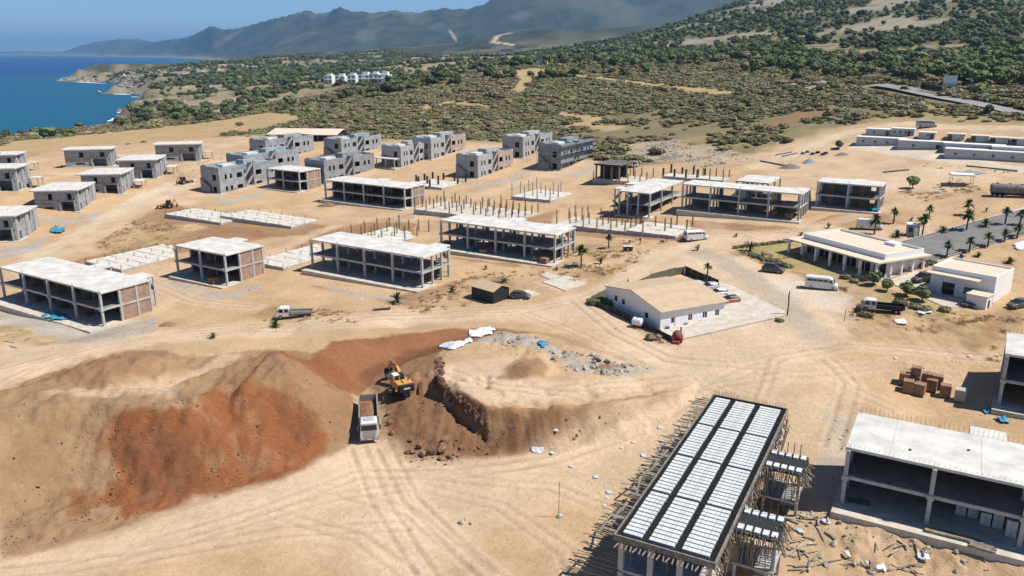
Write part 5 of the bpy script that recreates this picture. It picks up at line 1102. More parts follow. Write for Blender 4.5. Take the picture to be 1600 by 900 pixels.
def tanker():
    P = at(1548, 308); t = thing('tank_trailer', 'grey weathered tank trailer at the right edge', 'trailer', P, R(-24)); tm = mat('weathered_tank', (.20,.19,.175), .7, .2, noise=.5, scale=1)
    MB().tube((0, 1.2, 2.3), (11, 1.2, 2.3), 1.25, n=20).tube((-.3, 1.2, 2.3), (-.001, 1.2, 2.3), .8, 1.24, n=20).tube((11.001, 1.2, 2.3), (11.3, 1.2, 2.3), 1.24, .8, n=20).build('tank', tm, t); bx('chassis', M['dsteel'], t, 0, .7, .7, 11, 1.7, 1.04)
    for k in range(4): MB().tube((1.2 + k * 2.8, 1.2, 3.5), (1.2 + k * 2.8, 1.2, 3.75), .3, n=10).build('hatch', tm, t)
    for x in (.8, 2.0, 3.2):
        for y in (.15, 2.25): wheel(t, x, y, .5, .3)
    bx('support_leg', M['dsteel'], t, 9, .6, -.4, 9.2, .8, .7); bx('support_leg', M['dsteel'], t, 9, 1.6, -.4, 9.2, 1.8, .7)
tanker()
# ------------------------------------------------------------------ plants
def leafmat(name, c, c2, rnd=.35):
    m = mat(name, c, .8, noise=.3, scale=.8, col2=c2, spec=.15, obj_random=rnd); return m
M['scrub'] = leafmat('scrub_leaf', (.29,.255,.135), (.18,.165,.085)); M['scrub_green'] = leafmat('scrub_green_leaf', (.20,.215,.095), (.125,.138,.06)); M['scrub_brown'] = leafmat('scrub_dry_leaf', (.33,.26,.16), (.22,.17,.105))
M['olive'] = leafmat('olive_leaf', (.185,.215,.09), (.11,.135,.056)); M['pine'] = leafmat('pine_leaf', (.11,.13,.062), (.065,.08,.04)); M['palm'] = leafmat('palm_leaf', (.085,.115,.04), (.05,.07,.025), .2); M['drypalm'] = leafmat('dry_palm_leaf', (.20,.16,.085), (.10,.085,.045), .2)
M['bark'] = mat('bark', (.13,.095,.065), .95, noise=.4, scale=3); M['weed'] = leafmat('dry_weed', (.46,.33,.18), (.32,.22,.12), .25); M['stone'] = mat('limestone', (.40,.36,.30), .95, noise=.35, scale=1.2, bump=.3, obj_random=.25); M['redstone'] = mat('red_rock', (.24,.14,.085), .95, noise=.4, scale=1.5, bump=.3, obj_random=.25)
def crown_mesh(name, m, n=420, rx=1.0, rz=.75, leaf=.16, lobes=7, zc=.62, core=True, flat=0.):
    b = MB(); L = []
    for k in range(lobes):
        a = random.uniform(0, 6.28); d = random.uniform(.15, .62); L.append((d * math.cos(a) * rx, d * math.sin(a) * rx, zc + random.uniform(-.25, .35) * rz, random.uniform(.38, .62)))
    for k in range(n):
        x, y, z, r = random.choice(L); v = Vector((random.gauss(0, 1), random.gauss(0, 1), random.gauss(0, 1) + .25)).normalized(); rr_ = r * random.uniform(.75, 1.12)
        p = Vector((x + v.x * rr_ * rx, y + v.y * rr_ * rx, max(.02, z + v.z * rr_ * rz)))
        nrm = (v + Vector((random.uniform(-.6, .6), random.uniform(-.6, .6), random.uniform(-.4, .7)))).normalized(); a = nrm.orthogonal().normalized(); c = nrm.cross(a); s = leaf * random.uniform(.6, 1.5); ph = random.uniform(0, 3.14)
        a, c = a * math.cos(ph) + c * math.sin(ph), c * math.cos(ph) - a * math.sin(ph)
        b.add([p - a * s - c * s * .6, p + a * s - c * s * .6, p + a * s * .7 + c * s * .7, p - a * s * .7 + c * s * .7], [(0, 1, 2, 3)])
    if core:
        for x, y, z, r in L:
            V = []; F = []; na, nb_ = 6, 4
            for j in range(nb_ + 1):
                t = math.pi * j / nb_
                for i in range(na): f = 2 * math.pi * i / na; q = r * .78 * random.uniform(.8, 1.1); V.append((x + q * rx * math.sin(t) * math.cos(f), y + q * rx * math.sin(t) * math.sin(f), max(0., z + q * rz * math.cos(t))))
            for j in range(nb_):
                for i in range(na): F.append((j*na+i, j*na+(i+1)%na, (j+1)*na+(i+1)%na, (j+1)*na+i))
            b.add(V, F)
    me = bpy.data.meshes.new(name); me.from_pydata(b.v, [], b.f); me.materials.append(m); return me
SHRUB = [crown_mesh('shrub_foliage', M[k], 560, 1.05, .5, .13, 11, .32) for k in ('scrub', 'scrub_green', 'scrub_brown', 'scrub')]
TREEC = [crown_mesh('tree_crown', M[k], 520, 1., .85, .15, 8, 1.05) for k in ('olive', 'olive', 'pine')]
TRUNK = MB().tube((0, 0, -.3), (.04, .02, .55), .09, .06, n=6).tube((.04, .02, .5), (.3, .1, .95), .05, .03, n=5).tube((.04, .02, .5), (-.25, .15, 1.), .05, .03, n=5).tube((.04, .02, .5), (0, -.25, .95), .045, .03, n=5).mesh('trunk', M['bark'])
def shrub(label, px, py, w, kind=0, name='shrub', group=None, hs=1., P=None):
    P = P or at(px, py); o = link(name, SHRUB[kind], None, P - Vector((0, 0, .1)), random.uniform(0, 6.28)); o.scale = (w / 2, w / 2 * random.uniform(.85, 1.1), w / 2 * hs); return tag(o, label, 'shrub', group)
def tree(label, px, py, h, kind=0, name='broadleaf_tree', group=None, P=None, wide=1.):
    P = P or at(px, py); t = thing(name, label, 'tree', P, random.uniform(0, 6.28), group); s = h / 1.75
    link('trunk', TRUNK, t).scale = (s, s, s); link('crown', TREEC[kind], t).scale = (s * wide, s * wide, s); return t
# palms
def frond(b, base, az, el, ln, droop, w, fan=False):
    d = Vector((math.cos(az) * math.cos(el), math.sin(az) * math.cos(el), math.sin(el))); side = Vector((-math.sin(az), math.cos(az), 0)); n = 5; pts = []
    for k in range(n + 1):
        s = k / n; p = base + d * ln * s + Vector((0, 0, -droop * ln * s * s)); ww = w * (math.sin(math.pi * min(1, .15 + s * .85)) ** .7) if not fan else w * s; pts.append((p, ww))
    for k in range(n):
        (p, a), (q, c) = pts[k], pts[k + 1]; dz = Vector((0, 0, .35))
        b.add([p, q, q + side * c - dz * c, p + side * a - dz * a], [(0, 1, 2, 3)]); b.add([p, q, q - side * c - dz * c, p - side * a - dz * a], [(3, 2, 1, 0)])
def palm_mesh(n, ln, w, elmin, elmax, droop, m):
    b = MB()
    for k in range(n): frond(b, Vector((random.uniform(-.05, .05), random.uniform(-.05, .05), random.uniform(-.1, .1))), random.uniform(0, 6.28), random.uniform(elmin, elmax), ln * random.uniform(.75, 1.1), droop * random.uniform(.7, 1.3), w * random.uniform(.8, 1.2))
    me = bpy.data.meshes.new('palm_crown'); me.from_pydata(b.v, [], b.f); me.materials.append(m); return me
PALMC = [palm_mesh(46, 1.25, .16, -.55, 1.35, .35, M['palm']) for _ in range(2)]; DATEC = [palm_mesh(38, 1.9, .11, .05, 1.4, .28, M['palm']), palm_mesh(30, 1.5, .09, .2, 1.45, .15, M['drypalm'])]
PTR = MB().tube((0, 0, -.3), (0, 0, .35), .2, .16, n=8).tube((0, 0, .35), (.02, 0, 1.0), .16, .12, n=8).mesh('trunk', M['bark']); SKIRT = palm_mesh(14, .6, .1, -1.2, -.6, .2, M['drypalm'])
def fan_palm(label, px, py, h, cr=1.0, kind=0):
    P = at(px, py); t = thing('fan_palm', label, 'palm', P, random.uniform(0, 6.28), 'palms'); k = link('trunk', PTR, t); k.scale = (1.1, 1.1, h - .9); c = link('crown', PALMC[kind % 2], t, (.02, 0, h - .9)); c.scale = (cr * 1.3,) * 3; link('dead_fronds', SKIRT, c); return t
def date_palm(label, px, py, s=1.0, kind=0, trunk=.4):
    P = at(px, py); t = thing('date_palm', label, 'palm', P, random.uniform(0, 6.28), 'palms'); k = link('trunk', PTR, t); k.scale = (1.5 * s, 1.5 * s, trunk * s); link('fronds', DATEC[kind], t, (0, 0, trunk * s * .9)).scale = (s,) * 3; return t
for lab, px, py, h, cr in (('leafy fan palm right of the four bay frame with brick pallets', 908, 417, 4.8, 1.35), ('young fan palm standing alone above the leafy one', 951, 388, 3.6, .85), ('tall thin palm behind the site office', 1104, 448, 5.2, .7),
    ('fan palm beside the white panel van', 1366, 366, 4.6, 1.25), ('fan palm on bare soil left of the small glazed cabin', 1396, 349, 3.9, .95), ('fan palm behind the small glazed cabin', 1451, 341, 3.4, .9), ('fan palm right next to the small glazed cabin', 1441, 368, 4.9, 1.3),
    ('large fan palm at the road verge, middle of the verge row', 1510, 360, 4.7, 1.3), ('fan palm directly behind the large verge palm', 1511, 336, 3.9, 1.1), ('fan palm at the far bend of the asphalt road', 1570, 352, 4.3, 1.05), ('fan palm at the right edge by the road bend, upper', 1593, 353, 3.9, 1.0), ('fan palm at the right edge by the road bend, lower', 1589, 372, 3.4, .95),
    ('fifth small fan palm along the lower road side counted from the pavilion', 1569, 378, 3.2, .75), ('fan palm on the lower road side, third from the pavilion', 1543, 386, 3.4, .9), ('fan palm on the lower road side, second from the pavilion', 1514, 394, 3.6, .9), ('fan palm on the lower road side nearest the pavilion', 1479, 402, 3.6, .95)):
    fan_palm(lab, px, py, h, cr, random.randrange(2))
for lab, px, py, s, kd, tr in (('large spiky date palm alone in front of the open frame', 620, 473, 1.25, 0, .6), ('date palm clump above the small dark shed, left one', 706, 456, .8, 0, .3), ('date palm clump above the small dark shed, right one', 787, 441, .75, 0, .3), ('dry date palm right of the leafy fan palm', 939, 412, 1.1, 1, .4), ('thin dry palm below the frame with brick pallets', 759, 421, .7, 1, .4), ('small dry palm at the right corner of the frame apron', 870, 422, .7, 1, .2),
    ('small spiky palm in front of the white flatbed truck', 430, 510, .95, 0, .2), ('lone small palm on the dirt road verge at left', 333, 528, .7, 0, .2), ('dry palm below the white minibus', 1090, 391, .95, 1, .4), ('big grey green date palm at the hedge corner', 1172, 392, 1.25, 0, .8), ('small dry palm on bare soil above the hedge', 1150, 370, .7, 1, .2), ('dry young palm in the garden beside the big date palm', 1191, 402, .9, 1, .4),
    ('date palm left of the small glazed cabin', 1402, 370, 1.15, 0, .3), ('date palm right of the small glazed cabin', 1474, 363, 1.1, 0, .3), ('grey date palm at the road bend', 1540, 355, 1.2, 0, .7), ('small palm stump beside the pavilion palm row', 1502, 405, .75, 0, .5), ('low bushy palm behind the white house, left', 1528, 401, .8, 0, .1), ('low bushy palm behind the white house, right', 1578, 411, 1.0, 0, .1), ('small dry palm behind the panel van', 1424, 345, .7, 1, .2), ('young dry palm at the upper verge', 1541, 331, .7, 1, .5), ('dry palm left of the panel van', 1294, 356, .9, 1, .4), ('dry small palm above the pavilion roof corner', 1252, 368, .8, 1, .1), ('dark stunted palm above the asphalt bend', 1578, 366, .6, 1, .3), ('dry palm near the portable toilets', 984, 380, .6, 1, .3)):
    date_palm(lab, px, py, s, kd, tr)
for lab, px, py, h, kd in (('round dark garden tree in front of the white house driveway', 1441, 470, 2.6, 0), ('pale garden tree left of the round dark one', 1417, 462, 2.6, 0), ('garden tree right below the pavilion corner', 1365, 445, 2.7, 0), ('thin garden tree between pavilion steps and truck', 1386, 455, 2.3, 1), ('dark tree beside the black car', 1463, 447, 2.8, 0), ('lone rounded tree left of the flat roofed shelter', 1426, 294, 3.3, 1), ('crooked bare tree by the cabin rows', 1311, 232, 2.8, 2), ('dark tree by the far highway above the cabins', 1542, 180, 3.8, 2)):
    tree(lab, px, py, h, kd)
for lab, px, py, w, kd in (('green shrub against the pavilion side, nearest the steps', 1404, 424, 2.6, 1), ('green shrub against the pavilion side, second', 1419, 420, 2.3, 1), ('green shrub against the pavilion side, third', 1436, 416, 2.8, 1), ('green shrub against the pavilion side, farthest', 1455, 413, 2.4, 1), ('brown shrub left of the teal cabinet', 1512, 478, 2.6, 2), ('green shrub at the annex of the white house', 1535, 474, 3., 1), ('dark low shrub behind the black truck bed', 1405, 475, 2.8, 0), ('dark low shrub right of the black truck bed', 1430, 482, 2.6, 0), ('olive shrub below the round garden tree', 1449, 486, 2.4, 0), ('shrub in front of the black bed truck', 1355, 494, 2.6, 0),
    ('brown shrub at the garden corner by the van', 1322, 435, 2.4, 2), ('shrub right of the white minibus on the garden edge', 1336, 441, 2.2, 2), ('dry olive shrub on the weed bank', 1475, 486, 2.4, 2), ('dark shrub by the pavilion front left', 1245, 402, 2.2, 1), ('brush heap near the red oven', 1020, 530, 2.6, 2), ('small shrub at the yard corner by the wooden pole', 1218, 502, 1.6, 1)):
    shrub(lab, px, py, w, kd)
def hedge(label, a, b, w, h, n):
    A = at(*a); B = at(*b); t = thing('clipped_hedge', label, 'hedge', A, 0)
    for k in range(n):
        q = A + (B - A) * (k + .5) / n; o = link('hedge_foliage', SHRUB[1 if k % 3 else 0], t, (q.x - A.x, q.y - A.y, zat(q.x, q.y) - A.z - .1), random.uniform(0, 6)); ln = (B - A).length / n; o.scale = (ln * .62, w * .6, h * .95)
hedge('long clipped hedge at the top of the pavilion garden', (1146,388), (1262,374), 1.3, 1.0, 14); hedge('short thick hedge above the dark estate car', (1172,399), (1236,419), 1.8, 1.1, 9)
for k, (px, py) in enumerate(((926,474),(932,476),(938,473),(945,476),(952,473),(958,476))): shrub('green creeper on the fence at the left end of the site office', px, py, 2.6, 1, 'creeper', 'creeper along the office fence', 1.3)
# scrub on the hill: the nearest ones stand alone, the rest is one mass
def nearest(x, y):
    ia = np.clip(np.round((np.arctan2(x, y) - ang[0]) / (ang[1] - ang[0])).astype(int), 0, NA - 1); ir = np.clip(np.searchsorted(rr, np.hypot(x, y)), 0, NR - 1); return ir * NA + ia
def scatter(n, r0, r1, a0, a1):
    r = np.sqrt(rng.uniform(r0 * r0, r1 * r1, n)); a = rng.uniform(R(a0), R(a1), n); return r * np.sin(a), r * np.cos(a)
def mass(name, label_m, pts, sizes, templates, hs=(.8, 1.2), sink=.15):
    me = bpy.data.meshes.new(name); me.from_pydata(np.asarray(pts).tolist(), [], []); n = len(pts)
    for nm, ty, arr in (('size', 'FLOAT', sizes), ('turn', 'FLOAT', rng.uniform(0, 6.28, n)), ('tall', 'FLOAT', sizes * rng.uniform(*hs, n)), ('pick', 'INT', rng.integers(0, len(templates), n))):
        a = me.attributes.new(nm, ty, 'POINT'); a.data.foreach_set('value', arr.astype(np.int32 if ty == 'INT' else np.float32))
    o = link(name, me); struct(o, 'stuff'); ng = bpy.data.node_groups.new(name, 'GeometryNodeTree'); ng.interface.new_socket('Geometry', in_out='INPUT', socket_type='NodeSocketGeometry'); ng.interface.new_socket('Geometry', in_out='OUTPUT', socket_type='NodeSocketGeometry')
    N = ng.nodes; Lk = ng.links; gi = N.new('NodeGroupInput'); go = N.new('NodeGroupOutput'); ip = N.new('GeometryNodeInstanceOnPoints'); jn = N.new('GeometryNodeJoinGeometry')
    def attr(nm, ty):
        a = N.new('GeometryNodeInputNamedAttribute'); a.data_type = ty; a.inputs['Name'].default_value = nm; return next(s for s in a.outputs if s.enabled)
    for tpl in templates[::-1]:
        oi = N.new('GeometryNodeObjectInfo'); oi.transform_space = 'ORIGINAL'; oi.inputs['Object'].default_value = tpl; oi.inputs['As Instance'].default_value = True; Lk.new(oi.outputs['Geometry'], jn.inputs[0])
    Lk.new(gi.outputs[0], ip.inputs['Points']); Lk.new(jn.outputs[0], ip.inputs['Instance']); ip.inputs['Pick Instance'].default_value = True; Lk.new(attr('pick', 'INT'), ip.inputs['Instance Index'])
    cb = N.new('ShaderNodeCombineXYZ'); Lk.new(attr('turn', 'FLOAT'), cb.inputs['Z']); Lk.new(cb.outputs[0], ip.inputs['Rotation'])
    c2 = N.new('ShaderNodeCombineXYZ'); sz = attr('size', 'FLOAT'); Lk.new(sz, c2.inputs['X']); Lk.new(sz, c2.inputs['Y']); Lk.new(attr('tall', 'FLOAT'), c2.inputs['Z']); Lk.new(c2.outputs[0], ip.inputs['Scale'])
    Lk.new(ip.outputs[0], go.inputs[0]); md = o.modifiers.new('scatter', 'NODES'); md.node_group = ng; return o
x, y = scatter(60000, 285, 760, -40, 46); k = nearest(x, y); lum = col[k] @ np.array([.3, .6, .1]); sp_ = sdv[k]
w = np.clip((.295 - lum) / .05, 0, 1) * sstep(2, 10, sp_) * sstep(.36, .52, fbm(x, y, 22, 4, 600) * .55 + fbm(x, y, 70, 3, 610) * .45 + .06 + .05 * sstep(350, 450, np.hypot(x, y))) * (cs[k] > 25)
hw = seg_dist(x, y, PW([(1372,134),(1425,145),(1480,156),(1540,166.5),(1600,178),(1690,196)]), False); w = w * (hw > 8)
keep = rng.random(len(x)) < w; x, y = x[keep], y[keep]; z = gz(x, y); sz = rng.gamma(3, .38, len(x)) + .4
r_ = np.hypot(x, y); vis = np.abs(np.arctan2(x, y)) < R(33.5); order = np.argsort(np.where(vis, r_ / sz, 1e9)); first = order[:230]; rest = np.setdiff1d(np.arange(len(x)), first)
TPL = []
for i in first:
    kd = int(rng.integers(0, 4)); o = link('scrub_bush', SHRUB[kd], None, (x[i], y[i], z[i] - .12), float(rng.uniform(0, 6.28))); s = float(sz[i]); o.scale = (s, s * .95, s * float(rng.uniform(.55, .95)))
    px_ = 800 + x[i] / y[i] * 1303; far_ = r_[i] > 330
    side = ('between the sea and the dry grass' if px_ < 300 else 'left of the long cream roofed shed' if px_ < 420 else 'behind the cream roofed shed' if px_ < 530 else 'behind the porch house' if px_ < 700 else 'behind the furthest block house' if px_ < 800 else 'behind the scaffolded house' if px_ < 930 else 'above the rubble field' if px_ < 1080 else 'right of the rubble field' if px_ < 1200 else 'beside the pale track' if px_ < 1330 else 'above the site cabins' if px_ < 1480 else 'below the highway at the right edge')
    tag(o, ('large ' if s > 2.3 else 'small ' if s < 1.5 else 'medium ') + ('olive', 'green', 'brown', 'olive')[kd] + ' wild bush ' + ('higher up ' if far_ else 'low down ') + side, 'shrub', 'scrub bushes ' + side)
def template(me, label, px, py, s, cat='shrub', name='scrub_bush', group=None):   # a bush of unit size that also serves as the pattern of the mass
    P = at(px, py); o = link(name, me, None, P - Vector((0, 0, .1))); o.scale = (s, s, s); return tag(o, label, cat, group)
TPL = [template(SHRUB[0], 'olive bush at the left end of the rubble field', 1028, 240, 3.2), template(SHRUB[1], 'green bush on the lower hillside above the rubble field', 1150, 222, 2.6), template(SHRUB[2], 'brown bush on the dry grass left of the block houses', 375, 196, 2.6), template(SHRUB[3], 'dark bush right of the rubble field by the track', 1230, 222, 2.6)]
mass('hillside_scrub', '', np.stack([x, y, z - .12], 1)[rest], sz[rest], TPL, (.5, .95))
# far trees and orchard
x, y = scatter(90000, 560, 2600, -36, 40); k = nearest(x, y); rd = np.hypot(x, y); lum = col[k] @ np.array([.3, .6, .1])
w = sstep(.24, .10, lum) * .6 + .035; w = w * (fbm(x, y, 60, 3, 620) > .40)
w = np.where((x < -200) & (rd > 900), np.maximum(w, .10 * (fbm(x, y, 80, 3, 630) > .42)), w) * (cs[k] > 25)
keep = rng.random(len(x)) < w; x, y = x[keep], y[keep]; z = gz(x, y); sz = rng.gamma(8, .28, len(x)) + .8
FT = []
for i, (me, px, py) in enumerate(((TREEC[0], 1330, 122), (TREEC[1], 1290, 118), (TREEC[2], 1245, 126))):
    P = at(px, py); o = link('orchard_tree', me, None, P - Vector((0, 0, .4))); o.scale = (3., 3., 3.2); tag(o, ('round green tree at the left end of the orchard', 'smaller green tree behind the orchard edge', 'dark pine-like tree left of the orchard')[i], 'tree'); FT.append(o)
mass('distant_woodland', '', np.stack([x, y, z - .6], 1), sz, FT, (.7, 1.1))
og = []; tries = 0
while len(og) < 150 and tries < 4000:
    tries += 1; px = random.uniform(1190, 1640); py = random.uniform(84, 141); 
    if py > 112 + (px - 1190) * .07: continue
    P = at(px, py); 
    if P.y > 900 or any((P - q).length < 6.5 for q in og): continue
    og.append(P); zone = 'left part' if px < 1330 else ('middle' if px < 1470 else 'right part')
    th_ = random.uniform(4.6, 7.5); zone = 'far left' if px < 1270 else 'left' if px < 1350 else 'middle' if px < 1430 else 'part behind the billboard' if px < 1520 else 'right'
    tree(('tall' if th_ > 6.4 else 'low' if th_ < 5.5 else 'medium high') + ' rounded orchard tree in the ' + ('front' if py > 112 else 'rear' if py < 98 else 'centre') + ' rows of the grove, ' + zone, 0, 0, th_, random.choice((0, 0, 1)), 'orchard_tree', 'grove above the highway, ' + zone, P, 1.25)
for i in range(7):
    P = at(1441 + i * 4.6, 143 + i * .8); t = thing('cypress_tree', 'small dark cypress in the row along the highway below the billboard', 'tree', P, 0, 'cypress row by the highway'); link('trunk', TRUNK, t).scale = (1.2, 1.2, 2); link('crown', TREEC[2], t).scale = (.9, .9, 2.4)
for i in range(26):
    px = 1480 + i * 6; py = 147 + (px - 1480) * .17 + random.uniform(-3, 3); shrub('dark roadside bush on the far side of the highway', px, py, random.uniform(5, 8), random.choice((0, 3)), 'roadside_bush', 'bushes lining the highway', .8)
ROCKT = []
xs_, ys_ = scatter(60000, 560, 2700, -36, 0); kk = nearest(xs_, ys_); zz_ = gz(xs_, ys_); cc_ = cs[kk]; ok_ = (zz_ > SEA + 1) & (cc_ < 240) & (rng.random(len(xs_)) < sstep(240, 10, cc_) * .22 * sstep(.4, .6, fbm(xs_, ys_, 50, 3, 640)))
CR = dict(x=xs_[ok_], y=ys_[ok_], z=zz_[ok_])
# dry weeds on the site, stones on dug ground
TUFT = MB()
for k in range(46):
    a = random.uniform(0, 6.28); d = random.uniform(0, .6); l_ = random.uniform(.15, .42); p = Vector((d * math.cos(a), d * math.sin(a), 0)); q = p + Vector((random.uniform(-.25, .25), random.uniform(-.25, .25), l_)); s = Vector((random.uniform(-.05, .05), random.uniform(-.05, .05), 0)); TUFT.add([p - s, p + s, q], [(0, 1, 2)])
me = bpy.data.meshes.new('weed_tuft'); me.from_pydata(TUFT.v, [], TUFT.f); me.materials.append(M['weed'])
tp = link('weed_tuft', me, None, at(705, 468)); struct(tp, 'stuff')
GR = [[(150,380),(210,345),(280,350),(300,370),(160,410)], [(640,470),(745,425),(800,435),(740,470),(700,500),(640,492)], [(880,385),(1000,372),(1015,395),(960,440),(890,440)], [(370,495),(430,478),(600,490),(560,505),(430,505)], [(1320,470),(1330,500),(1440,520),(1600,540),(1600,500),(1480,486),(1400,492)], [(1500,500),(1600,490),(1600,570),(1520,560)], [(930,478),(1040,545),(1060,540),(960,480)], [(1400,300),(1500,280),(1540,296),(1450,315)], [(1145,392),(1256,402),(1366,440),(1340,446),(1170,404)], [(700,425),(860,425),(960,415),(960,430),(800,440)], [(1190,400),(1330,450),(1320,456),(1180,408)]]
pts = []
for g in GR:
    P = PW(g); lo = P.min(0); hi = P.max(0); n = int((hi - lo).prod() * .55); xx = rng.uniform(lo[0], hi[0], n); yy = rng.uniform(lo[1], hi[1], n); q = inside(xx, yy, P) & (fbm(xx, yy, 6, 3, 700) > .46); pts.append(np.stack([xx[q], yy[q], gz(xx[q], yy[q])], 1))
pts = np.concatenate(pts); mass('dry_weeds', '', pts, rng.uniform(.5, 1.3, len(pts)), [tp])
def rock_mesh(m, seed):
    rs = random.Random(seed); bm = bmesh.new(); bmesh.ops.create_icosphere(bm, subdivisions=2, radius=1)
    pl = [(Vector((rs.gauss(0, 1), rs.gauss(0, 1), rs.gauss(0, 1))).normalized(), rs.uniform(.5, .85)) for _ in range(9)]
    for v in bm.verts:
        for n_, d in pl:
            e = v.co.dot(n_) - d
            if e > 0: v.co -= n_ * e
        v.co.z *= .75
    me = bpy.data.meshes.new('rock'); bm.to_mesh(me); bm.free(); me.materials.append(m); return me
ROCK = [rock_mesh(M['redstone'], k) for k in range(3)]; LIME = [rock_mesh(M['stone'], 10 + k) for k in range(3)]
ct_ = []
for i, (px, py, s) in enumerate(((330,160,3.2),(365,157,2.6),(410,158,3.0))): P = at(px, py); o = link('limestone_outcrop', LIME[i], None, P, random.uniform(0, 6)); o.scale = (s * 1.4, s, s * .8); tag(o, ('left', 'middle', 'right')[i] + ' pale limestone outcrop on the coastal slope below the white villas', 'rock'); ct_.append(o)
rs_ = rng.uniform(1.2, 4.2, len(CR['x'])) * np.clip(np.hypot(CR['x'], CR['y']) / 1200, .6, 1.6); mass('coastal_rocks', '', np.stack([CR['x'], CR['y'], CR['z'] - rs_ * .2], 1), rs_, ct_, (.5, .9))
xs_, ys_ = scatter(9000, 740, 1000, -26, -8); kk = nearest(xs_, ys_); ok_ = (col[kk] @ np.array([.3, .6, .1]) > .30) & (rng.random(len(xs_)) < .5) & (fbm(xs_, ys_, 40, 3, 650) > .47); mass('limestone_pavement', '', np.stack([xs_[ok_], ys_[ok_], gz(xs_[ok_], ys_[ok_]) - .4], 1), rng.uniform(.6, 2.4, int(ok_.sum())), ct_, (.4, .8))
boul = []
for i, (px, py, s) in enumerate(((690,703,1.0),(675,708,.8),(660,712,.65),(645,706,.55),(697,690,.9),(655,700,.6),(636,708,.45),(702,715,.5),(688,718,.5),(642,688,.45),(610,662,.6),(606,648,.5),(612,678,.5),(720,700,.4))):
    P = at(px, py); o = link('boulder', ROCK[i % 3], None, P + Vector((0, 0, s * .3)), random.uniform(0, 6)); o.scale = (s, s * .85, s); tag(o, 'angular red brown boulder at the foot of the cut beside the haul road' if i < 10 else 'red brown boulder on the slope between truck and excavator', 'boulder', 'boulders below the cut' if i < 10 else 'boulders beside the truck'); boul.append(o)
for i, (px, py, s) in enumerate(((722,817,.45),(735,819,.3),(728,812,.25))): P = at(px, py); o = link('boulder', LIME[i], None, P + Vector((0, 0, s * .3))); o.scale = (s,) * 3; tag(o, 'small pale stone lying on the open dirt in the foreground', 'stone', 'pale stones in the foreground')
lb = []
for i, (px, py, s) in enumerate(((915,578,.5),(935,562,.9),(950,566,.7),(925,556,.6),(942,572,.6),(960,572,.5),(905,568,.4),(1000,255,.8),(1080,245,.9),(1130,255,.8))): P = at(px, py); o = link('boulder', LIME[i % 3], None, P + Vector((0, 0, s * .3)), random.uniform(0, 6)); o.scale = (s * 1.2, s, s); tag(o, 'pale broken concrete lump on the rubble ridge' if i < 7 else 'pale rock in the rubble field below the scrub hill', 'boulder', 'rubble lumps' if i < 7 else 'rubble field rocks'); lb.append(o)
def strew(name, polys, dens, tpl, s0, s1, seed):
    pts = []
    for g in polys:
        P = PW(g); lo = P.min(0); hi = P.max(0); n = int((hi - lo).prod() * dens); xx = rng.uniform(lo[0], hi[0], n); yy = rng.uniform(lo[1], hi[1], n); q = inside(xx, yy, P) & (rng.random(n) < sstep(.35, .6, fbm(xx, yy, 5, 3, seed))); pts.append(np.stack([xx[q], yy[q]], 1))
    p = np.concatenate(pts); k = nearest(p[:, 0], p[:, 1]); z = gz(p[:, 0], p[:, 1]); s = s0 + (s1 - s0) * rng.random(len(p)) ** 4
    mass(name, '', np.column_stack([p, z + s * .1]), s, tpl, (.7, 1.1))
strew('loose_red_stones', [[(600,620),(690,600),(752,655),(880,655),(960,640),(900,690),(780,716),(700,726),(640,722),(606,690)], [(0,700),(180,650),(400,600),(540,640),(545,700),(300,790),(0,874)], [(640,712),(760,712),(760,728),(650,732)]], 1.6, boul[:3], .03, .2, 800)
CLOD = [rock_mesh(mat('soil_clod', (.36,.22,.115), .95, noise=.4, scale=2, obj_random=.3), 90 + k) for k in range(2)]; ct = []
for i, (px, py) in enumerate(((120,700),(60,760))):
    P = at(px, py); o = link('soil_clod', CLOD[i], None, P + Vector((0, 0, .1))); o.scale = (.3,) * 3; tag(o, 'large clod of soil on the left spoil heap, ' + ('upper one' if i == 0 else 'lower one'), 'clod'); ct.append(o)
strew('soil_clods', [[(0,640),(150,600),(262,560),(420,555),(545,620),(548,690),(440,745),(300,788),(180,832),(0,872)], [(606,600),(690,640),(880,655),(1000,635),(880,700),(700,726),(640,722)]], 4.0, ct, .03, .12, 820)
strew('site_gravel', [[(0,900),(200,850),(560,740),(900,720),(1060,640),(1300,560),(1600,560),(1600,660),(1250,700),(940,880),(900,900)], [(0,430),(300,340),(480,470),(1000,380),(1250,420),(1280,520),(900,560),(0,600)], [(400,300),(900,240),(1400,300),(1250,370),(900,360),(640,340)]], .55, lb[3:6], .02, .15, 830)
APR = [[(0,480),(150,518),(250,495),(230,520),(160,535),(60,515),(0,500)], [(265,436),(350,458),(410,440),(400,452),(340,468),(270,450)], [(480,440),(620,464),(640,470),(560,462)], [(690,402),(870,420),(880,428),(760,414)], [(415,300),(470,308),(500,300),(470,314)], [(510,318),(640,335),(650,345),(560,332)], [(1070,345),(1250,360),(1260,350),(1245,368),(1080,356)], [(320,302),(350,310),(420,296),(400,304),(350,316)], [(700,278),(760,286),(830,262),(810,276),(750,292)], [(830,262),(880,272),(940,258),(900,274)], [(960,372),(1060,380),(1080,366),(1070,384)], [(60,335),(125,340),(160,325),(150,340),(90,348)], [(1290,640),(1330,660),(1310,790),(1270,790)], [(1390,560),(1560,560),(1560,640),(1510,640)]]
strew('field_stones', [[(960,225),(1050,218),(1150,238),(1180,250),(1100,262),(1000,245)], [(965,232),(1040,222),(1120,240),(1080,258)]], 2.2, lb[7:10], .1, .6, 850)
strew('ridge_rubble', [[(760,524),(800,518),(870,540),(920,558),(1030,574),(960,588),(900,580),(850,556),(790,540)]], 5, lb[:3], .07, .5, 860)
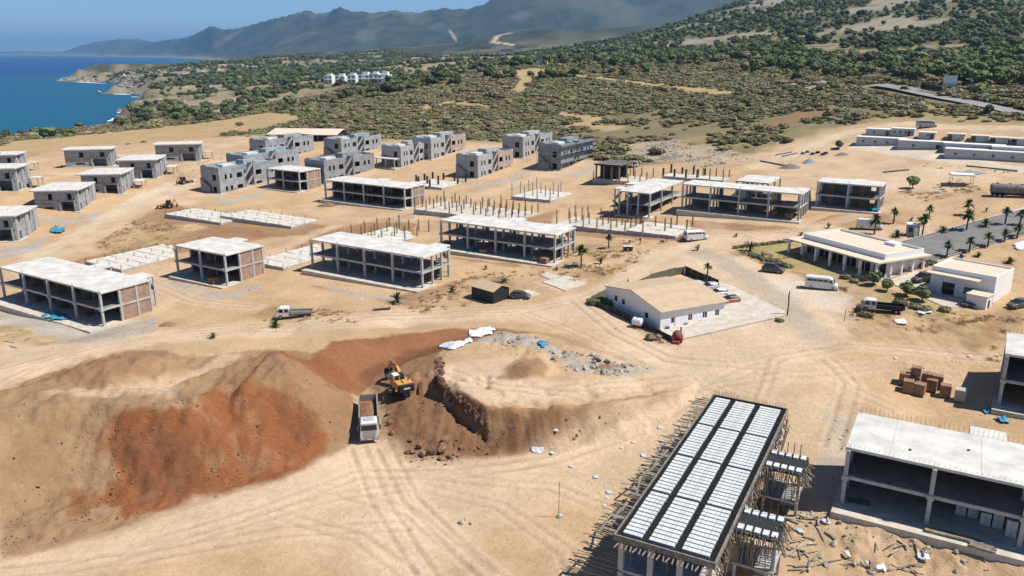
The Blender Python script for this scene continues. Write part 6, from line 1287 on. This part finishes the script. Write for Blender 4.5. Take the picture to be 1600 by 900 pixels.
strew('cut_stones', [[(757,655),(900,655),(1000,635),(880,700),(760,722),(640,724),(610,690),(690,640)]], 2.5, boul[3:6], .04, .3, 870)
strew('building_rubble', APR, 1.6, lb[:3], .03, .22, 840)
strew('rubble_stones', [[(750,530),(800,520),(900,555),(1040,575),(960,590),(880,582),(800,545)], [(960,225),(1050,218),(1150,238),(1180,250),(1100,262),(1000,245)], [(1450,255),(1600,268),(1600,275),(1440,262)], [(180,268),(320,252),(360,240),(340,260),(300,285)], [(1220,780),(1300,800),(1600,880),(1600,900),(1240,900)]], 1.3, lb[:3], .06, .42, 810)
# ------------------------------------------------------------------ yard furniture, fences
M['shade_net'] = mat('shade_net', (.16,.15,.10), .9, noise=.3, scale=1.5); M['netdark'] = mat('dark_net', (.05,.045,.035), .9, noise=.3, scale=1.5)
def fence(label, pts, h, m, step=2.4, top=None):
    P = PW(pts); t = thing('mesh_fence', label, 'fence', (P[0][0], P[0][1], zat(*P[0])), 0); b0 = t.location; q = []
    for i in range(len(P) - 1):
        n = max(1, round(np.hypot(*(P[i+1] - P[i])) / step)); q += [P[i] + (P[i+1] - P[i]) * k / n for k in range(n)]
    q.append(P[-1]); q = [Vector((a[0], a[1], zat(*a))) for a in q]
    for a, b in zip(q, q[1:]):
        d = (b - a); nrm = Vector((-d.y, d.x, 0)).normalized() * .02; o = Vector(b0); hh = h * random.uniform(.93, 1.04)
        MB().add([a - o - nrm, b - o - nrm, b - o - nrm + Vector((0, 0, hh)), a - o - nrm + Vector((0, 0, hh)), a - o + nrm, b - o + nrm, b - o + nrm + Vector((0, 0, hh)), a - o + nrm + Vector((0, 0, hh))], [(0,1,2,3),(7,6,5,4),(0,4,5,1),(1,5,6,2),(2,6,7,3),(3,7,4,0)]).build('net_panel', m, t)
    pm = MB().tube((0, 0, -.4), (0, 0, h + .12), .045, n=6).mesh('fence_post', M['metal'])
    for a in q: link('fence_post', pm, t, a - Vector(b0))
fence('green brown net fence behind the site office on the left', [(994,452),(1017,440),(1056,430),(1069,428)], 1.7, M['shade_net'])
fence('dark net fence behind the site office on the right, by the tall palm', [(1070,428),(1090,436),(1122,450)], 1.7, M['netdark'])
fence('low dark fence along the shaded end of the site office', [(926,476),(960,490),(1000,510),(1050,534)], 1.0, M['netdark'])
fence('net fence under the creeper at the left end of the site office', [(924,474),(945,464),(964,458)], 1.5, M['shade_net'])
P = at(1058, 533); t = thing('dome_oven', 'red and brown domed outdoor oven at the yard corner', 'oven', P, R(-20)); om = mat('oven_red', (.33,.07,.06), .8, noise=.3, scale=2); od = mat('oven_clay', (.20,.11,.08), .9, noise=.3, scale=2)
bx('oven_base', om, t, -.9, -.8, -.3, .9, .8, 1.0); MB().lathe([(.85, 1.0), (.82, 1.3), (.65, 1.65), (.35, 1.88), (.01, 1.95)], 14).build('dome', od, t, True); bx('oven_mouth', M['black'], t, -.3, -.83, .45, .3, -.802, .9); MB().tube((.5, .3, 1.5), (.5, .3, 2.5), .14, n=8).build('chimney', od, t); bx('front_step', om, t, -.6, -1.4, -.3, .6, -.81, .35)
P = at(996, 511); t = thing('water_tank', 'white horizontal water tank outside the site office fence', 'tank', P, R(-35)); MB().tube((-.75, 0, 1.0), (.75, 0, 1.0), .75, n=16).tube((-.95, 0, 1.0), (-.751, 0, 1.0), .5, .74, n=16).tube((.751, 0, 1.0), (.95, 0, 1.0), .74, .5, n=16).build('tank_body', M['paint'], t)
for x in (-.5, .4): bx('cradle', M['dsteel'], t, x, -.5, -.1, x + .12, .5, .4)
MB().tube((0, 0, 1.7), (0, 0, 1.85), .16, n=8).build('cap', M['dsteel'], t)
for i, (px, py) in enumerate(((977,392),(985,392))):
    P = at(px, py); t = thing('waste_bin', 'left of two dark wheeled bins beside the dirt road' if i == 0 else 'right of two dark wheeled bins beside the dirt road', 'bin', P, R(10), 'wheeled bins'); bd = mat('bin_plastic', (.045,.05,.04), .7)
    MB().add([(-.4,-.35,.1),(.4,-.35,.1),(.4,.35,.1),(-.4,.35,.1),(-.5,-.45,1.1),(.5,-.45,1.1),(.5,.45,1.1),(-.5,.45,1.1)], [(3,2,1,0),(4,5,6,7),(0,1,5,4),(1,2,6,5),(2,3,7,6),(3,0,4,7)]).build('bin_body', bd, t); bx('bin_lid', M['wsheet'], t, -.52, -.48, 1.1, .52, .48, 1.18)
    for s in (-.35, .35): MB().tube((s - .04, .4, .12), (s + .04, .4, .12), .12, n=8).build('bin_wheel', TYRE, t)
P = at(1416, 369); t = thing('glazed_cabin', 'small grey guard cabin with glazed side among the roadside palms', 'cabin', P, R(-20)); bx('body', M['metal'], t, 0, 0, 0, 2.6, 2.2, 2.7); bx('roof', M['paint'], t, -.15, -.15, 2.7, 2.75, 2.35, 2.85); bx('window', M['glass'], t, .3, -.03, 1., 1.2, -.002, 2.1); bx('door', M['paint'], t, 1.5, -.03, .1, 2.3, -.002, 2.2); bx('window', M['glass'], t, 2.602, .4, 1., 2.63, 1.8, 2.1)
P = at(1520, 468); t = thing('teal_cabinet', 'teal plastic cabinet on the porch of the white house', 'cabinet', P, R(-48)); tm = mat('teal_plastic', (.03,.22,.28), .6, noise=.2, scale=2); MB().bbox(-.8, -.6, .1, .6, .6, 2.1, .1).build('body', tm, t); bx('side_unit', tm, t, .601, -.5, .1, 1.3, .5, 1.5); bx('door_gap', M['black'], t, -.12, -.625, .2, -.08, -.601, 1.9)
for i, (px, py) in enumerate(((1383,436),(1392,436))):
    P = at(px, py); t = thing('garden_chair', ('left' if i == 0 else 'right') + ' white garden chair at the pavilion corner', 'chair', P, R(-30 + 120 * i), 'garden chairs'); bx('seat', M['paint'], t, -.25, -.25, .42, .25, .25, .47); bx('backrest', M['paint'], t, -.25, .2, .471, .25, .25, .95)
    for a in (-.22, .18):
        for b in (-.22, .18): bx('leg', M['paint'], t, a, b, 0, a + .04, b + .04, .419)
# poles and signs
P = at(1230, 493); t = thing('wooden_pole', 'rough wooden pole standing alone at the junction', 'pole', P); MB().tube((0, 0, -.5), (.05, 0, 2), .14, .12, n=7).tube((.05, 0, 2), (-.03, .03, 3.6), .12, .13, n=7).tube((-.03, .03, 3.6), (0, 0, 4.6), .13, .08, n=7).build('trunk', M['bark'], t)
P = at(873, 808); t = thing('survey_pole', 'thin dark pole stuck in the foreground dirt with a white bag at its foot', 'pole', P); MB().tube((0, 0, -.3), (0, 0, 4.6), .035, n=6).build('shaft', M['dsteel'], t); MB().lathe([(.35, -.05), (.3, .12), (.12, .22), (.01, .25)], 9).build('base_heap', M['gwood'], t)
P = at(1483, 139); t = thing('billboard', 'blank white roadside billboard by the highway', 'sign', P, R(-15)); bx('panel', M['paint'], t, -2.6, -.1, 2.2, 2.6, .1, 5.6); bx('lower_panel', M['trailer'], t, -2.6, -.08, 1.1, 2.6, .08, 2.1)
for x in (-2.2, 2.1): bx('post', M['metal'], t, x, .11, -1, x + .2, .3, 5.2)
for i, (px, py) in enumerate(((1338,495),(1319,502))):
    P = at(px, py); tag(MB().tube((0, 0, -.4), (.06, 0, 2.3), .06, .05, n=6).tube((.06, 0, 2.2), (.7, .1, 2.35), .03, n=5).build('iron_post', M['rebar'], None, loc=P), ('taller' if i == 0 else 'shorter') + ' rusty bent iron post by the black bed truck', 'post')
P = at(1345, 487); t = thing('scrap_machine', 'small rusty brown machine left of the black bed truck', 'machine', P, R(20)); MB().bbox(-.8, -.5, .3, .8, .5, 1.1, .08).build('engine_box', M['rebar'], t); MB().tube((.8, 0, .9), (1.5, 0, 1.6), .08, n=6).build('arm', M['rebar'], t); wheel(t, -.5, -.6, .35, .2); wheel(t, -.5, .6, .35, .2)
P = at(597, 484); t = thing('steel_trough', 'black steel trough lying on the dirt below the large date palm', 'trough', P, R(14)); MB().prism([(-1.5, .1), (1.5, .1), (1.6, .5), (1.5, .5), (1.4, .2), (-1.4, .2), (-1.5, .5), (-1.6, .5)], -.4, .4).build('channel', M['dsteel'], t); bx('leg', M['dsteel'], t, -1.2, -.35, -.2, -1.1, .35, .1); bx('leg', M['dsteel'], t, 1.1, -.35, -.2, 1.2, .35, .1)
# ------------------------------------------------------------------ pallets, blocks, timber
WR = mat('pallet_brick', (.34,.20,.13), .9, noise=.35, scale=4, obj_random=.2); WW = mat('wrapped_brick', (.50,.47,.43), .7, noise=.25, scale=3)
BRK = MB().box(0, 0, 0, .215, .45, .255).mesh('brick', WR); BRKW = MB().box(0, 0, 0, .215, .45, .255).mesh('brick', WW)
def pallet(label, P, rz, s=1.7, layers=6, wrapped=False, group='brick pallets by the right edge', fine=True):
    t = thing('brick_pallet', label, 'pallet', P, rz, group); h = s / 2
    d = bx('deck', M['wood'], t, -h, -h, .1, h, h, .16)
    for k in (-1, 0, 1): bx('bearer', M['wood'], d, k * (h - .12) - .07, -h, 0, k * (h - .12) + .07, h, .0995)
    n = 6 if fine else 2; w = s / n; lh = .3; mm = WW if wrapped else WR
    if fine:
        for L_ in range(layers):
            for i in range(n):
                for j in range(3):
                    if 0 < i < n - 1 and j == 1 and L_ < layers - 1: continue
                    link('brick', BRKW if wrapped else BRK, t, (-h + i * w + random.uniform(-.01, .01), -h + j * s / 3 + random.uniform(-.015, .015), .16 + L_ * .28))
    else:
        for L_ in range(layers): bx('brick_layer', mm, t, -h + random.uniform(0, .03), -h + random.uniform(0, .03), .165 + L_ * .3, h - random.uniform(0, .03), h - random.uniform(0, .03), .44 + L_ * .3)
    return t
lab = ['leftmost rear pallet of clay bricks', 'rear pallet of clay bricks under the raised one', 'front left pallet of clay bricks', 'front pallet of clay bricks, second from left', 'pallet of clay bricks in the middle of the group', 'rear middle pallet of clay bricks', 'pallet of clay bricks right of the middle', 'large front pallet of clay bricks on the right', 'pale wrapped pallet at the right end']
for i, (px, py) in enumerate(((1412,600),(1428,604),(1418,612),(1436,617),(1455,610),(1447,600),(1464,604),(1476,619),(1499,626))):
    pallet(lab[i] + ' near the right edge', at(px, py), GRID + random.uniform(-.12, .12), 1.42, 6, i == 8)
pallet('topmost brick pallet standing on the rear stack near the right edge', at(1430, 606) + Vector((0, .4, 1.92)), GRID, 1.35, 4)
for lb_, px, py in (('brick pallet on the apron right of the blue sheet, frame above the shed', 757, 399), ('brick pallet at the right end of the frame apron above the shed', 851, 413), ('brick pallet at the left end of the frame above the shed', 697, 388), ('small brick stack on the apron of the two bay frame', 334, 444), ('left brick stack inside the see-through frame', 1208, 338), ('right brick stack inside the see-through frame', 1232, 342)):
    pallet(lb_, at(px, py) + Vector((0, 0, .2)), GRID, 1.7, 4, False, 'brick stacks on building aprons', False)
t0, P0, h0 = FB['D']; c_, s_ = math.cos(R(-29.5)), math.sin(R(-29.5))
def dw(x, y, z=0): return Vector((P0.x + c_ * x - s_ * y, P0.y + s_ * x + c_ * y, P0.z + z))
AAC = MB()
for a in range(2):
    for b in range(2):
        for c in range(4): AAC.bbox(a * .62, b * .62, c * .36, a * .62 + .6, b * .62 + .6, c * .36 + .35, .02)
AACm = mat('white_block', (.62,.62,.60), .85, noise=.12, scale=2)
for i in range(7):
    x = 11.2 + i * 1.15; y = 3.6 - (i > 1) * 1.0 - (i > 3) * 1.2; t = thing('block_stack', ('first', 'second', 'third', 'fourth', 'fifth', 'sixth', 'seventh')[i] + ' stack of white building blocks from the left, inside the nearest frame', 'block stack', dw(x, y, .19), GRID, 'white block stacks')
    for a in range(2):
        for b in range(2):
            for c in range(3 + (i > 2)): MB().bbox(a * .5, b * .5, c * .47, a * .5 + .48, b * .5 + .48, c * .47 + .46, .02).build('block', AACm, t)
t = thing('timber_stack', 'stack of long dark boards on the apron of the nearest frame', 'timber', dw(8.6, -1.9, .19), GRID + R(2))
for k in range(12): bx('board', M['wood'] if k % 2 else M['gwood'], t, random.uniform(-.2, .2), (k % 4) * .24, (k // 4) * .09, 5 + random.uniform(-.4, .4), (k % 4) * .24 + .21, (k // 4) * .09 + .08)
t = thing('timber_stack', 'short dark timber pile at the right corner of the nearest frame apron', 'timber', dw(12.6, -2.6, .19), GRID + R(-4))
for k in range(10): bx('board', M['gwood'], t, random.uniform(-.2, .2), (k % 5) * .24, (k // 5) * .12, 2.2 + random.uniform(-.2, .2), (k % 5) * .24 + .2, (k // 5) * .12 + .1)
t = thing('form_panel', 'flat timber panel lying on the left end of the nearest frame apron', 'panel', dw(.7, .2, .19), GRID + R(12))
for k in range(6): bx('plank', M['gwood'], t, 0, k * .22, 0, 2.4, k * .22 + .2, .05)
# planks strewn about: each a thing
zones = ((1212, 800, 1300, 892, 34, 'scrap timber plank on the littered ground between the two nearest buildings', 'planks between the nearest buildings'), (1320, 850, 1440, 895, 16, 'scrap timber plank in front of the nearest frame apron', 'planks below the nearest frame'), (985, 352, 1060, 366, 14, 'loose plank on the littered foundation before the end-on frame', 'planks on the littered foundation'), (10, 515, 60, 545, 5, 'loose plank on pale dirt at the left edge', 'planks at the left edge'), (1240, 560, 1300, 640, 0, '', ''))
M['pale_wood'] = mat('pale_timber', (.46,.39,.30), .85, noise=.3, scale=2)
pk = [MB().box(-1, -.07, 0, 1, .07, .05).mesh('plank', M[k]) for k in ('pale_wood', 'gwood')]
for x0, y0, x1, y1, n, lb_, gr in zones:
    for i in range(n):
        P = at(random.uniform(x0, x1), random.uniform(y0, y1)); o = link('timber_plank', pk[i % 2], None, P + Vector((0, 0, .12 if y0 > 500 else .7)), random.uniform(0, 3.14)); o.scale = (random.uniform(.5, 1.6), random.uniform(.8, 1.6), 1); o.rotation_euler.y = random.uniform(-.08, .08); tag(o, ('long ' if o.scale.x > 1.2 else 'short ' if o.scale.x < .85 else '') + ('tan ' if i % 2 == 0 else 'grey ') + lb_, 'plank', gr)
# crumpled sheets and bags
def sheet_thing(name, label, cat, pts, m, hgt=.25, n=20, seed=0, group=None, lift=.06):
    P = PW(pts); c0 = P.mean(0); lo = P.min(0); hi = P.max(0); V = []; F = []; keep = {}
    xs = np.linspace(lo[0], hi[0], n); ys = np.linspace(lo[1], hi[1], n); X, Y = np.meshgrid(xs, ys); x = X.ravel(); y = Y.ravel()
    d = np.where(inside(x, y, P), seg_dist(x, y, P), -seg_dist(x, y, P)) + (fbm(x, y, 1.2, 3, 900 + seed) - .5) * 2.2; ok = d > 0; z = gz(x, y) + lift + hgt * (1 - np.abs(2 * fbm(x, y, 1.1, 3, 950 + seed) - 1)) ** 2
    z0 = zat(*c0)
    for j in range(n - 1):
        for i in range(n - 1):
            q = (j*n+i, j*n+i+1, (j+1)*n+i+1, (j+1)*n+i)
            if sum(ok[k] for k in q) >= 3:
                f = []
                for k in q:
                    if k not in keep: keep[k] = len(V); V.append((x[k] - c0[0], y[k] - c0[1], z[k] - z0))
                    f.append(keep[k])
                F.append(tuple(f))
    b = MB().add(V, F); o = b.build(name, m, None, True, loc=(c0[0], c0[1], z0)); so = o.modifiers.new('thickness', 'SOLIDIFY'); so.thickness = .03; return tag(o, label, cat, group)
sheet_thing('plastic_sheet', 'torn white plastic sheeting on the rim of the cut, left piece', 'sheet', [(684,540),(700,536),(722,533),(736,528),(738,535),(722,542),(704,547),(690,546)], M['wsheet'], .25, 34, 1)
sheet_thing('plastic_sheet', 'crumpled white plastic sheeting on the rim of the cut, upper piece', 'sheet', [(733,518),(750,514),(768,510),(774,516),(766,524),(752,528),(738,528)], M['wsheet'], .3, 34, 2)
for i, (lb_, pts) in enumerate((('blue tarpaulin heap beside the nearest grey villa', [(78,361),(86,356),(100,358),(104,362),(92,366),(80,365)]), ('blue sheet on the apron of the frame at the left edge', [(56,493),(80,489),(105,495),(112,501),(90,504),(66,500)]), ('blue sheet on the apron of the four bay open frame', [(520,433),(532,428),(546,431),(544,437),(526,438)]), ('bright blue sheet on the apron of the frame with brick pallets', [(727,397),(736,391),(750,393),(748,400),(732,401)]), ('blue sheet at the corner of the two bay frame with window holes', [(1352,329),(1360,324),(1374,327),(1372,333),(1358,333)]), ('blue sheet at the left foot of the right edge frame', [(1534,638),(1545,634),(1556,640),(1552,648),(1538,646)]), ('teal sheet scrap below the right edge frame', [(1557,656),(1570,653),(1578,660),(1566,664)]), ('blue grey sheets on the rubble ridge', [(838,536),(856,533),(864,539),(850,544)]))):
    sheet_thing('blue_tarpaulin', lb_, 'tarpaulin', pts, M['tarp'], .7 if i in (0, 3) else .45, 16, 10 + i, 'blue tarpaulins', .3 if 1 <= i <= 4 else .06)
bag = mat('litter_bag', (.55,.57,.60), .6, noise=.35, scale=4)
BAG = []
for k in range(3):
    me = rock_mesh(bag, 40 + k); BAG.append(me)
for i, (px, py) in enumerate(((971,700),(990,691),(1005,712),(931,746),(892,730),(948,778),(952,770),(944,790),(1031,668),(925,850),(875,806),(1034,690),(868,672),(862,707),(1250,830),(1290,815),(1355,880),(1265,850),(1240,790),(1445,872),(1400,560),(1480,560),(1515,557))):
    P = at(px, py); o = link('litter_bag', BAG[i % 3], None, P + Vector((0, 0, .08)), random.uniform(0, 6)); s = random.uniform(.22, .42); o.scale = (s * 1.5, s, s * .5)
    tag(o, 'small pale plastic litter on the haul road left of the foam block roof' if i < 14 else 'small pale plastic litter near the lower right buildings', 'litter', 'litter on the haul road' if i < 14 else 'litter at lower right')
for i, pts in enumerate(([(1430,866),(1450,868),(1462,878),(1440,880)], [(1310,858),(1325,862),(1330,872),(1315,870)], [(1365,880),(1380,884),(1382,896),(1368,894)], [(830,704),(850,701),(856,707),(836,709)], [(1430,480),(1450,483),(1456,492),(1436,492)], [(1398,503),(1412,500),(1416,508),(1400,508)], [(1585,382),(1600,378),(1600,392),(1588,392)])):
    sheet_thing('plastic_sheet', ('pale plastic scrap on the bank below the nearest frame', 'pale plastic scrap left of the nearest frame apron', 'pale plastic scrap among planks at the bottom edge', 'white plastic scrap at the foot of the bank', 'pale sheet heap in weeds right of the black bed truck', 'pale scrap in weeds below the black bed truck', 'pale sheet heap beside the road at the right edge')[i], 'sheet', pts, M['wsheet'], .3, 12, 30 + i)
# soil heaps and brush piles
def heap(label, px, py, w, h, m, name='soil_heap', cat='heap'):
    P = at(px, py); V = []; F = []; nr, na = 7, 18
    for j in range(nr + 1):
        for i in range(na):
            a = 2 * math.pi * i / na; r = w / 2 * j / nr * (1 + .2 * math.sin(2 * a + px) + .1 * math.sin(5 * a)); z = h * (math.cos(math.pi * j / nr) + 1) / 2 * random.uniform(.85, 1.1); X, Y = r * math.cos(a), r * .75 * math.sin(a); V.append((X, Y, z + zat(P.x + X, P.y + Y) - P.z - .06))
    for j in range(nr):
        for i in range(na): F.append((j*na+i, j*na+(i+1)%na, (j+1)*na+(i+1)%na, (j+1)*na+i))
    return tag(MB().add(V, F).build(name, m, None, True, loc=P), label, cat)
SB = mat('heap_soil', (.27,.165,.095), .95, noise=.35, scale=2, bump=.5)
heap('brown soil heap in front of the brick infilled frame', 511, 322, 7, 1.2, SB); heap('brown soil heap left of the white minibus', 1072, 374, 6.5, 1.3, SB); heap('dark gravel heap on the storage ground', 1264, 254, 5, 1.3, M['dgrey']); heap('dark brush heap on the storage ground', 1234, 262, 7, 1.4, M['gwood'], 'brush_heap'); heap('small dark brush heap near the cabin tree', 1315, 242, 5, .8, M['gwood'], 'brush_heap'); heap('long dark brush heap beside the bush at the rubble field', 1050, 247, 8, .9, M['gwood'], 'brush_heap'); heap('low reddish heap before the rubble ridge', 950, 575, 4, .6, SB); heap('brown clod heap on the dirt between frame and road', 262, 508, 5, .6, SB)
for i, (px, py) in enumerate(((1255,240),(1262,238),(1270,241),(1278,239),(1286,242),(1290,240))):
    P = at(px, py); tag(MB().lathe([(.2, .0), (.75, .05), (.75, .55), (.2, .6)], 12).build('drum', M['tarp'] if i < 2 else M['dsteel'], None, True, loc=P), 'blue drum on the storage ground' if i < 2 else 'dark drum lying on the storage ground', 'drum', 'drums on the storage ground' if i >= 2 else 'blue drums on the storage ground')
for i, (a, b) in enumerate((((1212,243),(1238,238)), ((1222,245),(1246,240)), ((1188,252),(1230,260)), ((1380,270),(1420,266)), ((1510,260),(1590,268)))):
    A = at(*a); B = at(*b); t = tag(MB()._bar((0, 0, .25), B - A + Vector((0, 0, .25)), .5, .3).build('steel_beam', M['dgrey'] if i < 2 else M['gwood'], None, loc=A), ('grey beam stacked on the storage ground, left one', 'grey beam stacked on the storage ground, right one', 'long dark pole before the brush heap', 'curved looking brown pipe on open ground', 'long brown timber in front of the long cabin')[i], 'beam')
# a dark mat beside the shelter
sheet_thing('shade_cloth', 'dark net cloth spread on the ground behind the white shelter', 'cloth', [(1478,272),(1515,266),(1545,271),(1505,275)], M['dgrey'], .08, 18, 50)
# rocky face of the cut
pts = []; Pl = [(684,566),(690,575),(684,592),(692,602),(705,612),(718,622),(730,632),(742,642),(752,652)]
for a, b in zip(Pl, Pl[1:]):
    for k in range(9):
        f = random.random(); px = a[0] + (b[0] - a[0]) * f + random.uniform(-5, 5); py = a[1] + (b[1] - a[1]) * f + random.uniform(-8, 8); P = at(px, py); pts.append((P.x, P.y, P.z - .35))
DR = mat('dark_cut_rock', (.15,.085,.055), .95, noise=.45, scale=1.6, bump=.5, obj_random=.25)
cr = []
for i, p in enumerate(pts):
    o = link('cut_rock', rock_mesh(DR, 60 + i % 6) if i < 6 else cr[i % 6].data, None, p, random.uniform(0, 6)); s = random.uniform(.5, 1.0); o.scale = (s * .55, s * .8, s * 1.3); o.rotation_euler.x = random.uniform(-.4, .4); tag(o, 'dark angular rock in the vertical face of the cut', 'rock', 'rocks of the cut face'); cr.append(o)
# ------------------------------------------------------------------ people
SKIN = mat('skin', (.33,.19,.13), .7); HAIR = mat('hair', (.02,.015,.012), .8)
def person(label, px, py, heading, top, legs, stride=.0, arm=.1, hat=None):
    P = at(px, py); me = bpy.data.meshes.new('body'); ob = bpy.data.objects.new('person', me); COL.objects.link(ob)
    st = stride; J = {'pel': (0,0,.95,.15), 'bel': (0,0,1.12,.145), 'che': (0,0,1.34,.17), 'nec': (0,.0,1.52,.065), 'hea': (.02,0,1.64,.10), 'cro': (.02,0,1.74,.085)}
    for s, n in ((1, 'l'), (-1, 'r')):
        f = st * s
        J |= {n+'hip': (0, .10*s, .90, .10), n+'kne': (f*.55+.03, .11*s, .50, .07), n+'ank': (f - (.1 if f < 0 else 0), .11*s, .09, .05), n+'toe': (f + .17 - (.1 if f < 0 else 0), .12*s, .04, .045), n+'sho': (0, .20*s, 1.42, .075), n+'elb': (-f*.3+arm*.2, .27*s, 1.14, .052), n+'wri': (-f*.6+arm, .27*s, .90, .038), n+'han': (-f*.7+arm*1.2, .27*s, .80, .04)}
    K = list(J); E = [('pel','bel'),('bel','che'),('che','nec'),('nec','hea'),('hea','cro')]
    for n in 'lr': E += [('pel', n+'hip'), (n+'hip', n+'kne'), (n+'kne', n+'ank'), (n+'ank', n+'toe'), ('che', n+'sho'), (n+'sho', n+'elb'), (n+'elb', n+'wri'), (n+'wri', n+'han')]
    me.from_pydata([J[k][:3] for k in K], [(K.index(a), K.index(b)) for a, b in E], []); md = ob.modifiers.new('skin', 'SKIN'); 
    for i, k in enumerate(K): me.skin_vertices[0].data[i].radius = (J[k][3],) * 2
    me.skin_vertices[0].data[0].use_root = True; ob.modifiers.new('sub', 'SUBSURF').levels = 1
    dg = bpy.context.evaluated_depsgraph_get(); nm = bpy.data.meshes.new_from_object(ob.evaluated_get(dg)); bpy.data.objects.remove(ob)
    nm.materials.clear()
    for m in (SKIN, top, legs, BK, HAIR): nm.materials.append(m)
    for p in nm.polygons:
        z = p.center.z; y = abs(p.center.y); p.material_index = 3 if z < .12 else 2 if (z < .98 and y < .235) else 4 if z > 1.70 or (z > 1.58 and p.center.x < -.03) else 0 if z > 1.5 or (y > .235 and z < 1.2) else 1; p.use_smooth = True
    o = link('person', nm, None, P, R(heading)); tag(o, label, 'person')
    if hat: MB().lathe([(.14, 1.70), (.125, 1.78), (.07, 1.84), (.005, 1.86)], 10, (.02, 0)).build('helmet', hat, o, True)
    return o
VEST = mat('hi_vis_vest', (.50,.62,.05), .7); NV = mat('navy_cloth', (.03,.035,.06), .85); BW = mat('brown_cloth', (.12,.10,.08), .85)
person('person in yellow vest and dark trousers standing on the road behind the office', 981, 447, 200, VEST, NV)
person('person in dark clothes walking on the dirt below the littered foundation', 1000, 382, 30, BW, NV, .28)
person('person in dark top standing beside the littered foundation edge', 1041, 378, 180, NV, BW, .05)
person('person standing on the apron of the frame with brick pallets', 834, 411, 250, BW, NV, .1, .25)
# barrow
P = at(1034, 380); t = thing('wheelbarrow', 'dark wheelbarrow and tools beside the littered foundation', 'wheelbarrow', P, R(20)); MB().add([(-.5,-.3,.6),(.5,-.3,.6),(.5,.3,.6),(-.5,.3,.6),(-.3,-.2,.3),(.3,-.2,.3),(.3,.2,.3),(-.3,.2,.3)], [(4,5,6,7),(0,4,7,3),(1,2,6,5),(0,1,5,4),(3,7,6,2)]).build('tray', M['dsteel'], t)
for s in (-.25, .25): MB().tube((.6, s * .3, .25), (-1.0, s, .6), .03, n=5).build('handle', M['gwood'], t)
wheel(t, .6, 0, .2, .08)
# surf along the rocks
FO = mat('sea_foam', (.80,.83,.84), .8, noise=.15, scale=.3)
def surf(pts, w, seed):
    P = np.array([on_z(a, b, SEA)[:2] for a, b in pts]); V = []; F = []; n = 40; q = np.stack([np.interp(np.linspace(0, len(P) - 1, n), np.arange(len(P)), P[:, k]) for k in (0, 1)], 1); d = np.gradient(q, axis=0); d /= np.linalg.norm(d, axis=1)[:, None]; nr = np.stack([-d[:, 1], d[:, 0]], 1)
    a = w * (.15 + fbm(np.arange(n) * 1., np.zeros(n), 5, 3, seed)) * np.sin(np.pi * (np.arange(n) + .3) / n); b = w * (.1 + fbm(np.arange(n) * 1., np.zeros(n), 4, 3, seed + 9)) * np.sin(np.pi * (np.arange(n) + .3) / n)
    for i in range(n): V += [(*(q[i] + nr[i] * a[i]), SEA + .25), (*(q[i]), SEA + .7), (*(q[i] - nr[i] * b[i]), SEA + .25)]
    for i in range(n - 1): F += [(3*i, 3*i+1, 3*i+4, 3*i+3), (3*i+1, 3*i+2, 3*i+5, 3*i+4)]
    struct(MB().add(V, F).build('surf_foam', FO, None, True), 'stuff')
for i, (pts, w) in enumerate(([[(88,126.3),(110,127.2),(140,129),(165,131)], 14], [[(176,146),(186,147.5),(205,148)], 12], [[(185,137),(190,138.5),(185,141)], 12], [[(205,152),(225,151),(245,150.5)], 7], [[(184,177),(190,173),(205,171.5)], 8], [[(168,190),(178,187),(186,182)], 5], [[(212,170),(228,164),(238,159)], 6])): surf(pts, w, 970 + i)
# ------------------------------------------------------------------ the air
hz = bpy.data.materials.new('haze_air'); hz.use_nodes = True; hn = hz.node_tree.nodes; hl = hz.node_tree.links; hn.clear()
hv = hn.new('ShaderNodeVolumePrincipled'); ho = hn.new('ShaderNodeOutputMaterial'); hl.new(hv.outputs[0], ho.inputs['Volume'])
hv.inputs['Color'].default_value = (.30, .60, 1.0, 1); hv.inputs['Density'].default_value = 5.6e-5; hv.inputs['Anisotropy'].default_value = .1
struct(MB().box(-52000, -400, SEA - 60, 40000, 43500, 780).build('haze', hz), 'stuff')
